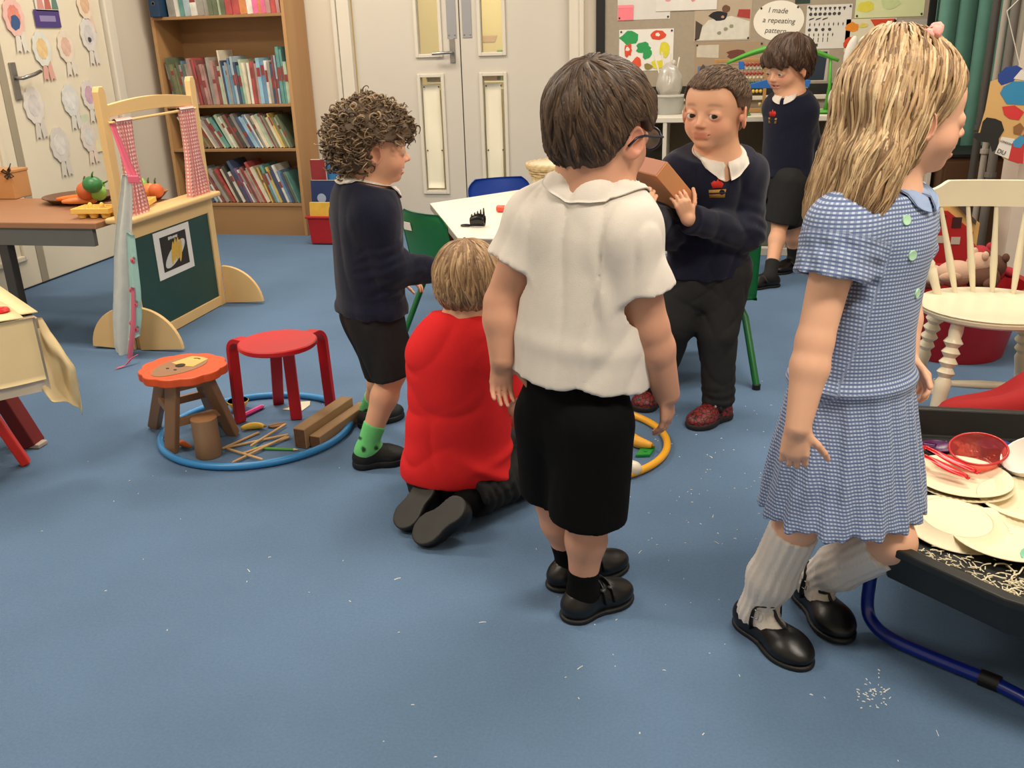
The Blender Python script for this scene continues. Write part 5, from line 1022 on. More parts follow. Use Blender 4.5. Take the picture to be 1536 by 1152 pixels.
# red stool
M_rs = mat('red_stool_paint', (.74, .07, .10), .42, var=.05, vscale=5)
s0 = F(416, 511, .335); rs = thing('red_stool', 'round red wooden stool with four bent legs inside the blue hoop', 'stool', (s0[0], s0[1], 0))
build('seat', MB().lathe([(0, -.018), (.118, -.018), (.123, -.014), (.123, -.003), (.119, 0), (0, 0)], 44, (s0[0], s0[1], .335)), M_rs, rs, smooth=True, angle=35)
for ft in (F(361, 634), F(439, 645), F(497, 617), F(418, 606)):
    d = np.array([ft[0]-s0[0], ft[1]-s0[1], 0]); L0 = .150 if ft[1] > 2.75 and ft[0] < -1.38 else max(.158, np.linalg.norm(d)); d /= np.linalg.norm(d); ctr = np.array([s0[0], s0[1], 0])
    P = [ctr+d*.05+np.array([0, 0, .305]), ctr+d*(L0-.055)+np.array([0, 0, .305])]+[ctr+d*(L0-.055+.045*math.sin(t))+np.array([0, 0, .305-.045*(1-math.cos(t))]) for t in np.linspace(.2, math.pi/2, 7)]+[np.array([ft[0], ft[1], .004]) if L0 == .150 else ctr+d*L0+np.array([0, 0, .003])]
    sd = np.array([-d[1], d[0], 0]); m = MB(); vs = []; fs = []
    for i, p in enumerate(P):
        tg_ = P[min(i+1, len(P)-1)]-P[max(i-1, 0)]; tg_ /= np.linalg.norm(tg_); nn_ = np.cross(sd, tg_)
        for a, b in ((-1, -1), (1, -1), (1, 1), (-1, 1)): vs.append(p+sd*a*.019+nn_*b*.0085)
    for i in range(len(P)-1):
        for j in range(4): fs.append((i*4+j, i*4+(j+1) % 4, (i+1)*4+(j+1) % 4, (i+1)*4+j))
    fs += [(3, 2, 1, 0), tuple(len(vs)-4+j for j in range(4))]; build('leg', m.add(vs, fs), M_rs, rs, bevel=.002, smooth=True, angle=40)
# lion stool
M_bw = wood('brown_stool_wood', (.52, .38, .26), (.60, .45, .32), 2, 6, .5); M_lo = mat('lion_orange', (.84, .32, .12), .45, var=.05, vscale=8)
l0 = F(274, 549, .275); ls = thing('lion_stool', 'small brown stool with an orange carved lion face seat', 'stool', (l0[0], l0[1], 0))
k = 90; ol = [((.128+.008*abs(math.sin(5.5*a))+.002*math.sin(3*a))*math.cos(a), (.122+.008*abs(math.sin(5.5*a)))*math.sin(a)) for a in np.linspace(0, 2*math.pi, k+1)[:-1]]
build('mane_seat', MB().prism(ol, (l0[0], l0[1], .248), XX, YX, (0, 0, .027)), M_lo, ls, bevel=.004)
fx = F(292, 540, .275)-F(250, 557, .275); fx = np.array([fx[0], fx[1], 0]); fx /= np.linalg.norm(fx); fy = np.array([-fx[1], fx[0], 0]); cc = F(270, 549, .2755)
def flat(nm, poly, dz, m, par): return build(nm, MB().prism(poly, (cc[0], cc[1], .2752+dz), fx, fy, (0, 0, .0012)), m, par)
face = flat('lion_face', [(.098*math.cos(a)-.005, .066*math.sin(a)*(1+.15*math.cos(a))) for a in np.linspace(0, 2*math.pi, 31)[:-1]], 0, mat('lion_brown', (.58, .42, .29), .5, var=.08, vscale=20), ls)
flat('muzzle', [(.010+.075*t, -.046*(1-t*.25)) for t in np.linspace(0, 1, 6)]+[(.092, 0)]+[(.085-.075*t, .036+.010*t) for t in np.linspace(0, 1, 6)]+[(0, 0)], .0008, mat('lion_cream', (.85, .68, .38), .5), face)
flat('nose', [(.015*math.cos(a)+.002, .016*math.sin(a)) for a in np.linspace(0, 2*math.pi, 17)[:-1]], .0018, mat('lion_dark', (.10, .06, .05), .4), face)
for sy in (-1, 1): flat('eye_mark', [(.004*math.cos(a)-.035, .006*math.sin(a)+sy*.016) for a in np.linspace(0, 2*math.pi, 11)[:-1]], .0012, mat('lion_dark', (.10, .06, .05), .4), face)
flat('mouth_line', [(.07, -.012), (.074, -.014), (.078, 0), (.072, .012), (.068, .010), (.073, 0)], .0018, mat('lion_dark', (.10, .06, .05), .4), face)
lf = [F(258, 678), F(232, 641), F(350, 652)]; lf.append(lf[1]+lf[2]-lf[0]); lc = sum(lf)/4; tops = []
for ft in lf:
    tp = np.array([l0[0], l0[1], .248])+np.array([ft[0]-lc[0], ft[1]-lc[1], 0])*.50; tops.append(tp); build('leg', MB().beam((ft[0], ft[1], .003), tp, .038, .030, (0, 1, 0)), M_bw, ls, bevel=.004)
for i, j, f in ((0, 2, .42), (1, 3, .42), (0, 1, .55), (2, 3, .55), (0, 2, .93), (1, 3, .93)):
    a = lf[i]*(1-f)+tops[i]*f; b = lf[j]*(1-f)+tops[j]*f; build('stretcher', MB().beam(a, b, .014, .026, (0, 0, 1)), M_bw, ls, bevel=.002)
# log
c = F(314, 683); lg = thing('log_block', 'upright brown log block standing in front of the lion stool', 'log', (c[0], c[1], 0)); M_bark = wood('log_side', (.50, .38, .28), (.60, .47, .35), 2, 18, .8)
build('bark_side', MB().lathe([(.039, .001), (.0405, .004), (.040, .07), (.0395, .128)], 30, (c[0], c[1], 0)), M_bark, lg, smooth=True, angle=50)
build('cut_face', MB().lathe([(.0395, .128), (.037, .1305), (0, .1305)], 30, (c[0], c[1], 0)), mat('log_end', (.62, .44, .29), .8, var=.12, vscale=60), lg, smooth=True, angle=50)
# two timber bars
M_pk = wood('timber_bar_wood', (.56, .44, .31), (.70, .57, .42), 1, 5, .8)
a, b = F(450, 660, .03), F(522, 611, .03); d = b-a; d[2] = 0; dn = d/np.linalg.norm(d); sd = np.array([dn[1], -dn[0], 0])
for k, (off, w, h, sh, lab) in enumerate(((0, .045, .068, 0, 'taller rough timber bar across the blue hoop, left of two'), (.046, .040, .042, .03, 'lower rough timber bar across the blue hoop, right of two'))):
    p0 = a+sd*off+dn*sh*.5; p1 = b+sd*off+dn*sh; t = thing('timber_bar', lab, 'timber', (p0[0], p0[1], 0))
    build('bar', MB().beam((p0[0], p0[1], .002+h/2), (p1[0], p1[1], .002+h/2), w, h), M_pk, t, bevel=.003); m = MB()
    for e, sg in ((p0, -1), (p1, 1)): m.beam((e[0]+dn[0]*sg*.0002, e[1]+dn[1]*sg*.0002, .002+h/2), (e[0]+dn[0]*sg*.0012, e[1]+dn[1]*sg*.0012, .002+h/2), w*.86, h*.86)
    eg = build('end_grain', m, mat('end_grain', (.36, .24, .16), .9, var=.2, vscale=60), t); eg['kind'] = 'stuff'
# sticks
def ZP(x, y): return (200+x/4.267, 460+y/4.267)
M_st = wood('stick_wood', (.76, .60, .40), (.82, .68, .48), 0, 10)
sticks = [((570, 905), (990, 805), 'longest pale stick pointing to the red stool leg'), ((630, 995), (985, 812), 'pale stick with its point nearest the camera'), ((595, 900), (832, 995), 'pale stick slanting down right across the others'), ((565, 882), (805, 795), 'pale stick at the left of the stick heap'), ((682, 915), (1000, 822), 'pale stick lying just behind the green pencil'), ((745, 860), (975, 735), 'thin pale stick slanting up to the wooden leaf piece')]
for k, (p, q, lab) in enumerate(sticks):
    a, b = F(*ZP(*p), .006+.0045*k), F(*ZP(*q), .006+.0045*((k+2) % 4)); a[2] = .005+.003*(k % 3); b[2] = .005+.003*((k+1) % 4)
    s_ = build('stick', MB().tube([a, a+(b-a)*.03, b-(b-a)*.03, b], [.0015, .0042, .0042, .0025], 8), M_st, None, smooth=True); tag(s_, lab, 'stick', 'loose sticks in the blue hoop')
def pencil(name, label, col, p, q, r=.0045, z=.006):
    a, b = F(*ZP(*p), z), F(*ZP(*q), z); d = (b-a); t = thing(name, label, 'pencil', (a[0], a[1], 0))
    build('barrel', MB().tube([a, a+d*.9], r, 6), mat('pencil_'+col, col, .4), t); build('tip', MB().tube([a+d*.9, a+d*.985, b], [r, .0018, .0004], 8), mat('pencil_wood', (.82, .74, .62), .6), t, smooth=True)
pencil('green_pencil', 'green pencil lying at the front of the stick heap', '4f9a3c', (765, 905), (1055, 915))
pencil('pink_pencil', 'bright pink marker pen lying behind the lion stool', 'e84f9a', (680, 708), (840, 632), .008, .009)
def banana(label, p, q, bend, col, r=.016):
    a, b = F(*p, r), F(*q, r); d = b-a; s = np.array([d[1], -d[0], 0]); t = thing('toy_banana', label, 'banana', (a[0], a[1], 0)); ts = np.linspace(0, 1, 12)
    build('peel', MB().tube([a+d*u+s*bend*math.sin(math.pi*u) for u in ts], [r*max(.25, math.sin(math.pi*(.08+.84*u))**.6) for u in ts], 8), mat('banana_'+col, col, .45), t, smooth=True)
    build('stem', MB().tube([b-d*.02, b+d*.10], [r*.3, r*.25], 6), mat('banana_stem', (.52, .40, .18), .6), t, smooth=True)
banana('yellow toy banana beside the sticks in the blue hoop', ZP(690, 778), ZP(838, 765), -.18, 'd8b23c', .013)
banana('yellow and white toy banana in the yellow hoop', (948, 652), (978, 668), .2, 'efae3a', .019)
a = F(*ZP(860, 772), .004); t = thing('wooden_leaf', 'flat brown wooden leaf piece beside the toy banana', 'leaf', (a[0], a[1], 0)); dl = F(*ZP(978, 750), .004)-a; sl = np.array([-dl[1], dl[0], 0])
build('leaf_plate', MB().prism([(u, w) for u, w in ((0, 0), (.2, .22), (.55, .26), (.85, .14), (1, 0), (.85, -.16), (.5, -.26), (.2, -.2))], (a[0], a[1], .002), dl, sl, (0, 0, .006)), mat('leaf_brown', (.52, .38, .25), .7), t, bevel=.001); build('leaf_rib', MB().tube([a+np.array([0, 0, .005]), a+dl*.97+np.array([0, 0, .005])], .0012, 5), M_bw, t)
c = F(*ZP(672, 628), .02); t = thing('small_bowl', 'small yellow bowl with green inside behind the red stool leg', 'bowl', (c[0], c[1], 0)); build('bowl_outer', MB().lathe([(0, .001), (.02, .001), (.038, .035), (.036, .036)], 24, (c[0], c[1], .001)), mat('bowl_yellow', (.80, .66, .30), .4), t, smooth=True); build('bowl_inner', MB().lathe([(.036, .036), (.019, .006), (0, .006)], 24, (c[0], c[1], .001)), mat('bowl_green', (.42, .62, .16), .4), t, smooth=True)
pp = [F(*ZP(*q), .002) for q in ((955, 658), (1045, 612), (1132, 605), (1130, 630), (1078, 668), (1040, 665))]; t = thing('paper_scrap', 'scrap of white paper on the carpet behind the red stool', 'paper', (pp[0][0], pp[0][1], 0)); build('paper_piece', MB().prism([(p[0], p[1]) for p in pp], (0, 0, .0015), XX, YX, (0, 0, .0015)), mat('scrap_white', (.86, .83, .74), .9), t); build('folded_corner', MB().add([tuple(pp[0]+np.array([0, 0, .0015])), tuple(pp[1]+np.array([0, 0, .0015])), tuple((pp[0]+pp[1])/2+np.array([.01, -.012, .012]))], [(0, 1, 2), (2, 1, 0)]), mat('scrap_white', (.86, .83, .74), .9), t)
c = F(*ZP(300, 868), .014); d = F(*ZP(372, 897), .012); t = thing('toy_carrot', 'orange toy carrot on the carpet under the lion stool', 'carrot', (c[0], c[1], 0)); build('root', MB().lathe(carp(np.linalg.norm(d-c), .011), 12, d, c-d), M_or, t, smooth=True); build('carrot_top', MB().tube([c, c+(c-d)*.15], [.006, .003], 6), mat('toy_green', (.18, .46, .25), .4), t, smooth=True)
c = F(*ZP(565, 765), .03); t = thing('grey_cup', 'grey blue cup half hidden behind the log block', 'cup', (c[0], c[1], 0)); build('cup_wall', MB().lathe([(0, .001), (.024, .001), (.030, .055), (.027, .055), (.022, .004), (0, .004)], 20, (c[0], c[1], .001)), mat('grey_blue_plastic', (.33, .42, .46), .4), t, smooth=True, angle=40); build('cup_rim', MB().tube([(c[0]+.0285*math.cos(q), c[1]+.0285*math.sin(q), .056) for q in np.linspace(0, 6.283, 21)[:-1]], .002, 6, closed=True), mat('grey_blue_plastic', (.33, .42, .46), .4), t, smooth=True)
# in the yellow hoop
pp = [F(*q, .004) for q in ((953, 685), (975, 684), (983, 673), (960, 675))]; t = thing('green_tile', 'bright green flat tile in the yellow hoop', 'tile', (pp[0][0], pp[0][1], 0)); build('tile_plate', MB().prism([(p[0], p[1]) for p in pp], (0, 0, .002), XX, YX, (0, 0, .008)), mat('tile_green', (.05, .55, .22), .35), t, bevel=.001); cq = sum(pp)/4; build('tile_stud', MB().lathe([(.006, .010), (.006, .012), (0, .012)], 14, (cq[0], cq[1], 0)), mat('tile_green', (.05, .55, .22), .35), t)
c = F(948, 703, .022); t = thing('toy_egg', 'white toy egg inside the edge of the yellow hoop', 'egg', (c[0], c[1], 0)); build('egg_shell', MB().ell((c[0], c[1], .0235), (.029, .023, .023), n=20, k=12), mat('egg_white', (.90, .86, .78), .4), t, smooth=True); build('egg_seam', MB().tube([(c[0]+.0005, c[1]+.0232*math.cos(q), .0235+.0232*math.sin(q)) for q in np.linspace(0, 6.283, 25)[:-1]], .0008, 5, closed=True), mat('egg_seam', (.75, .7, .62), .5), t)
c = F(779, 664, .03); t = thing('black_case', 'black case with a silver buckle on the carpet by the kneeling boy', 'case', (c[0], c[1], 0)); Rz = Matrix.Rotation(-.6, 3, 'Z')
build('case_body', MB().box((c[0], c[1]+.01, .030), (.15, .10, .056), Rz, taper=.9), mat('black_leather', (.06, .06, .06), .45), t, bevel=.008); build('case_lid', MB().box((c[0], c[1]+.01, .0615), (.14, .095, .012), Rz), mat('grey_leather', (.20, .20, .19), .5), t, bevel=.004)
o_ = Vector((c[0]-.02, c[1]-.015, .072)); m = MB()
q_ = [Rz @ Vector(v) for v in ((-.018, -.012, 0), (.018, -.012, 0), (.018, .012, 0), (-.018, .012, 0))]; build('buckle', m.tube([o_+v for v in q_], .0025, 6, closed=True), M_steel, t, smooth=True)
c = F(779, 622, .012)
for k, (dx, dy, col, nm) in enumerate(((0, 0, 'e0b432', 'yellow'), (.03, -.012, 'd9d4c6', 'white'))):
    t = thing('toy_brick', nm+' toy brick beyond the kneeling boy', 'brick', (c[0]+dx, c[1]+dy, 0)); build('brick_body', MB().box((c[0]+dx, c[1]+dy, .0125), (.026, .026, .022)), mat('brick_'+col, col, .35), t, bevel=.001); m = MB()
    for ax_ in (-1, 1):
        for ay_ in (-1, 1): m.lathe([(.004, .0235), (.004, .027), (0, .027)], 10, (c[0]+dx+ax_*.0065, c[1]+dy+ay_*.0065, 0))
    build('stud', m, mat('brick_'+col, col, .35), t)
# white flecks on the carpet
m = MB(); rg = random.Random(77)
for k in range(230):
    r = rg.random()
    if r < .5: p = F(rg.gauss(1080, 120), rg.gauss(720, 90))
    elif r < .7: p = F(rg.gauss(1310, 14), rg.gauss(1042, 12))
    else: p = F(rg.uniform(30, 1500), rg.uniform(560, 1150))
    a = rg.uniform(0, 6.28); l = rg.uniform(.0012, .0036) if rg.random() < .92 else .008; w = rg.uniform(.0006, .0013); dx, dy = math.cos(a), math.sin(a); z = .0006
    m.add([(p[0]-dx*l-dy*w, p[1]-dy*l+dx*w, z), (p[0]-dx*l+dy*w, p[1]-dy*l-dx*w, z), (p[0]+dx*l+dy*w, p[1]+dy*l-dx*w, z), (p[0]+dx*l-dy*w, p[1]+dy*l+dx*w, z), (p[0], p[1], z+.0022)], [(0, 1, 4), (1, 2, 4), (2, 3, 4), (3, 0, 4), (3, 2, 1, 0)])
fl_ = build('rice_flecks', m, mat('fleck_white', (.88, .88, .86), .7), None); tag(fl_, 'white flecks of rice and paper scattered over the blue carpet', 'flecks', kind='stuff')
# ================================================================== PEOPLE: signed-distance bodies and clothes turned into one continuous mesh each
f32 = np.float32
def nrm(v): v = np.array(v, float); return v/np.linalg.norm(v)
def axis_pts(lo, hi, h, zones):
    """coordinates from lo to hi, spacing h, finer inside the zones (a,b,hz)"""
    out = [lo]; x = lo
    while x < hi:
        s = h
        for a, b, hz in zones:
            if a-h <= x <= b: s = min(s, hz)
        x += s; out.append(x)
    return np.array(out, f32)
class Grid:
    def __init__(s, lo, hi, h, zones=()):
        s.ax = [axis_pts(lo[i], hi[i], h, [(c[i]-r, c[i]+r, hz) for c, r, hz in zones]) for i in range(3)]
        s.f = np.full([len(a) for a in s.ax], .5, f32); s.h = h
    def block(s, lo, hi):
        sl = []
        for i in range(3):
            a = np.searchsorted(s.ax[i], lo[i]); b = np.searchsorted(s.ax[i], hi[i])
            if b <= a: return None
            sl.append(slice(a, b))
        sl = tuple(sl)
        return sl, s.ax[0][sl[0]][:, None, None], s.ax[1][sl[1]][None, :, None], s.ax[2][sl[2]][None, None, :]
    def op(s, fn, lo, hi, k=.0, mode='u'):
        m = k+.012+2*s.h; b = s.block(np.array(lo)-m, np.array(hi)+m)
        if b is None: return
        sl, x, y, z = b; d = fn(x, y, z).astype(f32); f = s.f[sl]
        if mode == 'u':
            if k > 0: h = np.maximum(k-np.abs(f-d), 0)/k; r = np.minimum(f, d)-h*h*k*.25
            else: r = np.minimum(f, d)
        else:
            d = -d
            if k > 0: h = np.maximum(k-np.abs(f-d), 0)/k; r = np.maximum(f, d)+h*h*k*.25
            else: r = np.maximum(f, d)
        s.f[sl] = r
    # ---- primitives
    def cone(s, a, b, ra, rb, k=.02, mode='u', flat=False, T=None):
        """rounded cone a->b; flat: square cut at b; T=(axes rows, scales): measured in a stretched frame"""
        a = np.array(a, float); b = np.array(b, float); R = max(ra, rb)
        sc = 1.0 if T is None else 1/min(T[1])
        lo = np.minimum(a, b)-R*(1 if T is None else max(1, max(T[1]))); hi = np.maximum(a, b)+R*(1 if T is None else max(1, max(T[1])))
        if T is None:
            ba = b-a; L2 = float(ba@ba)
            def fn(x, y, z):
                px, py, pz = x-a[0], y-a[1], z-a[2]
                t = (px*ba[0]+py*ba[1]+pz*ba[2])/L2; tc = np.clip(t, 0, 1)
                d = np.sqrt((px-tc*ba[0])**2+(py-tc*ba[1])**2+(pz-tc*ba[2])**2)-(ra+(rb-ra)*tc)
                if flat: d = np.maximum(np.sqrt((px-np.clip(t, 0, 9)*ba[0])**2+(py-np.clip(t, 0, 9)*ba[1])**2+(pz-np.clip(t, 0, 9)*ba[2])**2)-(ra+(rb-ra)*np.clip(t, 0, 1.3)), (t-1)*math.sqrt(L2))
                return d
        else:
            A, S = np.array(T[0], float), np.array(T[1], float); M = A/S[:, None]; qa = M@a; qb = M@b; ba = qb-qa; L2 = float(ba@ba); ms = float(min(S))
            def fn(x, y, z):
                q = [M[i, 0]*x+M[i, 1]*y+M[i, 2]*z-qa[i] for i in range(3)]
                t = (q[0]*ba[0]+q[1]*ba[1]+q[2]*ba[2])/L2; tc = np.clip(t, 0, 1); tu = np.clip(t, 0, 9) if flat else tc
                d = (np.sqrt((q[0]-tu*ba[0])**2+(q[1]-tu*ba[1])**2+(q[2]-tu*ba[2])**2)-(ra+(rb-ra)*np.clip(t, 0, 1.2 if flat else 1)))*ms
                if flat: d = np.maximum(d, (t-1)*math.sqrt(L2)*ms)
                return d
        s.op(fn, lo, hi, k, mode)
    def ell(s, c, r, A=None, k=.02, mode='u'):
        c = np.array(c, float); r = np.array(r, float); A = np.eye(3) if A is None else np.array(A, float); R = float(max(r)); mn = float(min(r))
        M = A
        def fn(x, y, z):
            px, py, pz = x-c[0], y-c[1], z-c[2]
            q = [M[i, 0]*px+M[i, 1]*py+M[i, 2]*pz for i in range(3)]
            k0 = np.sqrt((q[0]/r[0])**2+(q[1]/r[1])**2+(q[2]/r[2])**2); k1 = np.sqrt((q[0]/r[0]**2)**2+(q[1]/r[1]**2)**2+(q[2]/r[2]**2)**2)+1e-9
            return k0*(k0-1)/k1
        s.op(fn, c-R, c+R, k, mode)
    def cut(s, p, n, k=.0):
        """remove the side the normal n points to"""
        p = np.array(p, float); n = nrm(n); x, y, z = s.ax[0][:, None, None], s.ax[1][None, :, None], s.ax[2][None, None, :]
        d = ((x-p[0])*n[0]+(y-p[1])*n[1]+(z-p[2])*n[2]).astype(f32); s.f = np.maximum(s.f, d)
    def near(s, w=.03):
        I = np.nonzero(np.abs(s.f) < w); return I, np.stack([s.ax[i][I[i]] for i in range(3)], 1)
    def disp(s, fn, w=.03):
        I, P = s.near(w); s.f[I] += fn(P).astype(f32)
    def sample(s, P):
        P = np.asarray(P, f32); ii = []; tt = []
        for i in range(3):
            a = s.ax[i]; j = np.clip(np.searchsorted(a, P[:, i])-1, 0, len(a)-2); ii.append(j); tt.append(np.clip((P[:, i]-a[j])/(a[j+1]-a[j]), 0, 1))
        r = 0
        for dx in (0, 1):
            for dy in (0, 1):
                for dz in (0, 1):
                    r = r+s.f[ii[0]+dx, ii[1]+dy, ii[2]+dz]*(tt[0] if dx else 1-tt[0])*(tt[1] if dy else 1-tt[1])*(tt[2] if dz else 1-tt[2])
        return r
    def grad(s, P, e=.004):
        g = np.stack([s.sample(P+np.eye(3)[i]*e)-s.sample(P-np.eye(3)[i]*e) for i in range(3)], 1); return g/(np.linalg.norm(g, axis=1, keepdims=True)+1e-9)
    def hit(s, o, d, tmax=6):
        d = nrm(d); t = np.arange(.3, tmax, .002); P = np.array(o)+d*t[:, None]; inb = np.all([(P[:, i] > s.ax[i][0]) & (P[:, i] < s.ax[i][-1]) for i in range(3)], 0)
        v = np.where(inb, s.sample(P), 1); j = np.argmax(v < 0)
        return P[j] if v[j] < 0 else None
    def mesh(s, smooth=1):
        f = s.f; ins = f < 0; nx, ny, nz = f.shape
        cnt = np.zeros((nx-1, ny-1, nz-1), np.int8); C = [(i, j, k) for i in (0, 1) for j in (0, 1) for k in (0, 1)]
        for i, j, k in C: cnt += ins[i:nx-1+i, j:ny-1+j, k:nz-1+k]
        I = np.nonzero((cnt > 0) & (cnt < 8)); n = len(I[0]); vid = np.full(cnt.shape, -1, np.int32); vid[I] = np.arange(n)
        acc = np.zeros((n, 3), f32); num = np.zeros(n, f32)
        vals = {c: f[I[0]+c[0], I[1]+c[1], I[2]+c[2]] for c in C}
        for a in C:
            for ax in range(3):
                if a[ax] == 1: continue
                b = list(a); b[ax] = 1; b = tuple(b); fa, fb = vals[a], vals[b]; m = (fa < 0) != (fb < 0)
                t = fa/np.where(m, fa-fb, 1)
                for q in range(3): acc[:, q] += np.where(m, (t if q == ax else a[q]), 0)
                num += m
        acc /= num[:, None]
        V_ = np.stack([s.ax[q][I[q]]+(s.ax[q][I[q]+1]-s.ax[q][I[q]])*acc[:, q] for q in range(3)], 1).astype(np.float64)
        Fs = []
        for ax in range(3):
            u, v = [(1, 2), (2, 0), (0, 1)][ax]
            sl0 = [slice(1, -1)]*3; sl1 = [slice(1, -1)]*3; sl0[ax] = slice(0, -1); sl1[ax] = slice(1, None)
            A = ins[tuple(sl0)]; B = ins[tuple(sl1)]; J = np.nonzero(A != B); off = [1, 1, 1]; off[ax] = 0
            g = [J[q]+off[q] for q in range(3)]; sgn = A[J]
            def cell(du, dv):
                c = [g[0].copy(), g[1].copy(), g[2].copy()]; c[u] = c[u]-du; c[v] = c[v]-dv; return vid[c[0], c[1], c[2]]
            q4 = np.stack([cell(1, 1), cell(0, 1), cell(0, 0), cell(1, 0)], 1); q4[~sgn] = q4[~sgn][:, ::-1]; Fs.append(q4)
        Fc = np.concatenate(Fs); Fc = Fc[(Fc >= 0).all(1)]
        for _ in range(smooth):
            S = np.zeros_like(V_); N_ = np.zeros(n)
            for a, b in ((0, 1), (1, 2), (2, 3), (3, 0)):
                for x, y in ((a, b), (b, a)):
                    for q in range(3): S[:, q] += np.bincount(Fc[:, x], V_[Fc[:, y], q], n)
                    N_ += np.bincount(Fc[:, x], minlength=n)
            V_ = V_*.5+.5*S/np.maximum(N_, 1)[:, None]
        return V_, Fc
def np_obj(name, V_, Fc, m, parent, col=None, uv=None, smooth=True):
    me = bpy.data.meshes.new(name); off = np.array(rootloc(parent)) if parent is not None else np.zeros(3)
    n, k = len(V_), Fc.shape[1]; me.vertices.add(n); me.vertices.foreach_set('co', (V_-off).astype(f32).ravel())
    me.loops.add(Fc.size); me.loops.foreach_set('vertex_index', Fc.astype(np.int32).ravel())
    me.polygons.add(len(Fc)); me.polygons.foreach_set('loop_start', np.arange(0, Fc.size, k, dtype=np.int32)); me.polygons.foreach_set('loop_total', np.full(len(Fc), k, np.int32))
    me.update(calc_edges=True); me.validate()
    if smooth: me.polygons.foreach_set('use_smooth', np.ones(len(me.polygons), bool))
    me.materials.append(m)
    if col is not None:
        a = me.color_attributes.new('Col', 'FLOAT_COLOR', 'POINT'); c4 = np.ones((n, 4), f32); c4[:, :3] = col; a.data.foreach_set('color', c4.ravel())
    if uv is not None:
        ul = me.uv_layers.new(name='UVMap'); ul.data.foreach_set('uv', uv[Fc.ravel()].astype(f32).ravel())
    me.update(); o = bpy.data.objects.new(name, me); link(o, parent); return o
def waves(seed, n, lmin, lmax, aniso=(1, 1, 1)):
    r = np.random.RandomState(seed); K = r.normal(size=(n, 3))*np.array(aniso); K /= np.linalg.norm(K, axis=1, keepdims=True); K *= (2*np.pi/r.uniform(lmin, lmax, n))[:, None]; ph = r.uniform(0, 6.28, n)
    return lambda P: sum(np.sin(P@K[i]+ph[i]) for i in range(n))/n
def crease(seed, n, lmin, lmax, aniso=(1, 1, 1)):
    """narrow folds: sharp troughs between broad swells"""
    r = np.random.RandomState(seed); K = r.normal(size=(n, 3))*np.array(aniso); K /= np.linalg.norm(K, axis=1, keepdims=True); K *= (2*np.pi/r.uniform(lmin, lmax, n))[:, None]; ph = r.uniform(0, 6.28, n); w = waves(seed+50, 4, .15, .3)
    def fn(P):
        s = 0; ww = w(P)*2.2
        for i in range(n): s = s+(1-np.abs(np.sin((P@K[i]+ph[i]+ww)*.5)))**2*(.5+.5*np.sin(P@K[(i+1) % n]*.37+ph[i]*2))
        return s/n
    return fn
LSK = np.array(lin((.88, .67, .54))[:3])
def horiz(a, b): return _rt*a+_fh*b
class Person: pass
def head_frame(c, fwd, pitch=0, tilt=0):
    f0 = nrm(fwd); r0 = nrm(np.cross(f0, [0, 0, 1.])); u0 = np.array([0, 0, 1.])
    f = f0*math.cos(pitch)-u0*math.sin(pitch); u = u0*math.cos(pitch)+f0*math.sin(pitch)
    r = r0*math.cos(tilt)+u*math.sin(tilt); u2 = u*math.cos(tilt)-r0*math.sin(tilt)
    return np.array([r, f, u2])
def add_head(G, P):
    hh = P.hh; A = P.HA; c = P.hc
    L = lambda r, f, u: c+hh*(A[0]*r+A[1]*f+A[2]*u)
    E = lambda q, r, k, mode='u': G.ell(L(*q), np.array(r)*hh, A, k*hh, mode)
    Cn = lambda a, b, ra, rb, k, mode='u': G.cone(L(*a), L(*b), ra*hh, rb*hh, k*hh, mode)
    E((0, -.06, .12), (.375, .455, .385), .02); E((0, .17, .10), (.30, .24, .28), .08); E((0, .12, -.16), (.30, .30, .33), .08)
    for s in (-1, 1): E((s*.155, .215, -.20), (.135, .13, .13), .06)
    E((0, .28, -.405), (.10, .085, .075), .07)
    for s in (-1, 1):
        E((s*.15, .425, -.06), (.085, .075, .058), .05, 's')
    Cn((0, .385, -.05), (0, .458, -.165), .024, .040, .04)
    for s in (-1, 1): E((s*.042, .420, -.180), (.030, .036, .027), .025)
    for s in (-1, 1):
        E((s*.15, .315, -.06), (.092, .092, .088), .015); E((s*.15, .405, -.064), (.072, .05, P.eyeopen), .008, 's')
    mo = P.mouth
    Cn((-.085, .372, -.276), (.085, .372, -.276), .024, .024, .035); Cn((-.07, .372, -.318-mo), (.07, .372, -.318-mo), .025, .025, .035)
    Cn((-.115, .378, -.293-mo*.5), (.115, .378, -.293-mo*.5), .010+mo*.4, .010+mo*.4, .008, 's')
    if mo: Cn((0, .42, -.297-mo*.5), (0, .385, -.297-mo*.5), .008+mo*.6, .012+mo*.6, .01, 's')
    for s in (-1, 1):
        Ae = np.array([nrm(A[0]*s*.9-A[1]*.45), nrm(A[1]*.9+A[0]*s*.45), A[2]])
        G.ell(L(s*.392, -.035, -.085), np.array([.032, .095, .14])*hh, Ae, .03*hh); G.ell(L(s*.415, -.02, -.075), np.array([.03, .058, .092])*hh, Ae, .02*hh, 's'); G.ell(L(s*.375, .035, -.09), np.array([.03, .03, .045])*hh, A, .03*hh)
    G.cone(L(0, -.10, -.22), P.neck, .26*hh*P.nk, .28*hh*P.nk, .03)
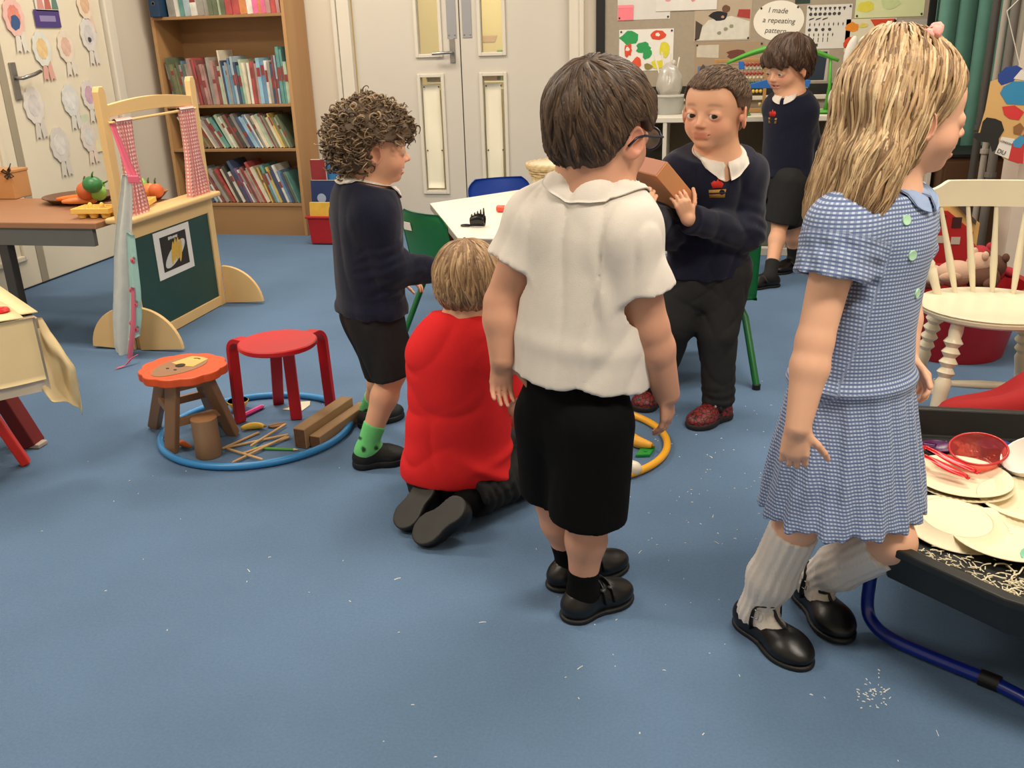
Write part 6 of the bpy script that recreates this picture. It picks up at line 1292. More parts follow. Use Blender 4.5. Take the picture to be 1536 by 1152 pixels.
def skin_color(P, V_):
    hh = P.hh; q = ((V_-P.hc)@P.HA.T)/hh; col = np.tile(P.skin, (len(V_), 1)); w = waves(3, 5, .05, .12)(V_); col = col*(1+.03*w)[:, None]
    def mix(m, c): nonlocal col; m = np.clip(m, 0, 1)[:, None]; col = col*(1-m)+np.array(lin(c)[:3])*m
    g = lambda cx, cz, sx, sz: np.exp(-((np.abs(q[:, 0])-cx)/sx)**2-((q[:, 2]-cz)/sz)**2)*(q[:, 1] > .12)
    hd = (np.abs(q) < .75).all(1)
    mix(g(.19, -.18, .11, .10)*.40*hd, (.84, .50, .42)); mix(np.exp(-(q[:, 0]/.105)**4-((q[:, 2]+.298+P.mouth*.5)/(.042+P.mouth*.5))**4)*(q[:, 1] > .33)*.75*hd, (.72, .38, .34)); mix(np.exp(-(q[:, 0]/.05)**2-((q[:, 2]+.17)/.05)**2)*(q[:, 1] > .40)*.3*hd, (.85, .5, .42))
    bz = .055+.02*np.cos((np.abs(q[:, 0])-.15)/.12*1.5); mix(np.exp(-((np.abs(q[:, 0])-.16)/.085)**4-((q[:, 2]-bz)/.022)**2)*(q[:, 1] > .2)*P.brow*hd, P.browc)
    mix(np.exp(-((np.abs(q[:, 0])-.15)/.085)**4-((q[:, 2]+.064)/(P.eyeopen+.012))**4)*(q[:, 1] > .30)*.45*hd, (.52, .34, .28))
    mix((np.abs(q[:, 0]) > .37)*.28*hd*(q[:, 1] < .12), (.85, .48, .40))
    # knuckles, elbows and knees a little pinker
    for c, r in P.pink: mix(np.exp(-(((V_-c)**2).sum(1))/r**2)*.14, (.82, .48, .40))
    return col
def hand(G, w, d, pn, ts, L, curl, thumb=(.5, .3), spread=.10, k=.006, rs=1.0):
    """w wrist, d direction of the hand, pn where the palm looks, ts thumb side; curl: three bends for each finger"""
    d = nrm(d); pn = nrm(np.array(pn)-d*(np.array(pn)@d)); sd = np.cross(d, pn); ts = sd if sd@np.array(ts) > 0 else -sd
    rot = lambda v, ax, a: v*math.cos(a)+np.cross(ax, v)*math.sin(a)+ax*(ax@v)*(1-math.cos(a))
    bend = np.cross(d, pn)
    pl = .47*L; fr = .052*L*rs; tips = []
    A = np.array([ts, pn, d]); G.ell(w+d*pl*.52, (.205*L, .085*L, .30*L), A, .010)
    G.ell(w+d*pl*.30+ts*.10*L+pn*.03*L, (.085*L, .07*L, .17*L), A, .010)
    for i, (off, ln) in enumerate(((.155, .40), (.052, .45), (-.052, .42), (-.150, .33))):
        cv_ = curl[i] if hasattr(curl[0], '__len__') else curl
        fd = nrm(d+ts*off*spread*10*.35); p = w+d*pl*(.93 if i in (1, 2) else .87)+ts*off*L; G.cone(w+d*pl*.35+ts*off*L*.6, p, fr*1.0, fr*1.12, .006)
        for s, q in enumerate((.46, .30, .24)):
            fd = rot(fd, bend, cv_[s]); p2 = p+fd*ln*L*q; r = fr*(1-.12*s); G.cone(p, p2, r, r*.9, .0025 if s == 0 else .002); p = p2
        tips.append(p)
    p = w+d*pl*.22+ts*.13*L; td = nrm(d*.62+ts*.66+pn*.40*thumb[0])
    for s, (q, ang) in enumerate(((.24, 0), (.20, thumb[1]), (.16, thumb[1]))):
        td = nrm(td+(d*.35+pn*.7-ts*.55)*ang); p2 = p+td*q*L; r = fr*(1.22-.14*s); G.cone(p, p2, r, r*.9, .006 if s == 0 else .002); p = p2
    tips.append(p); return tips
def torso_T(P): return (np.array([P.tr, P.tf, P.ta]), (1.0, P.depth, 1.0))
def add_body(G, P, arms=True):
    T = torso_T(P)
    G.cone(P.chest, P.pelvis, P.rch*.96, P.rhip*.96, .03, T=T); G.cone((P.shL+P.neck)/2, P.shL, .038, .040*P.am, .04); G.cone((P.shR+P.neck)/2, P.shR, .038, .040*P.am, .04); G.cone(P.neck, P.chest, .05, .07, .05)
    for s in 'LR':
        sh, el, wr = getattr(P, 'sh'+s), getattr(P, 'el'+s), getattr(P, 'wr'+s); a = P.am
        G.cone(sh, el, .040*a, .0315*a, .025); G.cone(el, el+(wr-el)*.3, .0315*a, .033*a, .012); G.cone(el+(wr-el)*.3, wr, .033*a, .0225*a, .012)
        hp, kn, an = getattr(P, 'hip'+s), getattr(P, 'kn'+s), getattr(P, 'an'+s); l = P.lm
        G.cone(hp, kn, .066*l, .045*l, .03); G.cone(kn, kn+(an-kn)*.33, .043*l, .044*l, .02); G.cone(kn+(an-kn)*.33, an, .044*l, .028*l, .02); G.ell(an, (.031*l,)*3, None, .015)
def finish_person(name, P, label, root):
    t = thing('person', label, 'person', root); P.root = t; return t
def make_body(P, faceres=.0024, handres=.0024, h=.0052):
    J = [P.hc+P.HA[2]*P.hh*.55, P.hc-P.HA[1]*P.hh*.6, P.hc+P.HA[1]*P.hh*.6, P.shL, P.shR, P.elL, P.elR, P.wrL, P.wrR, P.hipL, P.hipR, P.knL, P.knR, P.anL, P.anR]+[P.wrL+P.hdL*.14, P.wrR+P.hdR*.14]
    lo = np.min(J, 0)-.085; hi = np.max(J, 0)+.085; z = [(P.hc, P.hh*.56, faceres)]
    for s in P.showhands: z.append((getattr(P, 'wr'+s)+getattr(P, 'hd'+s)*.06, .075, handres))
    G = Grid(lo, hi, h, z); add_body(G, P); add_head(G, P)
    P.tips = {}
    for s in 'LR': P.tips[s] = hand(G, getattr(P, 'wr'+s), getattr(P, 'hd'+s), getattr(P, 'pn'+s), getattr(P, 'ts'+s), P.hl, getattr(P, 'curl'+s), P.thumb)
    P.pink = [(P.elL, .03), (P.elR, .03), (P.knL, .04), (P.knR, .04)]+[(q, .014) for s in 'LR' for q in P.tips[s]]
    V_, Fc = G.mesh(1); o = np_obj('body', V_, Fc, M_skin, P.root, skin_color(P, V_)); P.G = G
    for s in (-1, 1):
        c = P.hc+P.hh*(P.HA[0]*s*.15+P.HA[1]*.322+P.HA[2]*-.062); n = 26; vs = []; cs = []
        look = nrm(P.HA[1]*1.0+P.HA[0]*P.look[0]+P.HA[2]*P.look[1]); x, y, z_ = frame(look); fs = []
        for i in range(n//2+1):
            ph = math.pi*i/(n//2)
            for j in range(n):
                a = 2*math.pi*j/n; vs.append(c+P.hh*.080*(z_*math.cos(ph)+(x*math.cos(a)+y*math.sin(a))*math.sin(ph))); cs.append(lin((.05, .04, .04) if ph < .22 else (P.iris if ph < .50 else (.86, .83, .80)))[:3])
        for i in range(n//2):
            for j in range(n): fs.append((i*n+j, (i+1)*n+j, (i+1)*n+(j+1) % n, i*n+(j+1) % n))
        np_obj('eye', np.array(vs), np.array(fs), M_eye, P.root, np.array(cs))
    return G
M_skin = mat('skin', (.85, .65, .53), .52, attr='Col', sub=.12, bump=.04, bscale=350, spec=.35)
M_eye = mat('eye_gloss', (.9, .9, .9), .15, attr='Col')
# ---- hair
def hair_cap(P, th, hairline, extra=None, h=.0032, disp=None, rlo=.7, ext=.0):
    c, A, hh = P.hc, P.HA, P.hh; G = Grid(c-hh*rlo-np.array([0, 0, ext]), c+hh*rlo, h); L = lambda r, f, u: c+hh*(A[0]*r+A[1]*f+A[2]*u)
    G.ell(L(0, -.06, .12), np.array([.375+th, .455+th, .385+th*1.15])*hh, A, .0); G.ell(L(0, .15, .16), np.array([.31+th, .25+th*.9, .25+th])*hh, A, .05*hh); G.ell(L(0, -.17, -.10), np.array([.29+th, .30+th*.7, .30])*hh, A, .08*hh)
    if extra: extra(G, L, A, hh)
    x, y, z = G.ax[0][:, None, None], G.ax[1][None, :, None], G.ax[2][None, None, :]
    q = [((x-c[0])*A[i, 0]+(y-c[1])*A[i, 1]+(z-c[2])*A[i, 2])/hh for i in range(3)]
    hl = np.interp(q[1], hairline[0], hairline[1]); d = (hl-q[2])*hh*.75
    # ear notch
    G.f = np.maximum(G.f, d.astype(f32))
    if disp: G.disp(disp, .02)
    return G
def clump(P, n, amp, seed=0, whorl=(0, -.32, .40)):
    """grooves running away from the whorl"""
    r = np.random.RandomState(seed)
    def fn(X):
        q = ((X-P.hc)@P.HA.T)/P.hh; w = np.array(whorl); dq = q-w; d = np.linalg.norm(dq, axis=1); a = np.arctan2(dq[:, 0], dq[:, 1]); a = a+.35*np.sin(d*7+1)+.10*waves(seed, 4, .2, .5)(q)
        return amp*(.6*np.sin(a*n)+.4*np.sin(a*n*2.3+d*9))*np.clip(d*3, 0, 1)
    return fn
def locks(P, G, name, mat_, cols, seeds, flow, nstep, step, rad, seed=0, off=.0015, wav=.0, stopf=None, sides=5, grav=.0, par=None, lift=None, tipr=.25, wl=.06):
    """many tapered strands that run over the surface of G"""
    rs = np.random.RandomState(seed); X = np.array(seeds, float); n = len(X); L = [X.copy()]; ph = rs.uniform(0, 6.28, n); alive = np.ones(n, bool); lens = np.full(n, nstep)
    for k in range(nstep):
        D = flow(X, k/nstep); D = D+np.array([0, 0, -1])*grav; g = G.grad(X); D = D-g*(D*g).sum(1, keepdims=True); D /= np.linalg.norm(D, axis=1, keepdims=True)+1e-9
        sd = np.cross(g, D); X = X+D*step+sd*(wav*np.cos(ph+2*np.pi*(k+1)*step/wl)*step*2*np.pi/wl)[:, None]
        o = off+(lift(k/nstep) if lift else 0); v = G.sample(X); X = X-G.grad(X)*np.clip(v-o, -.02, .02)[:, None]
        if stopf is not None:
            st = stopf(X) & alive; lens[st] = np.minimum(lens[st], k); alive &= ~st
        L.append(X.copy())
    L = np.array(L); vs = []; fs = []; cs = []; C = np.array([lin(c)[:3] for c in cols]); base = 0
    for i in range(n):
        m = lens[i]+1
        if m < 3: continue
        Q_ = L[:m, i]; t = np.linspace(0, 1, m); r = rad*rs.uniform(.7, 1.25)*np.minimum(1, np.minimum(.35+t*4, tipr+(1-t)*1.7)); T_ = np.gradient(Q_, axis=0); T_ /= np.linalg.norm(T_, axis=1, keepdims=True)+1e-9
        g = G.grad(Q_); S_ = np.cross(T_, g); S_ /= np.linalg.norm(S_, axis=1, keepdims=True)+1e-9; N_ = np.cross(S_, T_)
        a = np.linspace(0, 2*np.pi, sides, endpoint=False); ring = Q_[:, None, :]+r[:, None, None]*(np.cos(a)[None, :, None]*S_[:, None, :]*1.25+np.sin(a)[None, :, None]*N_[:, None, :]*.7)
        vs.append(ring.reshape(-1, 3)); c = C[rs.randint(len(C))]*rs.uniform(.82, 1.18); cs.append(np.tile(c, (m*sides, 1)))
        ii = (np.arange(m-1)[:, None]*sides+np.arange(sides)[None, :]); jj = (np.arange(m-1)[:, None]*sides+(np.arange(sides)[None, :]+1) % sides)
        fs.append((np.stack([ii, jj, jj+sides, ii+sides], 2).reshape(-1, 4)+base)); base += m*sides
    return np_obj(name, np.concatenate(vs), np.concatenate(fs), mat_, par, np.concatenate(cs))
def hair_mat(name, c, rough=.5):
    return mat(name, c, rough, attr='Col', var=.22, vscale=45, stretch=(3, 3, .6), bump=.25, bscale=260, spec=.4)
def scalp_seeds(P, G, n, seed, cond):
    rs = np.random.RandomState(seed); out = []
    while len(out) < n:
        v = nrm(rs.normal(size=3)); q = np.array([0, -.06, .12])+v*np.array([.42, .5, .43])
        if cond(q): out.append(P.hc+P.hh*(P.HA.T@q))
    X = np.array(out)
    for _ in range(4): X = X-G.grad(X)*np.clip(G.sample(X), -.03, .03)[:, None]
    return X
def cap_obj(P, G, m, cols, par, seed=0):
    V_, Fc = G.mesh(1); w = waves(seed, 6, .02, .06)(V_); a, b = np.array(lin(cols[0])[:3]), np.array(lin(cols[1])[:3]); t = np.clip(.5+.5*w, 0, 1)[:, None]
    return np_obj('hair', V_, Fc, m, par, a*(1-t)+b*t)
def q_of(P, X): return ((X-P.hc)@P.HA.T)/P.hh
# ---- clothes
def garment(lo, hi, h=.0045): return Grid(np.array(lo), np.array(hi), h)
def bounds(pts, m): p = np.array(pts); return p.min(0)-m, p.max(0)+m
def shoe(P, name, heel, toe, up, ankle, m_up, m_sole, wid=.036, hgt=.058, open_top=True, tongue=True, strap=None, velcro=False, par=None, solec=.010, label=None):
    """heel, toe: points on the ground line of the sole; up: from sole to instep"""
    heel = np.array(heel, float); toe = np.array(toe, float); f = nrm(toe-heel); up = nrm(np.array(up)-f*(np.array(up)@f)); r = np.cross(f, up); A = np.array([r, f, up]); L = np.linalg.norm(toe-heel)
    G = garment(*bounds([heel, toe, heel+up*.12, toe+up*.06], .05), .0034); O = lambda a, b, c: heel+r*a+f*b*L+up*c
    G.ell(O(0, .22, .028), (wid*.88, L*.22, .032), A, .02); G.ell(O(0, .72, .024), (wid*1.05, L*.28, .028), A, .03); G.cone(O(0, .2, .03), O(0, .62, .028), wid*.72, wid*.78, .02)
    G.cone(O(0, .22, .03), O(0, .26, hgt), wid*.80, wid*.66, .015, flat=True); G.cone(O(0, .30, hgt*.85), O(0, .60, hgt*.55), wid*.55, wid*.55, .02)
    if open_top: G.cone(O(0, .24, hgt-.014), O(0, .20, hgt+.05), wid*.60, wid*.66, .004, 's')
    G.cut(O(0, 0, solec*.6), -up); V_, Fc = G.mesh(1); o = np_obj(name, V_, Fc, m_up, par)
    if label: o['label'] = label
    S = garment(*bounds([heel, toe], .055), .0034); S.ell(O(0, .20, solec*.5), (wid*.94, L*.21, .03), A, .0); S.ell(O(0, .70, solec*.5), (wid*1.12, L*.31, .03), A, .03); S.cone(O(0, .2, solec*.5), O(0, .7, solec*.5), wid*.78, wid*.85, .02); S.cut(O(0, 0, solec*1.15), up); S.cut(O(0, 0, 0), -up)
    V_, Fc = S.mesh(0); np_obj('sole', V_, Fc, m_sole, o, smooth=False)
    return o, G, O, A, L
def sock(P, an, kn, ztop, m, par, r0=.034, r1=.042, foot=None, label=None, col=None, fold=0, h=.004):
    d = nrm(kn-an); top = an+d*ztop; G = garment(*bounds([an, top], .075), h)
    G.cone(an-d*.02, top, r0, r1, .01, flat=True)
    if foot is not None: G.cone(an-d*.012, foot, r0*.95, r0*.8, .02)
    if fold: G.disp(lambda X: fold*np.sin(((X-an)@d)*2*np.pi/.010))
    V_, Fc = G.mesh(1); o = np_obj('sock', V_, Fc, m, par, None if col is None else col(V_))
    if label: o['label'] = label
    return o, G
def sleeve_folds(a, b, amp, lam, seed):
    d = nrm(np.array(b)-np.array(a)); r = np.random.RandomState(seed); w = waves(seed, 4, .06, .12)
    return lambda X: amp*np.sin(((X-a)@d)*2*np.pi/lam+2.2*w(X))
def person_defaults(P):
    P.depth = .70; P.rch = .108; P.rhip = .104; P.am = 1.0; P.lm = 1.0; P.nk = 1.0; P.hl = .118; P.thumb = (.6, .25); P.curlL = P.curlR = (.25, .45, .35); P.eyeopen = .030; P.mouth = 0.0; P.brow = .6; P.browc = (.35, .25, .18); P.look = (0, -.1); P.iris = (.30, .28, .24); P.skin = LSK; P.showhands = ''
def torso_axes(P):
    P.ta = nrm(P.neck-P.pelvis); r = P.shR-P.shL; P.tr = nrm(r-P.ta*(r@P.ta)); P.tf = np.cross(P.ta, P.tr); P.chest = P.neck-P.ta*.075
def upper_shell(G, P, inf, hem, hemr, sleeve, T=None, k=.03, shape=(1, 1)):
    """shirt or jumper: torso to the hem point (flat cut), shoulders, sleeves [(a,b,ra,rb)]"""
    T = torso_T(P) if T is None else T
    G.cone(P.chest, hem, P.rch+inf, hemr, k, flat=True, T=T)
    for s in 'LR': G.cone((getattr(P, 'sh'+s)+P.neck)/2+P.ta*.0, getattr(P, 'sh'+s), .034+inf, .040*P.am+inf*.8, .05)
    G.cone(P.neck-P.ta*.014, P.chest, .044+inf*.7, .075, .05)
    for a, b, ra, rb, fl in sleeve: G.cone(a, b, ra, rb, .022, flat=fl)
def neck_hole(G, P, r=.050, up=.010, tilt=.25, depth=.05):
    n = nrm(P.ta+P.tf*tilt); c = P.neck+P.ta*up; G.cut(c+n*.014, n); G.cone(c-n*depth*.5, c+n*.10, r, r*1.2, .006, 's')
def crest(P, G, px, py, par, s=.030):
    """embroidered badge: gold base, red flame-like tuft, laid on the jumper where it stands on the chest"""
    d = ray(px, py); c = G.hit(CAMP, d)
    if c is None: return
    n = G.grad(np.array([c]))[0]; x, y, _ = frame(n, (0, 0, 1)); u = np.cross(n, x)
    def patch(poly, lift, m, nm, pr):
        pts = []
        for a, b in poly:
            p = c+x*a*s+u*b*s
            for _ in range(4): p = p-G.grad(np.array([p]))[0]*float(np.clip(G.sample(np.array([p]))[0]-lift, -.02, .02))
            pts.append(p)
        ctr = sum(pts)/len(pts)+n*.0006; mb = MB(); k = len(pts); mb.add(pts+[ctr]+[p-n*.002 for p in pts], [(i, (i+1) % k, k) for i in range(k)]+[(k+1+i, k+1+(i+1) % k, (i+1) % k, i) for i in range(k)]); return build(nm, mb, m, pr, smooth=True)
    b = patch([(-.75, -.95), (.75, -.95), (.85, -.15), (-.85, -.15)], .0016, mat('badge_gold', (.62, .46, .20), .7, var=.2, vscale=300), 'jumper_badge', par); b['label'] = 'embroidered red and gold badge'
    patch([(-.5, .0), (-.68, .5), (-.4, .75), (-.2, .62), (0, 1.0), (.2, .66), (.45, .8), (.66, .45), (.45, .0)], .0018, mat('badge_red', (.80, .16, .12), .7), 'badge_flame', b); patch([(-.8, -.55), (.8, -.55), (.8, -.42), (-.8, -.42)], .0026, mat('badge_dark', (.12, .10, .10), .8), 'badge_band', b)
M_navy = mat('navy_jumper', (.095, .105, .175), .95, var=.10, vscale=90, bump=.35, bscale=420, spec=.15, sheen=.15)
M_grey = mat('charcoal_trousers', (.16, .16, .162), .85, var=.06, vscale=60, bump=.15, bscale=500, spec=.2)
M_blackc = mat('black_shorts_cloth', (.028, .028, .032), .9, bump=.15, bscale=500, spec=.15)
M_wht = mat('white_polo_cloth', (.88, .85, .81), .9, var=.015, vscale=60, bump=.2, bscale=600, spec=.2)
M_shoe = mat('black_shoe_leather', (.045, .045, .048), .38, var=.08, vscale=40, bump=.08, bscale=90); M_sole = mat('black_sole', (.04, .04, .042), .6)
def collar(P, c_up, r, par, G=None, hgt=.030, tilt=.3, spread=.06, m=None, open_front=True, flare=.018):
    """turned-down shirt collar: a band around the neck whose fall flares outwards and comes to two points in front"""
    n = nrm(P.ta+P.tf*tilt*.6); c = P.neck+P.ta*c_up; fr = nrm(P.tf-n*(P.tf@n)); rt_ = np.cross(fr, n); mb = MB()
    def fn(u, v):
        a = (u-.5)*2*math.pi*.965+math.pi; dirv = fr*math.cos(a)+rt_*math.sin(a); fa = (1+math.cos(a))/2
        front = max(0, fa)**3
        if v < .3: t = v/.3; rad = r+.002; z = hgt*t*.8-.004
        else: t = (v-.3)/.7; rad = r+.002+(flare+.012*front)*t; z = hgt*.8-.004+.005*math.sin(math.pi*min(1, t*2.5))*.6-(hgt*.95+spread*.55*front**1.5)*t
        p = c+dirv*rad*(1.0 if True else 1)+n*z; p = p-n*.010*fa
        if G is not None and v >= .3:
            for _ in range(6):
                s_ = float(G.sample(np.array([p]))[0])
                if s_ < .004: p = p+(n*.5+G.grad(np.array([p]))[0])*min(.012, .004-s_)
        return p
    o = build('shirt_collar', mb.sheet(fn, 56, 12, .0025), m or M_wht, par, smooth=True); return o
# ------------------------------------------------------------------ boy in the white polo shirt
def JN(P, **k):
    for n_, (px, py, off) in k.items(): setattr(P, n_, V(px, py, P.r0, off))
def foot_pts(P, s, heel, toe, lift=.0, ankle=.27, z=.062):
    h, t = F(*heel), F(*toe); h[2] += lift; t[2] += lift; setattr(P, 'heel'+s, h); setattr(P, 'toe'+s, t); setattr(P, 'an'+s, h+(t-h)*ankle+np.array([0, 0, z]))
SIDEHL = ([-.7, -.30, -.12, .0, .06, .12, .20, .28, .5], [-.36, -.36, -.33, -.16, -.10, -.06, .20, .28, .33])
def kid_white():
    P = Person(); person_defaults(P); P.r0 = F(882, 905); P.hh = .222; P.nk = 1.22; P.am = 1.20; P.lm = .96; P.hl = .122; P.showhands = 'LR'
    JN(P, hc=(903, 192, .03), neck=(893, 292, .02), shL=(804, 334, .05), shR=(940, 352, -.05), elL=(754, 455, .05), wrL=(754, 538, .02), elR=(974, 492, -.05), wrR=(1000, 590, -.02), pelvis=(862, 600, .02), hipL=(828, 628, .05), hipR=(893, 640, -.05), knL=(833, 752, .07), knR=(882, 770, -.045))
    foot_pts(P, 'L', (822, 884), (940, 846)); foot_pts(P, 'R', (846, 932), (945, 890)); P.HA = head_frame(P.hc, horiz(.72, .69), .10, -.03); P.skin = np.array(lin((.82, .61, .50))[:3])
    torso_axes(P); P.rch = .110; P.rhip = .112; P.depth = .80; fw = P.tf; rt = P.tr
    P.hdL = nrm([0, 0, -1]+_rt*-.10); P.pnL = nrm(-_fh*.9+_rt*.3); P.tsL = _rt; P.hdR = nrm(np.array([0, 0, -1.])+_rt*.06); P.pnR = nrm(-rt+_fh*.1); P.tsR = fw; P.curlL = (.35, .5, .4); P.curlR = (.30, .45, .35)
    finish_person('person', P, 'person in a white polo shirt and black shorts standing with back to the camera', P.r0)
    make_body(P, .0030, .0024); R = P.root
    # polo shirt
    hem = P.pelvis+P.ta*.068; sl = []
    for s in 'LR':
        sh, el = getattr(P, 'sh'+s), getattr(P, 'el'+s); sl.append((sh, sh+(el-sh)*(.47 if s == 'L' else .56), .052, .063, True))
    G = garment(*bounds([P.neck+P.ta*.05, hem, P.shL, P.shR, sl[0][1], sl[1][1]], .16)); upper_shell(G, P, .014, hem, .146, sl)
    G.disp(lambda X: .024*crease(4, 4, .07, .14, (1, 1, .22))(X)-.008); G.disp(lambda X: -.006*np.exp(-(((X-hem)@P.ta-.075)/.022)**2)*(.6+.4*waves(8, 3, .1, .2)(X))); G.disp(lambda X: -.008*np.exp(-(((X-P.shR)@nrm(P.tr+P.ta*.25)+.035)/.013)**2-(((X-P.shR)@P.ta+.10)/.06)**2))
    for a, b, ra, rb, _ in sl: G.cone(b-(b-a)*.25, b+(b-a)*.2, rb-.012, rb-.004, .004, 's')
    G.cone(hem+P.ta*.02, hem-P.ta*.03, .126, .126, .004, 's', T=torso_T(P)); neck_hole(G, P, .058, .012, .2); V_, Fc = G.mesh(1); sh_ = np_obj('polo_shirt', V_, Fc, M_wht, R)
    collar(P, .022, .061, R, G, .034, -.38, .06, flare=.032)
    # shorts
    G = garment(*bounds([P.pelvis+P.ta*.13, P.pelvis, P.knL, P.knR], .15)); T = torso_T(P)
    G.cone(P.pelvis+P.ta*.11, P.pelvis-P.ta*.04, .104, .114, .02, T=T)
    for s, rr_ in (('L', .076), ('R', .082)):
        h_, k_ = getattr(P, 'hip'+s), getattr(P, 'kn'+s); e = k_+(h_-k_)*(.16 if s == 'L' else -.02); G.cone(h_, e, .078, rr_, .03, flat=True)
    G.disp(lambda X: .008*crease(14, 5, .06, .14, (1, 1, .3))(X)-.003)
    for s, rr_ in (('L', .076), ('R', .082)):
        h_, k_ = getattr(P, 'hip'+s), getattr(P, 'kn'+s); e = k_+(h_-k_)*(.16 if s == 'L' else -.02); d = nrm(e-h_); G.cone(e-d*.04, e+d*.02, rr_-.010, rr_-.006, .003, 's')
    V_, Fc = G.mesh(1); np_obj('shorts', V_, Fc, M_blackc, R)
    for s in 'LR':
        an, kn = getattr(P, 'an'+s), getattr(P, 'kn'+s); sock(P, an, kn, .055, M_blackc, R, .032, .035, getattr(P, 'toe'+s)*.3+an*.7)
        o, g, O, A, L = shoe(P, 'shoe', getattr(P, 'heel'+s), getattr(P, 'toe'+s), (0, 0, 1), an, M_shoe, M_sole, .040, .064, par=R)
        for k, fy in enumerate((.46, .58)):
            mb = MB(); pts = []
            for t in np.linspace(-1, 1, 15):
                p = O(t*.038, fy, .075-.045*abs(t)**1.6)
                for _ in range(4): p = p-g.grad(np.array([p]))[0]*float(np.clip(g.sample(np.array([p]))[0]-.002, -.02, .02))
                pts.append(p)
            mb.tube(pts, .008, 8, flat=.35, hint=tuple(A[1])); st = build('velcro_strap', mb, M_shoe, o, smooth=True); mid = pts[11]; build('strap_tab', MB().ell(mid+g.grad(np.array([mid]))[0]*.002, (.007, .007, .004), n=10, k=6), mat('tab_grey', (.25, .25, .25), .4), o, smooth=True)
    # hair: thick, brown, cut straight at the nape and round the ear
    HL = ([-.7, -.42, -.30, -.20, -.12, -.05, .03, .10, .17, .24, .32, .6], [-.33, -.35, -.32, -.20, .0, .09, .11, .02, .02, .14, .22, .30]); cols = [(.25, .18, .13), (.31, .23, .17), (.21, .15, .11), (.35, .27, .20)]
    dsp = clump(P, 7, .0035, 2, (0, -.30, .44)); Gh = hair_cap(P, .075, HL, disp=lambda X: dsp(X)); M = hair_mat('brown_hair', cols[0]); hr = cap_obj(P, Gh, M, (cols[0], cols[1]), R, 3)
    wh = np.array([.05, -.30, .45])
    def flow(X, t):
        q = q_of(P, X); d = q-wh; d[:, 2] *= .4; d = d/(np.linalg.norm(d, axis=1, keepdims=True)+.05); d = d+np.stack([-d[:, 1], d[:, 0], 0*d[:, 0]], 1)*.35; return d@P.HA+np.array([0, 0, -.55])
    hlf = lambda X: q_of(P, X)[:, 2] < np.interp(q_of(P, X)[:, 1], HL[0], HL[1])+.015
    sd = scalp_seeds(P, Gh, 1500, 5, lambda q: q[2] > np.interp(q[1], HL[0], HL[1])+.06); locks(P, Gh, 'hair_locks', M, cols, sd, flow, 9, .0075, .0028, 6, .0004, .0012, hlf, par=hr, wl=.05)
    # glasses
    gl = mat('glasses_navy', (.05, .09, .18), .3); L = lambda r, f, u: P.hc+P.hh*(P.HA[0]*r+P.HA[1]*f+P.HA[2]*u); go = None
    for s in (-1, 1):
        mb = MB().tube([L(s*.17+.125*math.cos(a)*1.05, .475-.10*abs(math.cos(a)*s*.5+.5)*.25, -.065+.095*math.sin(a)) for a in np.linspace(0, 2*math.pi, 25)[:-1]], .0026, 8, closed=True)
        if go is None: go = build('glasses', mb, gl, R, smooth=True); go['label'] = 'dark blue glasses'
        else: build('rim', mb, gl, go, smooth=True)
        build('lens', MB().prism([(.115*P.hh*math.cos(a), .088*P.hh*math.sin(a)) for a in np.linspace(0, 2*math.pi, 21)[:-1]], L(s*.17, .468, -.065), P.HA[0], P.HA[2], P.HA[1]*.001), M_glass, go)
        build('temple', MB().tube([L(s*.30, .455, -.045), L(s*.39, .35, -.04), L(s*.425, .05, -.03), L(s*.43, -.06, -.05), L(s*.40, -.12, -.12)], .0024, 7), gl, go, smooth=True)
    build('bridge', MB().tube([L(-.05, .48, -.05), L(0, .492, -.035), L(.05, .48, -.05)], .0024, 7), gl, go, smooth=True)
    return P
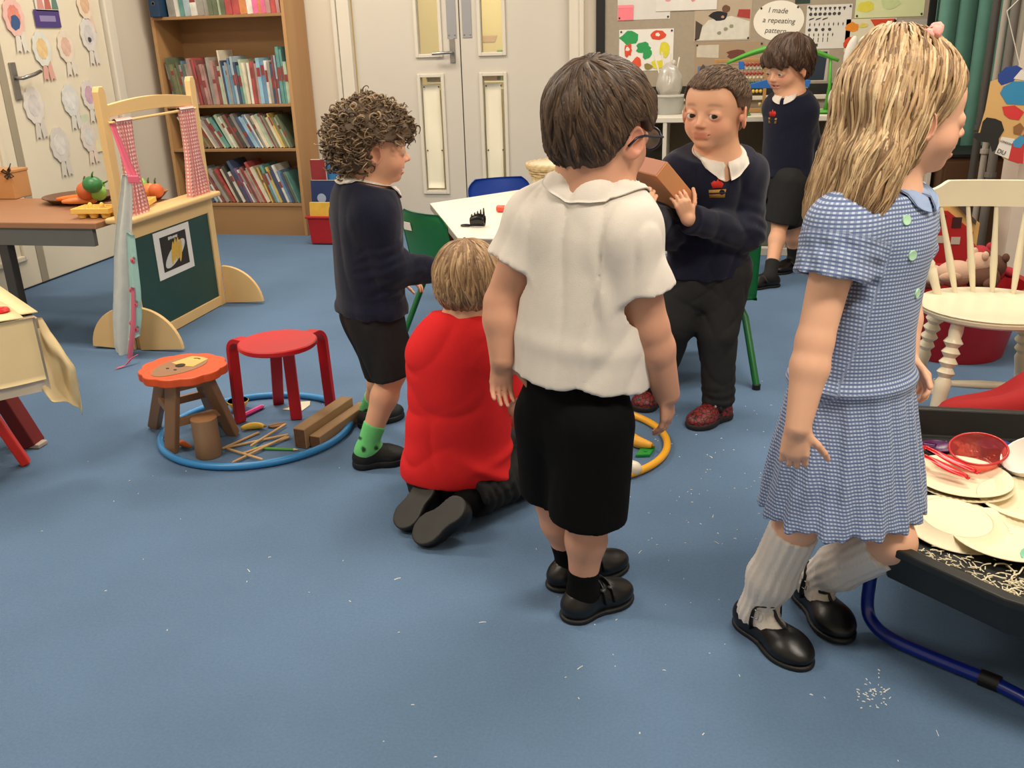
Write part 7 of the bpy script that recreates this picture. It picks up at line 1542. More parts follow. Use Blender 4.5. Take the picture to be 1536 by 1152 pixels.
# ------------------------------------------------------------------ boy with curly hair
def kid_curly():
    P = Person(); person_defaults(P); P.r0 = F(570, 678); P.hh = .205; P.am = .95; P.lm = .88; P.hl = .112; P.mouth = .02; P.showhands = 'R'
    JN(P, hc=(561, 219, 0), neck=(548, 287, 0), shL=(527, 318, .085), shR=(560, 326, -.085), elL=(556, 400, .13), wrL=(596, 418, .17), elR=(585, 402, -.09), wrR=(648, 405, -.02), pelvis=(556, 452, 0), hipL=(552, 468, .045), hipR=(560, 470, -.045), knL=(578, 552, .07), knR=(590, 556, -.05))
    foot_pts(P, 'L', (540, 643), (604, 622)); foot_pts(P, 'R', (531, 701), (611, 690)); P.HA = head_frame(P.hc, horiz(.97, .24), .06); torso_axes(P)
    P.hdL = P.hdR = nrm(_rt+np.array([0, 0, -.15])); P.pnL = P.pnR = np.array([0, 0, -1.]); P.tsR = _fh; P.tsL = -_fh; P.curlR = P.curlL = (.4, .5, .4)
    finish_person('person', P, 'person with curly brown hair in a navy jumper, shorts and green socks', P.r0); make_body(P, .0024, .0026); R = P.root
    hem = P.pelvis+P.ta*-.005; sl = []
    for s in 'LR':
        sh, el, wr = (getattr(P, a+s) for a in ('sh', 'el', 'wr')); sl += [(sh, el, .052, .046, False), (el, wr, .046, .034, True)]
    G = garment(*bounds([P.neck+P.ta*.05, hem, P.shL, P.shR]+[q[1] for q in sl], .15)); upper_shell(G, P, .020, hem, .128, sl); G.disp(lambda X: .020*crease(31, 4, .07, .14, (1, 1, .4))(X)-.007)
    for s in 'LR': fd = sleeve_folds(getattr(P, 'sh'+s), getattr(P, 'el'+s), .0018, .032, 4); G.disp(lambda X: fd(X)*(np.linalg.norm(X-getattr(P, 'el'+s), axis=1) < .10))
    G.disp(lambda X: -.008*np.clip(1-((X-hem)@P.ta)/.03, 0, 1)); neck_hole(G, P, .050, .010, .25); V_, Fc = G.mesh(1); np_obj('jumper', V_, Fc, M_navy, R); collar(P, .020, .050, R, G, .032, .25, .05, flare=.024)
    G = garment(*bounds([P.pelvis+P.ta*.08, P.knL, P.knR], .14)); G.cone(P.pelvis+P.ta*.03, P.pelvis-P.ta*.04, .096, .102, .02, T=torso_T(P)); en = {}
    for s in 'LR':
        h_, k_ = getattr(P, 'hip'+s), getattr(P, 'kn'+s); e = h_+(k_-h_)*1.05; en[s] = (e, nrm(e-h_)); G.cone(h_, e, .078, .066, .03, flat=True)
    G.disp(lambda X: .018*crease(44, 4, .05, .11, (1, 1, .6))(X)-.006)
    for s in 'LR': G.cone(en[s][0]-en[s][1]*.03, en[s][0]+en[s][1]*.02, .056, .060, .003, 's')
    V_, Fc = G.mesh(1); np_obj('shorts', V_, Fc, M_grey, R)
    Mg = mat('green_sock', (.45, .80, .50), .9, attr='Col', bump=.3, bscale=300)
    def scol(V_):
        c = np.tile(lin((.42, .80, .48))[:3], (len(V_), 1)); w = waves(9, 4, .03, .05)(V_); m = (np.clip((w-.22)*8, 0, 1)*(V_[:, 2] > .06)*(V_[:, 2] < .10))[:, None]; return c*(1-m)+np.array(lin((.10, .25, .14))[:3])*m
    Mt = mat('black_trainer', (.035, .035, .037), .6, bump=.3, bscale=250)
    for s in 'LR':
        an, kn = getattr(P, 'an'+s), getattr(P, 'kn'+s); so, _ = sock(P, an, kn, .075, Mg, R, .030, .034, getattr(P, 'toe'+s)*.3+an*.7, 'bright green sock with a dark print', scol)
        shoe(P, 'trainer', getattr(P, 'heel'+s), getattr(P, 'toe'+s), (0, 0, 1), an, Mt, M_sole, .038, .066, par=R, solec=.018)
    HL = ([-.7, -.35, -.20, -.08, .02, .12, .2, .28, .38, .6], [-.38, -.36, -.26, .02, .12, .12, .13, .14, .14, .18]); cols = [(.48, .40, .31), (.57, .48, .38), (.41, .33, .26), (.70, .60, .48), (.35, .28, .21)]
    w1 = waves(5, 8, .025, .05); Gh = hair_cap(P, .13, HL, disp=lambda X: .007*w1(X), rlo=.85); M = hair_mat('curly_hair', cols[0]); hr = cap_obj(P, Gh, M, ((.34, .27, .20), (.42, .34, .26)), R, 7)
    sd = scalp_seeds(P, Gh, 620, 8, lambda q: q[2] > np.interp(q[1], HL[0], HL[1])+(.10 if q[1] > -.12 else .03)); g = Gh.grad(sd); rs = np.random.RandomState(4); vs = []; fs = []; cs = []; base = 0; C = np.array([lin(c)[:3] for c in cols])
    for i in range(len(sd)):
        n_ = g[i]; dn = np.array([0, 0, -1.])*.9+n_*.25+rs.normal(size=3)*.35; dn = nrm(dn-n_*(dn@n_)*.6); x = np.cross(dn, n_); x /= np.linalg.norm(x)+1e-9; y = np.cross(dn, x); Rr = rs.uniform(.006, .0115); tr_ = rs.uniform(1.1, 2.1); ln = rs.uniform(.018, .042); m = 20; ph = rs.uniform(0, 6.28)
        t = np.linspace(0, 1, m); a = ph+t*tr_*6.283*(1 if rs.rand() < .5 else -1); ctr = sd[i]+n_*(-.004+.010*np.sin(t*2.4)[:, None])+dn*(t*ln)[:, None]; Q_ = ctr+(x*np.cos(a)[:, None]+y*np.sin(a)[:, None])*(Rr*(.7+.5*t))[:, None]
        T_ = np.gradient(Q_, axis=0); T_ /= np.linalg.norm(T_, axis=1, keepdims=True); S_ = np.cross(T_, dn); S_ /= np.linalg.norm(S_, axis=1, keepdims=True)+1e-9; N_ = np.cross(S_, T_); r = rs.uniform(.0017, .0030)*np.minimum(1, .35+(1-t)*1.6); k = 5; b = np.linspace(0, 2*np.pi, k, endpoint=False)
        vs.append((Q_[:, None]+r[:, None, None]*(np.cos(b)[None, :, None]*S_[:, None]*1.3+np.sin(b)[None, :, None]*N_[:, None]*.8)).reshape(-1, 3)); c = C[rs.randint(len(C))]*rs.uniform(.85, 1.15); cs.append(np.tile(c, (m*k, 1)))
        ii = np.arange(m-1)[:, None]*k+np.arange(k)[None]; jj = np.arange(m-1)[:, None]*k+(np.arange(k)[None]+1) % k; fs.append(np.stack([ii, jj, jj+k, ii+k], 2).reshape(-1, 4)+base); base += m*k
    np_obj('hair_curls', np.concatenate(vs), np.concatenate(fs), M, hr, np.concatenate(cs)); return P
# ------------------------------------------------------------------ kneeling boy in red
def kid_red():
    P = Person(); person_defaults(P); P.r0 = F(690, 752); P.hh = .195; P.am = .98; P.lm = .95; P.hl = .112; P.showhands = 'R'
    JN(P, hc=(703, 427, .02), neck=(699, 489, 0), shL=(650, 536, .0), shR=(746, 533, .02), elL=(650, 625, .12), wrL=(708, 672, .26), elR=(756, 590, .02), wrR=(784, 642, .07), pelvis=(682, 690, 0), hipL=(655, 708, .03), hipR=(712, 712, .02))
    P.knR = F(806, 702, .062); P.knL = F(752, 672, .062); P.anR = F(702, 752, .066); P.anL = F(650, 727, .066)
    P.HA = head_frame(P.hc, horiz(.22, .97), .35); torso_axes(P); P.rch = .112; P.rhip = .118; P.depth = .74
    P.hdR = nrm(_rt*.5+_fh*.5+np.array([0, 0, -.5])); P.pnR = np.array([0, 0, -1.])-_rt*.4; P.tsR = -_rt+_fh; P.hdL = nrm(_rt*.5+_fh*.5+np.array([0, 0, -.4])); P.pnL = np.array([0, 0, -1.])+_rt*.3; P.tsL = _rt
    finish_person('person', P, 'person in a red t-shirt kneeling on the carpet with back to the camera', P.r0); make_body(P, .0032, .0028); R = P.root
    hem = P.pelvis-P.ta*.030+P.tf*-.012; sl = []
    for s in 'LR':
        sh, el = getattr(P, 'sh'+s), getattr(P, 'el'+s); sl.append((sh, sh+(el-sh)*.92, .056, .058, True))
    Mr = mat('red_tshirt', (.90, .17, .18), .9, bump=.2, bscale=600, spec=.2); G = garment(*bounds([P.neck+P.ta*.05, hem, P.shL, P.shR, sl[0][1], sl[1][1]], .16)); upper_shell(G, P, .016, hem, .138, sl); G.ell(P.pelvis-P.tf*.035+P.ta*.0, (.122, .080, .060), np.array([P.tr, P.tf, P.ta]), .05)
    G.disp(lambda X: .022*crease(21, 4, .08, .15, (1, 1, .3))(X)-.008); mid = P.pelvis+P.ta*.055; G.disp(lambda X: -.013*np.exp(-(((X-mid)@nrm(P.ta+P.tr*.45))/.014)**2)*np.clip(((X-mid)@P.tr+.02)*9, 0, 1)-.006*np.exp(-(((X-mid+P.ta*.04)@nrm(P.ta-P.tr*.3))/.014)**2)*np.clip(((X-mid)@P.tr+.0)*9, 0, 1))
    for a, b, ra, rb, _ in sl: G.cone(b-(b-a)*.25, b+(b-a)*.2, rb-.012, rb-.004, .004, 's')
    G.cut(hem+P.tf*-.08-P.ta*.006, -P.ta*.9-P.tf*.15); neck_hole(G, P, .050, .020, .2); V_, Fc = G.mesh(1); ts = np_obj('t_shirt', V_, Fc, Mr, R)
    tg_ = P.neck-P.tf*.056+P.ta*.006; build('white_label', MB().box(tuple(tg_-P.tr*.012), (.022, .004, .012)), M_wht, ts, bevel=.001)
    # trousers: thighs folded over the shins
    G = garment(*bounds([P.pelvis+P.ta*.05, P.knL, P.knR, P.anL, P.anR], .12)); G.cone(P.pelvis+P.ta*.03, P.pelvis-P.ta*.02, .108, .115, .02, T=torso_T(P))
    for s in 'LR':
        h_, k_, a_ = (getattr(P, q+s) for q in ('hip', 'kn', 'an')); G.cone(h_, k_, .080, .056, .03); e = a_+(k_-a_)*.10; G.cone(k_, e, .054, .048, .02, flat=True)
    for s in 'LR': fd = sleeve_folds(getattr(P, 'kn'+s), getattr(P, 'an'+s), .0035, .030, 9); G.disp(lambda X: fd(X)*.45*(X[:, 2] < .12)); G.disp(lambda X: .012*crease(23, 6, .05, .11)(X)-.005)
    G.cut((0, 0, .004), (0, 0, -1)); V_, Fc = G.mesh(1); np_obj('trousers', V_, Fc, mat('black_trousers', (.06, .058, .06), .85, var=.08, vscale=60, bump=.2, bscale=400), R)
    Ms = mat('worn_sole', (.13, .125, .115), .55, var=.25, vscale=25); Mb = mat('worn_black_shoe', (.07, .07, .07), .4, var=.2, vscale=30)
    for s, hl, te, ak in (('R', (694, 752), (619, 808), P.anR), ('L', (643, 722), (596, 790), P.anL)):
        h_ = F(*hl, .115); t_ = F(*te, .022); d = nrm(t_-h_); up = nrm(P.kn_dir(s)) if hasattr(P, 'kn_dir') else nrm(_rt*.55+_fh*.6+np.array([0, 0, -.75])); sock(P, ak, getattr(P, 'kn'+s), .03, M_blackc, R, .032, .034, h_*.5+t_*.5+up*.03)
        shoe(P, 'shoe', h_, t_, up, ak, Mb, Ms, .038, .062, par=R, solec=.014)
    HL = ([-.7, -.4, -.2, -.06, .04, .12, .2, .3, .6], [-.40, -.40, -.36, -.14, -.06, -.12, .0, .2, .28]); cols = [(.60, .47, .34), (.67, .54, .39), (.52, .40, .28), (.72, .60, .45), (.46, .35, .25)]
    dsp = clump(P, 9, .0025, 3, (0, -.22, .48)); Gh = hair_cap(P, .085, HL, disp=lambda X: dsp(X)); M = hair_mat('fair_hair', cols[0]); hr = cap_obj(P, Gh, M, (cols[0], cols[2]), R, 5); wh = np.array([.0, -.22, .5])
    def flow(X, t):
        q = q_of(P, X); d = q-wh; d[:, 2] *= .3; d = d/(np.linalg.norm(d, axis=1, keepdims=True)+.05); return d@P.HA+np.array([0, 0, -.8])
    hlf = lambda X: q_of(P, X)[:, 2] < np.interp(q_of(P, X)[:, 1], HL[0], HL[1])+.01
    sd = scalp_seeds(P, Gh, 1300, 15, lambda q: q[2] > np.interp(q[1], HL[0], HL[1])+.05); locks(P, Gh, 'hair_locks', M, cols, sd, flow, 11, .0085, .0026, 16, .0004, .0010, hlf, par=hr, wl=.06); return P
# ------------------------------------------------------------------ boy holding the carton
def kid_box():
    P = Person(); person_defaults(P); P.r0 = F(1035, 622); P.hh = .228; P.am = .98; P.lm = .95; P.nk = 1.0; P.hl = .120; P.showhands = 'LR'; P.brow = .45; P.browc = (.42, .32, .24); P.look = (-.42, .05); P.iris = (.16, .12, .10); P.eyeopen = .024
    JN(P, hc=(1073, 164, -.06), neck=(1075, 238, -.03), shL=(1121, 262, .01), shR=(1022, 258, -.03), elL=(1118, 348, -.06), wrL=(1058, 342, -.19), elR=(1000, 345, -.06), wrR=(992, 322, -.17), pelvis=(1062, 398, .0), hipL=(1086, 412, .0), hipR=(1040, 410, .0), knL=(1076, 500, -.04), knR=(1012, 482, -.02))
    foot_pts(P, 'L', (1092, 622), (1034, 645)); foot_pts(P, 'R', (990, 600), (955, 618)); P.HA = head_frame(P.hc, horiz(-.60, -.80), -.02, .02); torso_axes(P); P.rch = .110; P.rhip = .106
    # the carton
    e = [V(991, 241, P.r0, -.19), V(1053, 297, P.r0, -.19), V(1040, 321, P.r0, -.205), V(979, 266, P.r0, -.205)]; lx = nrm((e[1]-e[0])+(e[2]-e[3])); lz = nrm((e[0]-e[3])); lz = nrm(lz-lx*(lz@lx)); ly = np.cross(lz, lx); Lx = np.linalg.norm(e[1]-e[0]); Lz = np.linalg.norm(e[0]-e[3]); ly = ly if ly@_fh > 0 else -ly
    # depth of the carton runs away from the camera and to the left
    ly = nrm(ly*.92-_rt*.55); ly = nrm(ly-lx*(ly@lx)*.0); ly = nrm(ly-lz*(ly@lz)); lx2 = nrm(np.cross(ly, lz)); lx2 = lx2 if lx2@lx > 0 else -lx2; lx = lx2; c0 = sum(e)/4; Dp = .135; cc_ = c0+ly*Dp/2; P.bc, P.bx = cc_, (lx, ly, lz, Lx, Dp, Lz)
    P.hdL = nrm(-lx*.75+lz*.35+_rt*-.1); P.pnL = nrm(ly*.9+lz*.3); P.tsL = lz+lx*.2; P.wrL = c0+lx*(Lx*.34)-lz*(Lz*.62)-ly*.020-P.hdL*.030
    P.hdR = nrm(lz*.55-lx*.35-ly*.0+_rt*.1); P.pnR = nrm(lx*.5+lz*.6+ly*.3); P.tsR = _rt*.3+np.array([0, 0, 1.]); P.hdR = nrm(lx*.15+lz*.75-_rt*.2); P.pnR = nrm(ly*.9+lx*.3); P.wrR = c0-lx*(Lx*.40)-lz*(Lz*.5+.105)-ly*.014-_rt*.0; P.tsR = lx
    P.curlL = (.55, .6, .4); P.curlR = (.45, .7, .5); P.thumb = (.9, .3)
    finish_person('person', P, 'person in a navy jumper with a red badge holding a brown carton', P.r0); make_body(P, .0019, .0022); R = P.root
    t = thing('carton', 'small brown cardboard carton held by the boy in the navy jumper', 'box', tuple(cc_)); Mx = Matrix([[lx[i], ly[i], lz[i]] for i in range(3)]); Mc = mat('carton_card', (.80, .55, .36), .8, var=.05, vscale=12, bump=.08, bscale=120)
    build('carton_body', MB().box(tuple(cc_), (Lx, Dp, Lz), Mx), Mc, t, bevel=.0015); build('end_flap', MB().box(tuple(cc_-lx*(Lx/2+.0009)), (.0012, Dp*.96, Lz*.92), Mx), mat('carton_end', (.66, .45, .37), .8), t); build('lid_seam', MB().box(tuple(cc_+lz*(Lz/2+.0006)), (Lx*.98, .006, .0008), Mx), mat('carton_tape', (.62, .40, .25), .5), t)
    hem = P.pelvis+P.ta*-.0; sl = []
    for s in 'LR':
        sh, el, wr = (getattr(P, a+s) for a in ('sh', 'el', 'wr')); sl += [(sh, el, .056, .052, False), (el, wr-nrm(wr-el)*.012, .052, .038, True)]
    G = garment(*bounds([P.neck+P.ta*.05, hem, P.shL, P.shR]+[q[1] for q in sl], .15)); upper_shell(G, P, .020, hem, .128, sl); G.disp(lambda X: .020*crease(61, 4, .07, .14, (1, 1, .5))(X)-.007)
    for s in 'LR': fd = sleeve_folds(getattr(P, 'sh'+s), getattr(P, 'el'+s), .0035, .040, 14); G.disp(lambda X: fd(X)*np.exp(-(np.linalg.norm(X-getattr(P, 'el'+s), axis=1)/.085)**2))
    G.disp(lambda X: -.008*np.clip(1-((X-hem)@P.ta)/.03, 0, 1)); neck_hole(G, P, .052, .010, .35); G.cone(P.neck+P.tf*.05-P.ta*.02, P.neck+P.tf*.16-P.ta*.05, .018, .03, .02, 's'); V_, Fc = G.mesh(1); ju = np_obj('jumper', V_, Fc, M_navy, R); collar(P, .020, .052, R, G, .034, -.15, .10, flare=.026); crest(P, G, 1076, 282, ju, .030)
    G = garment(*bounds([P.pelvis+P.ta*.08, P.knL, P.knR, P.anL, P.anR], .13)); G.cone(P.pelvis+P.ta*.05, P.pelvis-P.ta*.03, .104, .112, .02, T=torso_T(P))
    for s in 'LR':
        h_, k_, a_ = (getattr(P, q+s) for q in ('hip', 'kn', 'an')); G.cone(h_, k_, .084, .060, .03); G.cone(k_, a_+np.array([0, 0, -.012]), .060, .046, .02, flat=True)
    G.disp(lambda X: .018*crease(71, 4, .05, .11, (1, 1, .8))(X)-.006)
    for s in 'LR': fd = sleeve_folds(getattr(P, 'kn'+s), getattr(P, 'an'+s), .004, .034, 21); G.disp(lambda X: fd(X)*np.exp(-(np.linalg.norm(X-getattr(P, 'an'+s), axis=1)/.07)**2))
    V_, Fc = G.mesh(1); np_obj('trousers', V_, Fc, M_grey, R)
    # red and black web patterned trainers
    m = bpy.data.materials.new('web_trainer'); m.use_nodes = True; nt = m.node_tree; N = nt.nodes; Lk = nt.links; b = N['Principled BSDF']; b.inputs['Roughness'].default_value = .5
    vo = N.new('ShaderNodeTexVoronoi'); vo.feature = 'DISTANCE_TO_EDGE'; vo.inputs['Scale'].default_value = 75; tc = N.new('ShaderNodeTexCoord'); Lk.new(tc.outputs['Object'], vo.inputs['Vector']); rp = N.new('ShaderNodeValToRGB'); rp.color_ramp.elements[0].position = .05; rp.color_ramp.elements[0].color = lin((.10, .06, .06)); rp.color_ramp.elements[1].position = .12; rp.color_ramp.elements[1].color = lin((.50, .13, .12)); Lk.new(vo.outputs['Distance'], rp.inputs[0]); Lk.new(rp.outputs[0], b.inputs['Base Color'])
    for s in 'LR':
        an = getattr(P, 'an'+s); o, g, O, A, L = shoe(P, 'trainer', getattr(P, 'heel'+s), getattr(P, 'toe'+s), (0, 0, 1), an, m, mat('trainer_sole', (.10, .07, .07), .6), .042, .066, par=R, solec=.018, label='red and black web patterned trainer'); sock(P, an, getattr(P, 'kn'+s), .04, M_blackc, R, .030, .032, getattr(P, 'toe'+s)*.3+an*.7)
        for fy, w_, mm_ in ((.44, .010, mat('strap_black', (.05, .04, .04), .6)), (.50, .005, mat('strap_white', (.75, .70, .68), .6))):
            pts = []
            for t_ in np.linspace(-.9, .9, 13):
                p = O(t_*.040, fy, .078-.045*abs(t_)**1.6)
                for _ in range(4): p = p-g.grad(np.array([p]))[0]*float(np.clip(g.sample(np.array([p]))[0]-.002, -.02, .02))
                pts.append(p)
            build('strap', MB().tube(pts[2:10] if w_ < .008 else pts, w_, 8, flat=.35, hint=tuple(A[1])), mm_, o, smooth=True)
    HL = ([-.7, -.4, -.2, -.06, .03, .10, .18, .24, .30, .40, .6], [-.32, -.32, -.24, -.04, .04, .04, .16, .26, .30, .27, .26]); cols = [(.30, .22, .16), (.36, .27, .20), (.25, .18, .13), (.42, .33, .25)]
    Gh = hair_cap(P, .030, HL, h=.0028, disp=lambda X: .0012*waves(3, 6, .012, .03)(X)); V_, Fc = Gh.mesh(1); q = q_of(P, V_); fade = np.clip((.14-q[:, 2])/.34, 0, 1)*(np.abs(q[:, 0]) > .2); w = .5+.5*waves(2, 6, .01, .03)(V_); c1 = np.array(lin(cols[0])[:3]); c2 = np.array(lin((.60, .47, .38))[:3]); col = c1*(1+.35*(w-.5))[:, None]; col = col*(1-fade[:, None]*.85)+c2*fade[:, None]*.85; M = hair_mat('cropped_hair', cols[0], .7); hr = np_obj('hair', V_, Fc, M, R, col)
    def flow(X, t):
        q = q_of(P, X); d = np.tile([.15, 1.0, -.1], (len(X), 1)); d[:, 2] -= np.abs(q[:, 0])*1.5; d[:, 0] += q[:, 0]*.6; d[q[:, 1] < -.25] = (0, -.3, -1); return d@P.HA
    sd = scalp_seeds(P, Gh, 1500, 25, lambda q: q[2] > max(.20, np.interp(q[1], HL[0], HL[1])+.02)); hlf = lambda X: q_of(P, X)[:, 2] < np.interp(q_of(P, X)[:, 1], HL[0], HL[1])-.01
    locks(P, Gh, 'hair_locks', M, cols, sd, flow, 5, .0055, .0016, 26, .0004, .0008, hlf, par=hr, wl=.03, lift=lambda t: .0022*t); return P
# ------------------------------------------------------------------ boy at the back
def kid_back():
    P = Person(); person_defaults(P); P.r0 = F(1172, 412); P.hh = .245; P.am = .95; P.lm = .90; P.hl = .115; P.look = (0, -.5); P.eyeopen = .018; P.mouth = .012
    JN(P, hc=(1181, 98, 0), neck=(1186, 146, .0), shL=(1207, 165, -.04), shR=(1165, 162, .06), elL=(1216, 218, .0), wrL=(1214, 262, .02), elR=(1168, 225, .12), wrR=(1188, 262, .14), pelvis=(1180, 262, 0), hipL=(1186, 272, -.045), hipR=(1176, 272, .045), knL=(1170, 335, -.05), knR=(1190, 338, .05))
    foot_pts(P, 'L', (1168, 428), (1116, 434)); foot_pts(P, 'R', (1200, 402), (1160, 412)); P.HA = head_frame(P.hc, horiz(-.85, -.52), .22, .05); torso_axes(P)
    P.hdL = nrm(np.array([0, 0, -1.])-_rt*.2); P.hdR = nrm([0, 0, -1.]); P.pnL = _fh; P.pnR = -_fh; P.tsL = -_rt; P.tsR = -_rt
    finish_person('person', P, 'person with a brown fringe in navy jumper and shorts standing at the back', P.r0); make_body(P, .0030, .0034); R = P.root
    hem = P.pelvis+P.ta*.01; sl = []
    for s in 'LR':
        sh, el, wr = (getattr(P, a+s) for a in ('sh', 'el', 'wr')); sl += [(sh, el, .054, .048, False), (el, wr, .048, .036, True)]
    G = garment(*bounds([P.neck+P.ta*.05, hem, P.shL, P.shR]+[q[1] for q in sl], .15), .0055); upper_shell(G, P, .020, hem, .126, sl); G.disp(lambda X: .010*crease(81, 5, .07, .15, (1, 1, .6))(X)-.004); G.disp(lambda X: -.008*np.clip(1-((X-hem)@P.ta)/.03, 0, 1)); neck_hole(G, P, .052, .010, .3); V_, Fc = G.mesh(1); ju = np_obj('jumper', V_, Fc, M_navy, R); collar(P, .020, .052, R, G, .030, .3, .05); crest(P, G, 1159, 175, ju, .034)
    G = garment(*bounds([P.pelvis+P.ta*.08, P.knL, P.knR], .14), .0055); G.cone(P.pelvis+P.ta*.05, P.pelvis-P.ta*.03, .106, .116, .02, T=torso_T(P))
    for s in 'LR': h_, k_ = getattr(P, 'hip'+s), getattr(P, 'kn'+s); G.cone(h_, h_+(k_-h_)*.98, .092, .080, .03, flat=True)
    G.disp(lambda X: .004*crease(84, 4, .06, .13, (1, 1, .5))(X)-.002); V_, Fc = G.mesh(1); np_obj('shorts', V_, Fc, M_grey, R)
    for s in 'LR':
        an, kn = getattr(P, 'an'+s), getattr(P, 'kn'+s); sock(P, an, kn, .075, mat('dark_sock', (.09, .09, .09), .9), R, .031, .036, getattr(P, 'toe'+s)*.3+an*.7, h=.005); o, g, O, A, L = shoe(P, 'shoe', getattr(P, 'heel'+s), getattr(P, 'toe'+s), (0, 0, 1), an, M_shoe, M_sole, .042, .066, par=R)
        build('velcro_strap', MB().tube([O(t*.046, .5, .062-.03*abs(t)**1.6) for t in np.linspace(-1, 1, 11)], .008, 8, flat=.35, hint=tuple(A[1])), M_shoe, o, smooth=True)
    HL = ([-.7, -.4, -.2, -.06, .03, .10, .18, .26, .34, .6], [-.36, -.36, -.32, -.08, .02, -.06, .03, .05, .06, .07]); cols = [(.25, .17, .12), (.30, .21, .15), (.21, .14, .10), (.33, .24, .18)]
    dsp = clump(P, 8, .0085, 3, (0, -.25, .46)); Gh = hair_cap(P, .09, HL, h=.0042, disp=lambda X: dsp(X)); M = hair_mat('fringe_hair', cols[0]); hr = cap_obj(P, Gh, M, (cols[0], cols[1]), R, 9); wh = np.array([.0, -.25, .5])
    def flow(X, t):
        q = q_of(P, X); d = q-wh; d[:, 2] *= .3; d = d/(np.linalg.norm(d, axis=1, keepdims=True)+.05); return d@P.HA+np.array([0, 0, -.6])
    hlf = lambda X: q_of(P, X)[:, 2] < np.interp(q_of(P, X)[:, 1], HL[0], HL[1])-.01
    sd = scalp_seeds(P, Gh, 700, 35, lambda q: q[2] > np.interp(q[1], HL[0], HL[1])+.05); locks(P, Gh, 'hair_locks', M, cols, sd, flow, 9, .010, .0036, 36, .0004, .0012, hlf, par=hr); return P
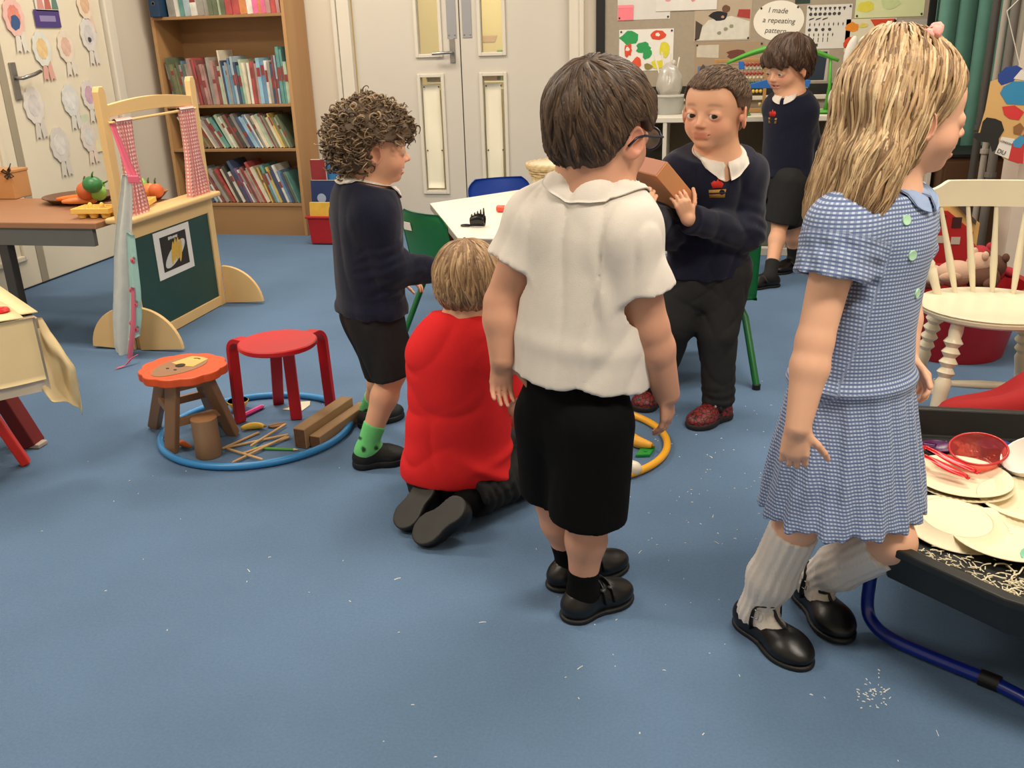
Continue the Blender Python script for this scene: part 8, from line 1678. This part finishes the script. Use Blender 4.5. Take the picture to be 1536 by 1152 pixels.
# ------------------------------------------------------------------ girl in the checked dress
def kid_girl():
    P = Person(); person_defaults(P); P.r0 = F(1215, 950); P.hh = .212; P.am = .98; P.lm = .90; P.nk = .92; P.hl = .122; P.showhands = 'R'; P.mouth = .018; P.brow = .35; P.browc = (.66, .50, .36); P.eyeopen = .020; P.look = (0, -.4); P.skin = np.array(lin((.90, .70, .58))[:3])
    JN(P, hc=(1362, 166, 0), neck=(1322, 288, 0), shL=(1352, 325, .095), shR=(1262, 345, -.085), elL=(1356, 455, .14), wrL=(1360, 535, .08), elR=(1222, 512, -.13), wrR=(1197, 640, -.168), pelvis=(1270, 600, 0), hipL=(1285, 640, .05), hipR=(1248, 645, -.05), knL=(1340, 812, -.10), knR=(1196, 785, -.045))
    foot_pts(P, 'R', (1108, 925), (1212, 1006)); foot_pts(P, 'L', (1200, 885), (1268, 968), .004); P.HA = head_frame(P.hc, horiz(.995, .03), .05, .0); torso_axes(P); P.rch = .108; P.rhip = .11; P.depth = .76
    P.hdR = nrm(np.array([0, 0, -1.])-_rt*.05); P.pnR = nrm(P.tr*-.9-P.tf*.4); P.tsR = P.tf; P.hdL = nrm(np.array([0, 0, -.6])+_rt*.5-_fh*.3); P.pnL = -_rt; P.tsL = P.tf; P.curlR = (.40, .55, .45); P.curlL = (.5, .6, .5)
    finish_person('person', P, 'person with long blonde hair in a blue checked dress and white socks', P.r0); make_body(P, .0021, .0024); R = P.root
    # dress: bodice, dropped waist, gathered skirt, puff sleeves
    waist = P.pelvis+P.ta*.055; hem = P.pelvis-np.array([0, 0, .215])+P.tf*.01; T = torso_T(P); sl = [(P.shR, P.shR+(P.elR-P.shR)*.42, .058, .062, True), (P.shL, P.shL+(P.elL-P.shL)*.42, .058, .062, True)]
    G = garment(*bounds([P.neck+P.ta*.05, hem, P.shL, P.shR, P.elR], .21), .0046); G.cone(P.chest, waist, P.rch+.014, .124, .03, T=T)
    dn = hem-waist; A0 = nrm(-dn); r0 = nrm(P.tr-A0*(P.tr@A0)); f0 = np.cross(A0, r0); TS = (np.array([r0, f0, A0]), (1, .86, 1)); G.cone(waist+P.ta*.02, hem, .118, .178, .02, flat=True, T=TS)
    for s in 'LR': G.cone((getattr(P, 'sh'+s)+P.neck)/2, getattr(P, 'sh'+s), .052, .054, .05)
    G.cone(P.neck, P.chest, .056, .08, .05)
    for a, b, ra, rb, fl in sl: G.cone(a, b, ra, rb, .022, flat=fl)
    def pleat(X):
        d = X-waist; a = np.arctan2(d@r0, d@f0); z = -(d@A0); return (.0042*np.sin(a*15+1.2*np.sin(z*14)+.8*np.sin(a*3))+.0022*np.sin(a*31+z*9))*np.clip(z/.05, 0, 1)*np.clip(.5+z*3, 0, 1)
    G.disp(pleat); G.disp(lambda X: -.009*np.exp(-(((X-waist)@A0)/.014)**2)); G.disp(lambda X: (.006*crease(91, 5, .10, .22, (1, 1, .5))(X)-.003)*np.clip(((X-waist)@P.ta)*10, 0, 1))
    w_ = waves(12, 4, .03, .05)
    for a, b, ra, rb, fl in sl: d_ = nrm(b-a); G.disp(lambda X: .004*w_(X)*(np.linalg.norm(X-b, axis=1) < .09)); G.cone(b-d_*.02, b+d_*.02, rb-.012, rb-.006, .003, 's')
    G.cone(hem+A0*.025, hem-A0*.03, .148, .152, .004, 's', T=TS); neck_hole(G, P, .048, .010, .3)
    V_, Fc = G.mesh(1); d = V_-waist; a = np.arctan2(d@r0, d@f0); zz = d@A0; rad = np.where(zz < 0, .13-zz*.2, .12); uv = np.stack([a*rad, zz], 1)
    arm = np.min([np.linalg.norm(np.cross(V_-s_[0], nrm(s_[1]-s_[0])), axis=1)+np.where((V_-s_[0])@nrm(s_[1]-s_[0]) < .01, 9, 0) for s_ in sl], 0) < .085
    sR = sl[0]; dd = nrm(sR[1]-sR[0]); near = np.linalg.norm(np.cross(V_-sR[0], dd), axis=1) < .085; uv[near & arm, 1] = ((V_-sR[0])@dd)[near & arm]
    Mg = gingham('blue_gingham', (.74, .79, .88), (.36, .43, .59), (.55, .61, .74), (.0068, .0068), (.55, 1)); dr = np_obj('dress', V_, Fc, Mg, R, uv=uv)
    Ml = gingham('blue_gingham_collar', (.74, .80, .90), (.30, .38, .58), (.52, .60, .77), (.02, .02), (.62, 1)); collar(P, .018, .047, R, G, .026, .3, .05, m=mat('pale_blue_cloth', (.58, .66, .80), .9, bump=.2, bscale=500), flare=.020)
    Mb = mat('mint_button', (.72, .90, .76), .35)
    for px, py in ((1362, 330), (1371, 383), (1378, 440), (1379, 500)):
        c = G.hit(CAMP, ray(px-3, py))
        if c is not None: n_ = G.grad(np.array([c]))[0]; b_ = build('button', MB().lathe([(0, -.001), (.0085, -.001), (.0092, .001), (.0085, .003), (.006, .0026), (0, .0024)], 18, c, n_), Mb, dr, smooth=True, angle=50)
    Msk = mat('white_knit_sock', (.86, .83, .80), .9, bump=.5, bscale=140, stretch=(1, 1, .35))
    for s in 'LR':
        an, kn = getattr(P, 'an'+s), getattr(P, 'kn'+s); ln = np.linalg.norm(kn-an); d = nrm(kn-an); top = an+d*(ln*.92); Gk = garment(*bounds([an, top], .09), .0034); Gk.cone(an-d*.02, an+d*ln*.36, .0325, .0465, .02); Gk.cone(an+d*ln*.36, top, .0465, .0475, .02, flat=True); Gk.cone(an-d*.015, getattr(P, 'toe'+s)*.62+an*.38-np.array([0, 0, .008]), .031, .026, .025)
        x, y, _ = frame(d); Gk.disp(lambda X: .0013*np.sin(np.arctan2((X-an)@x, (X-an)@y)*16)*(1+.5*np.sin(((X-an)@d)*2*np.pi/.012))-.001); V_, Fc = Gk.mesh(1); so = np_obj('sock', V_, Fc, Msk, R); so['label'] = 'white knitted knee sock'
        # T-bar shoe
        heel, toe = getattr(P, 'heel'+s), getattr(P, 'toe'+s); f = nrm(toe-heel); up = np.array([0, 0, 1.]); r = np.cross(f, up); A = np.array([r, f, up]); L = np.linalg.norm(toe-heel); O = lambda a, b, c: heel+r*a+f*b*L+up*c
        S = garment(*bounds([heel, toe, heel+up*.08], .05), .0032); S.ell(O(0, .20, .030), (.034, L*.21, .034), A, .02); S.ell(O(0, .76, .022), (.041, L*.25, .024), A, .03); S.cone(O(0, .2, .026), O(0, .7, .022), .030, .033, .03); S.ell(O(0, .36, .066), (.030, L*.29, .042), A, .006, 's'); S.ell(O(0, .52, .052), (.017, L*.13, .03), A, .004, 's'); S.cut(O(0, 0, .006), -up); V_, Fc = S.mesh(1); so_ = np_obj('shoe', V_, Fc, M_shoe, R)
        Q = garment(*bounds([heel, toe], .05), .0034); Q.ell(O(0, .2, .006), (.036, L*.22, .03), A, .0); Q.ell(O(0, .72, .006), (.045, L*.30, .03), A, .03); Q.cone(O(0, .2, .006), O(0, .7, .006), .031, .036, .02); Q.cut(O(0, 0, .011), up); Q.cut(O(0, 0, 0), -up); V_, Fc = Q.mesh(0); np_obj('sole', V_, Fc, M_sole, so_, smooth=False)
        UG = Grid(*[np.array(b_) for b_ in bounds([heel, toe, an+d*.05], .06)], .0034); UG.f = np.full([len(q) for q in UG.ax], .5, f32); UG.cone(an-d*.02, an+d*.08, .0315, .034, .02); UG.cone(an-d*.015, toe*.62+an*.38-np.array([0, 0, .008]), .0315, .0265, .025); UG.ell(O(0, .76, .022), (.041, L*.25, .024), A, .01); UG.ell(O(0, .20, .028), (.035, L*.21, .030), A, .01)
        def lay(pts, lift=.0055):
            o_ = []
            for p in pts:
                p = np.array(p)
                for _ in range(5): p = p-UG.grad(np.array([p]))[0]*float(np.clip(UG.sample(np.array([p]))[0]-lift, -.02, .02))
                o_.append(p)
            return o_
        ctr = O(0, .40, .085); build('ankle_strap', MB().tube(lay([O(.050*math.cos(a), .40, .040+.055*math.sin(a)) for a in np.linspace(-.15, math.pi+.15, 19)]), .0070, 8, flat=.30, hint=tuple(f)), M_shoe, so_, smooth=True); build('t_bar', MB().tube(lay([O(0, .38+.05*k, .09-.009*k) for k in range(7)]), .0065, 8, flat=.35, hint=tuple(r)), M_shoe, so_, smooth=True)
        bs_ = lay([O(.030, .40, .07)], .0085)[0]; bn_ = UG.grad(np.array([bs_]))[0]; bx_, by_, _ = frame(bn_, tuple(f)); build('buckle', MB().tube([bs_+bx_*i*.009+by_*j*.008 for i, j in ((-1, -1), (1, -1), (1, 1), (-1, 1))], .0016, 6, closed=True), mat('buckle_silver', (.75, .74, .72), .25, metal=1), so_, smooth=True)
    # hair: long, blonde, half of it tied at the crown
    cols = [(.69, .56, .41), (.76, .64, .48), (.60, .47, .33), (.83, .73, .57), (.48, .37, .26), (.73, .60, .45)]; c, A, hh = P.hc, P.HA, P.hh; L = lambda r, f, u: c+hh*(A[0]*r+A[1]*f+A[2]*u); HL = ([-.9, -.2, .0, .10, .18, .25, .33, .6], [-2, -2, -2, -.40, -.05, .10, .22, .30])
    Gh = Grid(c-np.array([.30, .26, .34]), c+np.array([.22, .22, .19]), .0040); Gh.ell(L(0, -.085, .12), np.array([.425, .455, .43])*hh, A, .0); Gh.ell(L(0, .12, .17), np.array([.345, .265, .265])*hh, A, .05*hh)
    tie = V(1345, 68, P.r0, .0); Gh.ell(tie, (.034, .030, .024), None, .03); pts = [(1347, 112, 0, .060), (1322, 172, -.01, .072), (1300, 232, -.015, .069), (1275, 285, -.02, .064), (1252, 322, -.025, .050)]; pp = [V(a, b, P.r0, o) for a, b, o, _ in pts]
    for i in range(4): Gh.cone(pp[i], pp[i+1], pts[i][3]*.92, pts[i+1][3]*.92, .04)
    sp = [(1345, 175, -.075, .034), (1318, 240, -.085, .040), (1298, 300, -.095, .030), (1300, 352, -.10, .008)]; qq = [V(a, b, P.r0, o) for a, b, o, _ in sp]
    for i in range(3): Gh.cone(qq[i], qq[i+1], sp[i][3], sp[i+1][3], .03)
    x, y, z = Gh.ax[0][:, None, None], Gh.ax[1][None, :, None], Gh.ax[2][None, None, :]; q1 = ((x-c[0])*A[1, 0]+(y-c[1])*A[1, 1]+(z-c[2])*A[1, 2])/hh; q2 = ((x-c[0])*A[2, 0]+(y-c[1])*A[2, 1]+(z-c[2])*A[2, 2])/hh; Gh.f = np.maximum(Gh.f, ((np.interp(q1, HL[0], HL[1])-q2)*hh*.7).astype(f32)); M = hair_mat('blonde_hair', cols[0], .45)
    axis = nrm(pp[4]-pp[0]); wv = waves(40, 5, .05, .10)
    def strand(X): d_ = X-pp[0]; s_ = np.cross(axis, A[0]); return .0016*np.sin((d_@A[0])*330+(d_@s_)*210+5*wv(X))+.004*wv(X)
    Gh.disp(strand); hr = cap_obj(P, Gh, M, (cols[2], cols[0]), R, 11)
    def flow(X, t):
        q = q_of(P, X); top = np.clip((q[:, 2]-.02)/.25, 0, 1)[:, None]; back = nrm(pp[3]-pp[1]); tt = tie-X; tt /= np.linalg.norm(tt, axis=1, keepdims=True); front = np.clip((q[:, 1]-.0)/.2, 0, 1)[:, None]; d_ = tt*top*front*1.4+(np.tile(back, (len(X), 1))+(-A[1]*.25))*(1-top*front); return d_
    seeds = scalp_seeds(P, Gh, 1300, 45, lambda q: q[2] > np.interp(q[1], HL[0], HL[1])+.03 and q[2] > -.1); locks(P, Gh, 'hair_locks', M, cols, seeds, flow, 16, .011, .0021, 46, .0008, .0022, None, par=hr, wl=.14, tipr=.4)
    rs = np.random.RandomState(8); bk = []
    for k in range(1300):
        i = rs.randint(0, 4); t_ = rs.rand(); p = pp[i]*(1-t_)+pp[i+1]*t_; v = nrm(rs.normal(size=3)); r_ = pts[i][3]; bk.append(p+v*r_)
    bk = np.array(bk)
    for _ in range(5): bk = bk-Gh.grad(bk)*np.clip(Gh.sample(bk), -.03, .03)[:, None]
    fb = lambda X, t: np.tile(nrm(pp[4]-pp[1])+A[1]*-.05, (len(X), 1)); lowend = pp[4][2]-.075; locks(P, Gh, 'hair_locks', M, cols, bk, fb, 22, .011, .0023, 47, .0008, .0040, lambda X: X[:, 2] < lowend, par=hr, wl=.13, tipr=.15, lift=lambda t: .006*t*t)
    sf = np.array([qq[0]+(qq[1]-qq[0])*rs.rand()+nrm(rs.normal(size=3))*.03 for _ in range(320)]); 
    for _ in range(5): sf = sf-Gh.grad(sf)*np.clip(Gh.sample(sf), -.03, .03)[:, None]
    locks(P, Gh, 'hair_locks', M, cols, sf, lambda X, t: np.tile(nrm(qq[3]-qq[0]), (len(X), 1)), 16, .010, .0022, 48, .0008, .003, lambda X: X[:, 2] < qq[3][2]-.01, par=hr, wl=.08, tipr=.15)
    ts_ = np.array([tie+nrm(rs.normal(size=3))*.03 for _ in range(260)])
    for _ in range(5): ts_ = ts_-Gh.grad(ts_)*np.clip(Gh.sample(ts_), -.03, .03)[:, None]
    locks(P, Gh, 'ponytail', M, cols, ts_, lambda X, t: np.tile(nrm((pp[1]-tie)*(1-t)+(pp[3]-pp[1])*t*1.5-_fh*.03), (len(X), 1)), 24, .011, .0025, 49, .001, .0030, None, par=hr, wl=.13, tipr=.15, lift=lambda t: .012*math.sin(math.pi*min(1, t*1.3+.15))*(1-t))
    ax_ = nrm(tie-A[1]*.02-c); bd_ = V(1374, 70, P.r0, -.012); bd_ = bd_-Gh.grad(bd_[None])[0]*(float(Gh.sample(bd_[None])[0])-.004); x_, y_, _ = frame(ax_); mb = MB().tube([bd_+(x_*math.cos(a)*1.25+y_*math.sin(a))*(.014+.003*math.sin(9*a)) for a in np.linspace(0, 2*math.pi, 41)[:-1]], [.009+.0025*math.sin(7*i) for i in range(40)], 8, closed=True); sc_ = build('hair_band', mb, mat('pink_band', (.90, .64, .60), .8, bump=.4, bscale=120), hr, smooth=True); sc_['label'] = 'pink hair band'
    return P
for fn_ in (kid_white, kid_curly, kid_red, kid_box, kid_back, kid_girl): fn_()
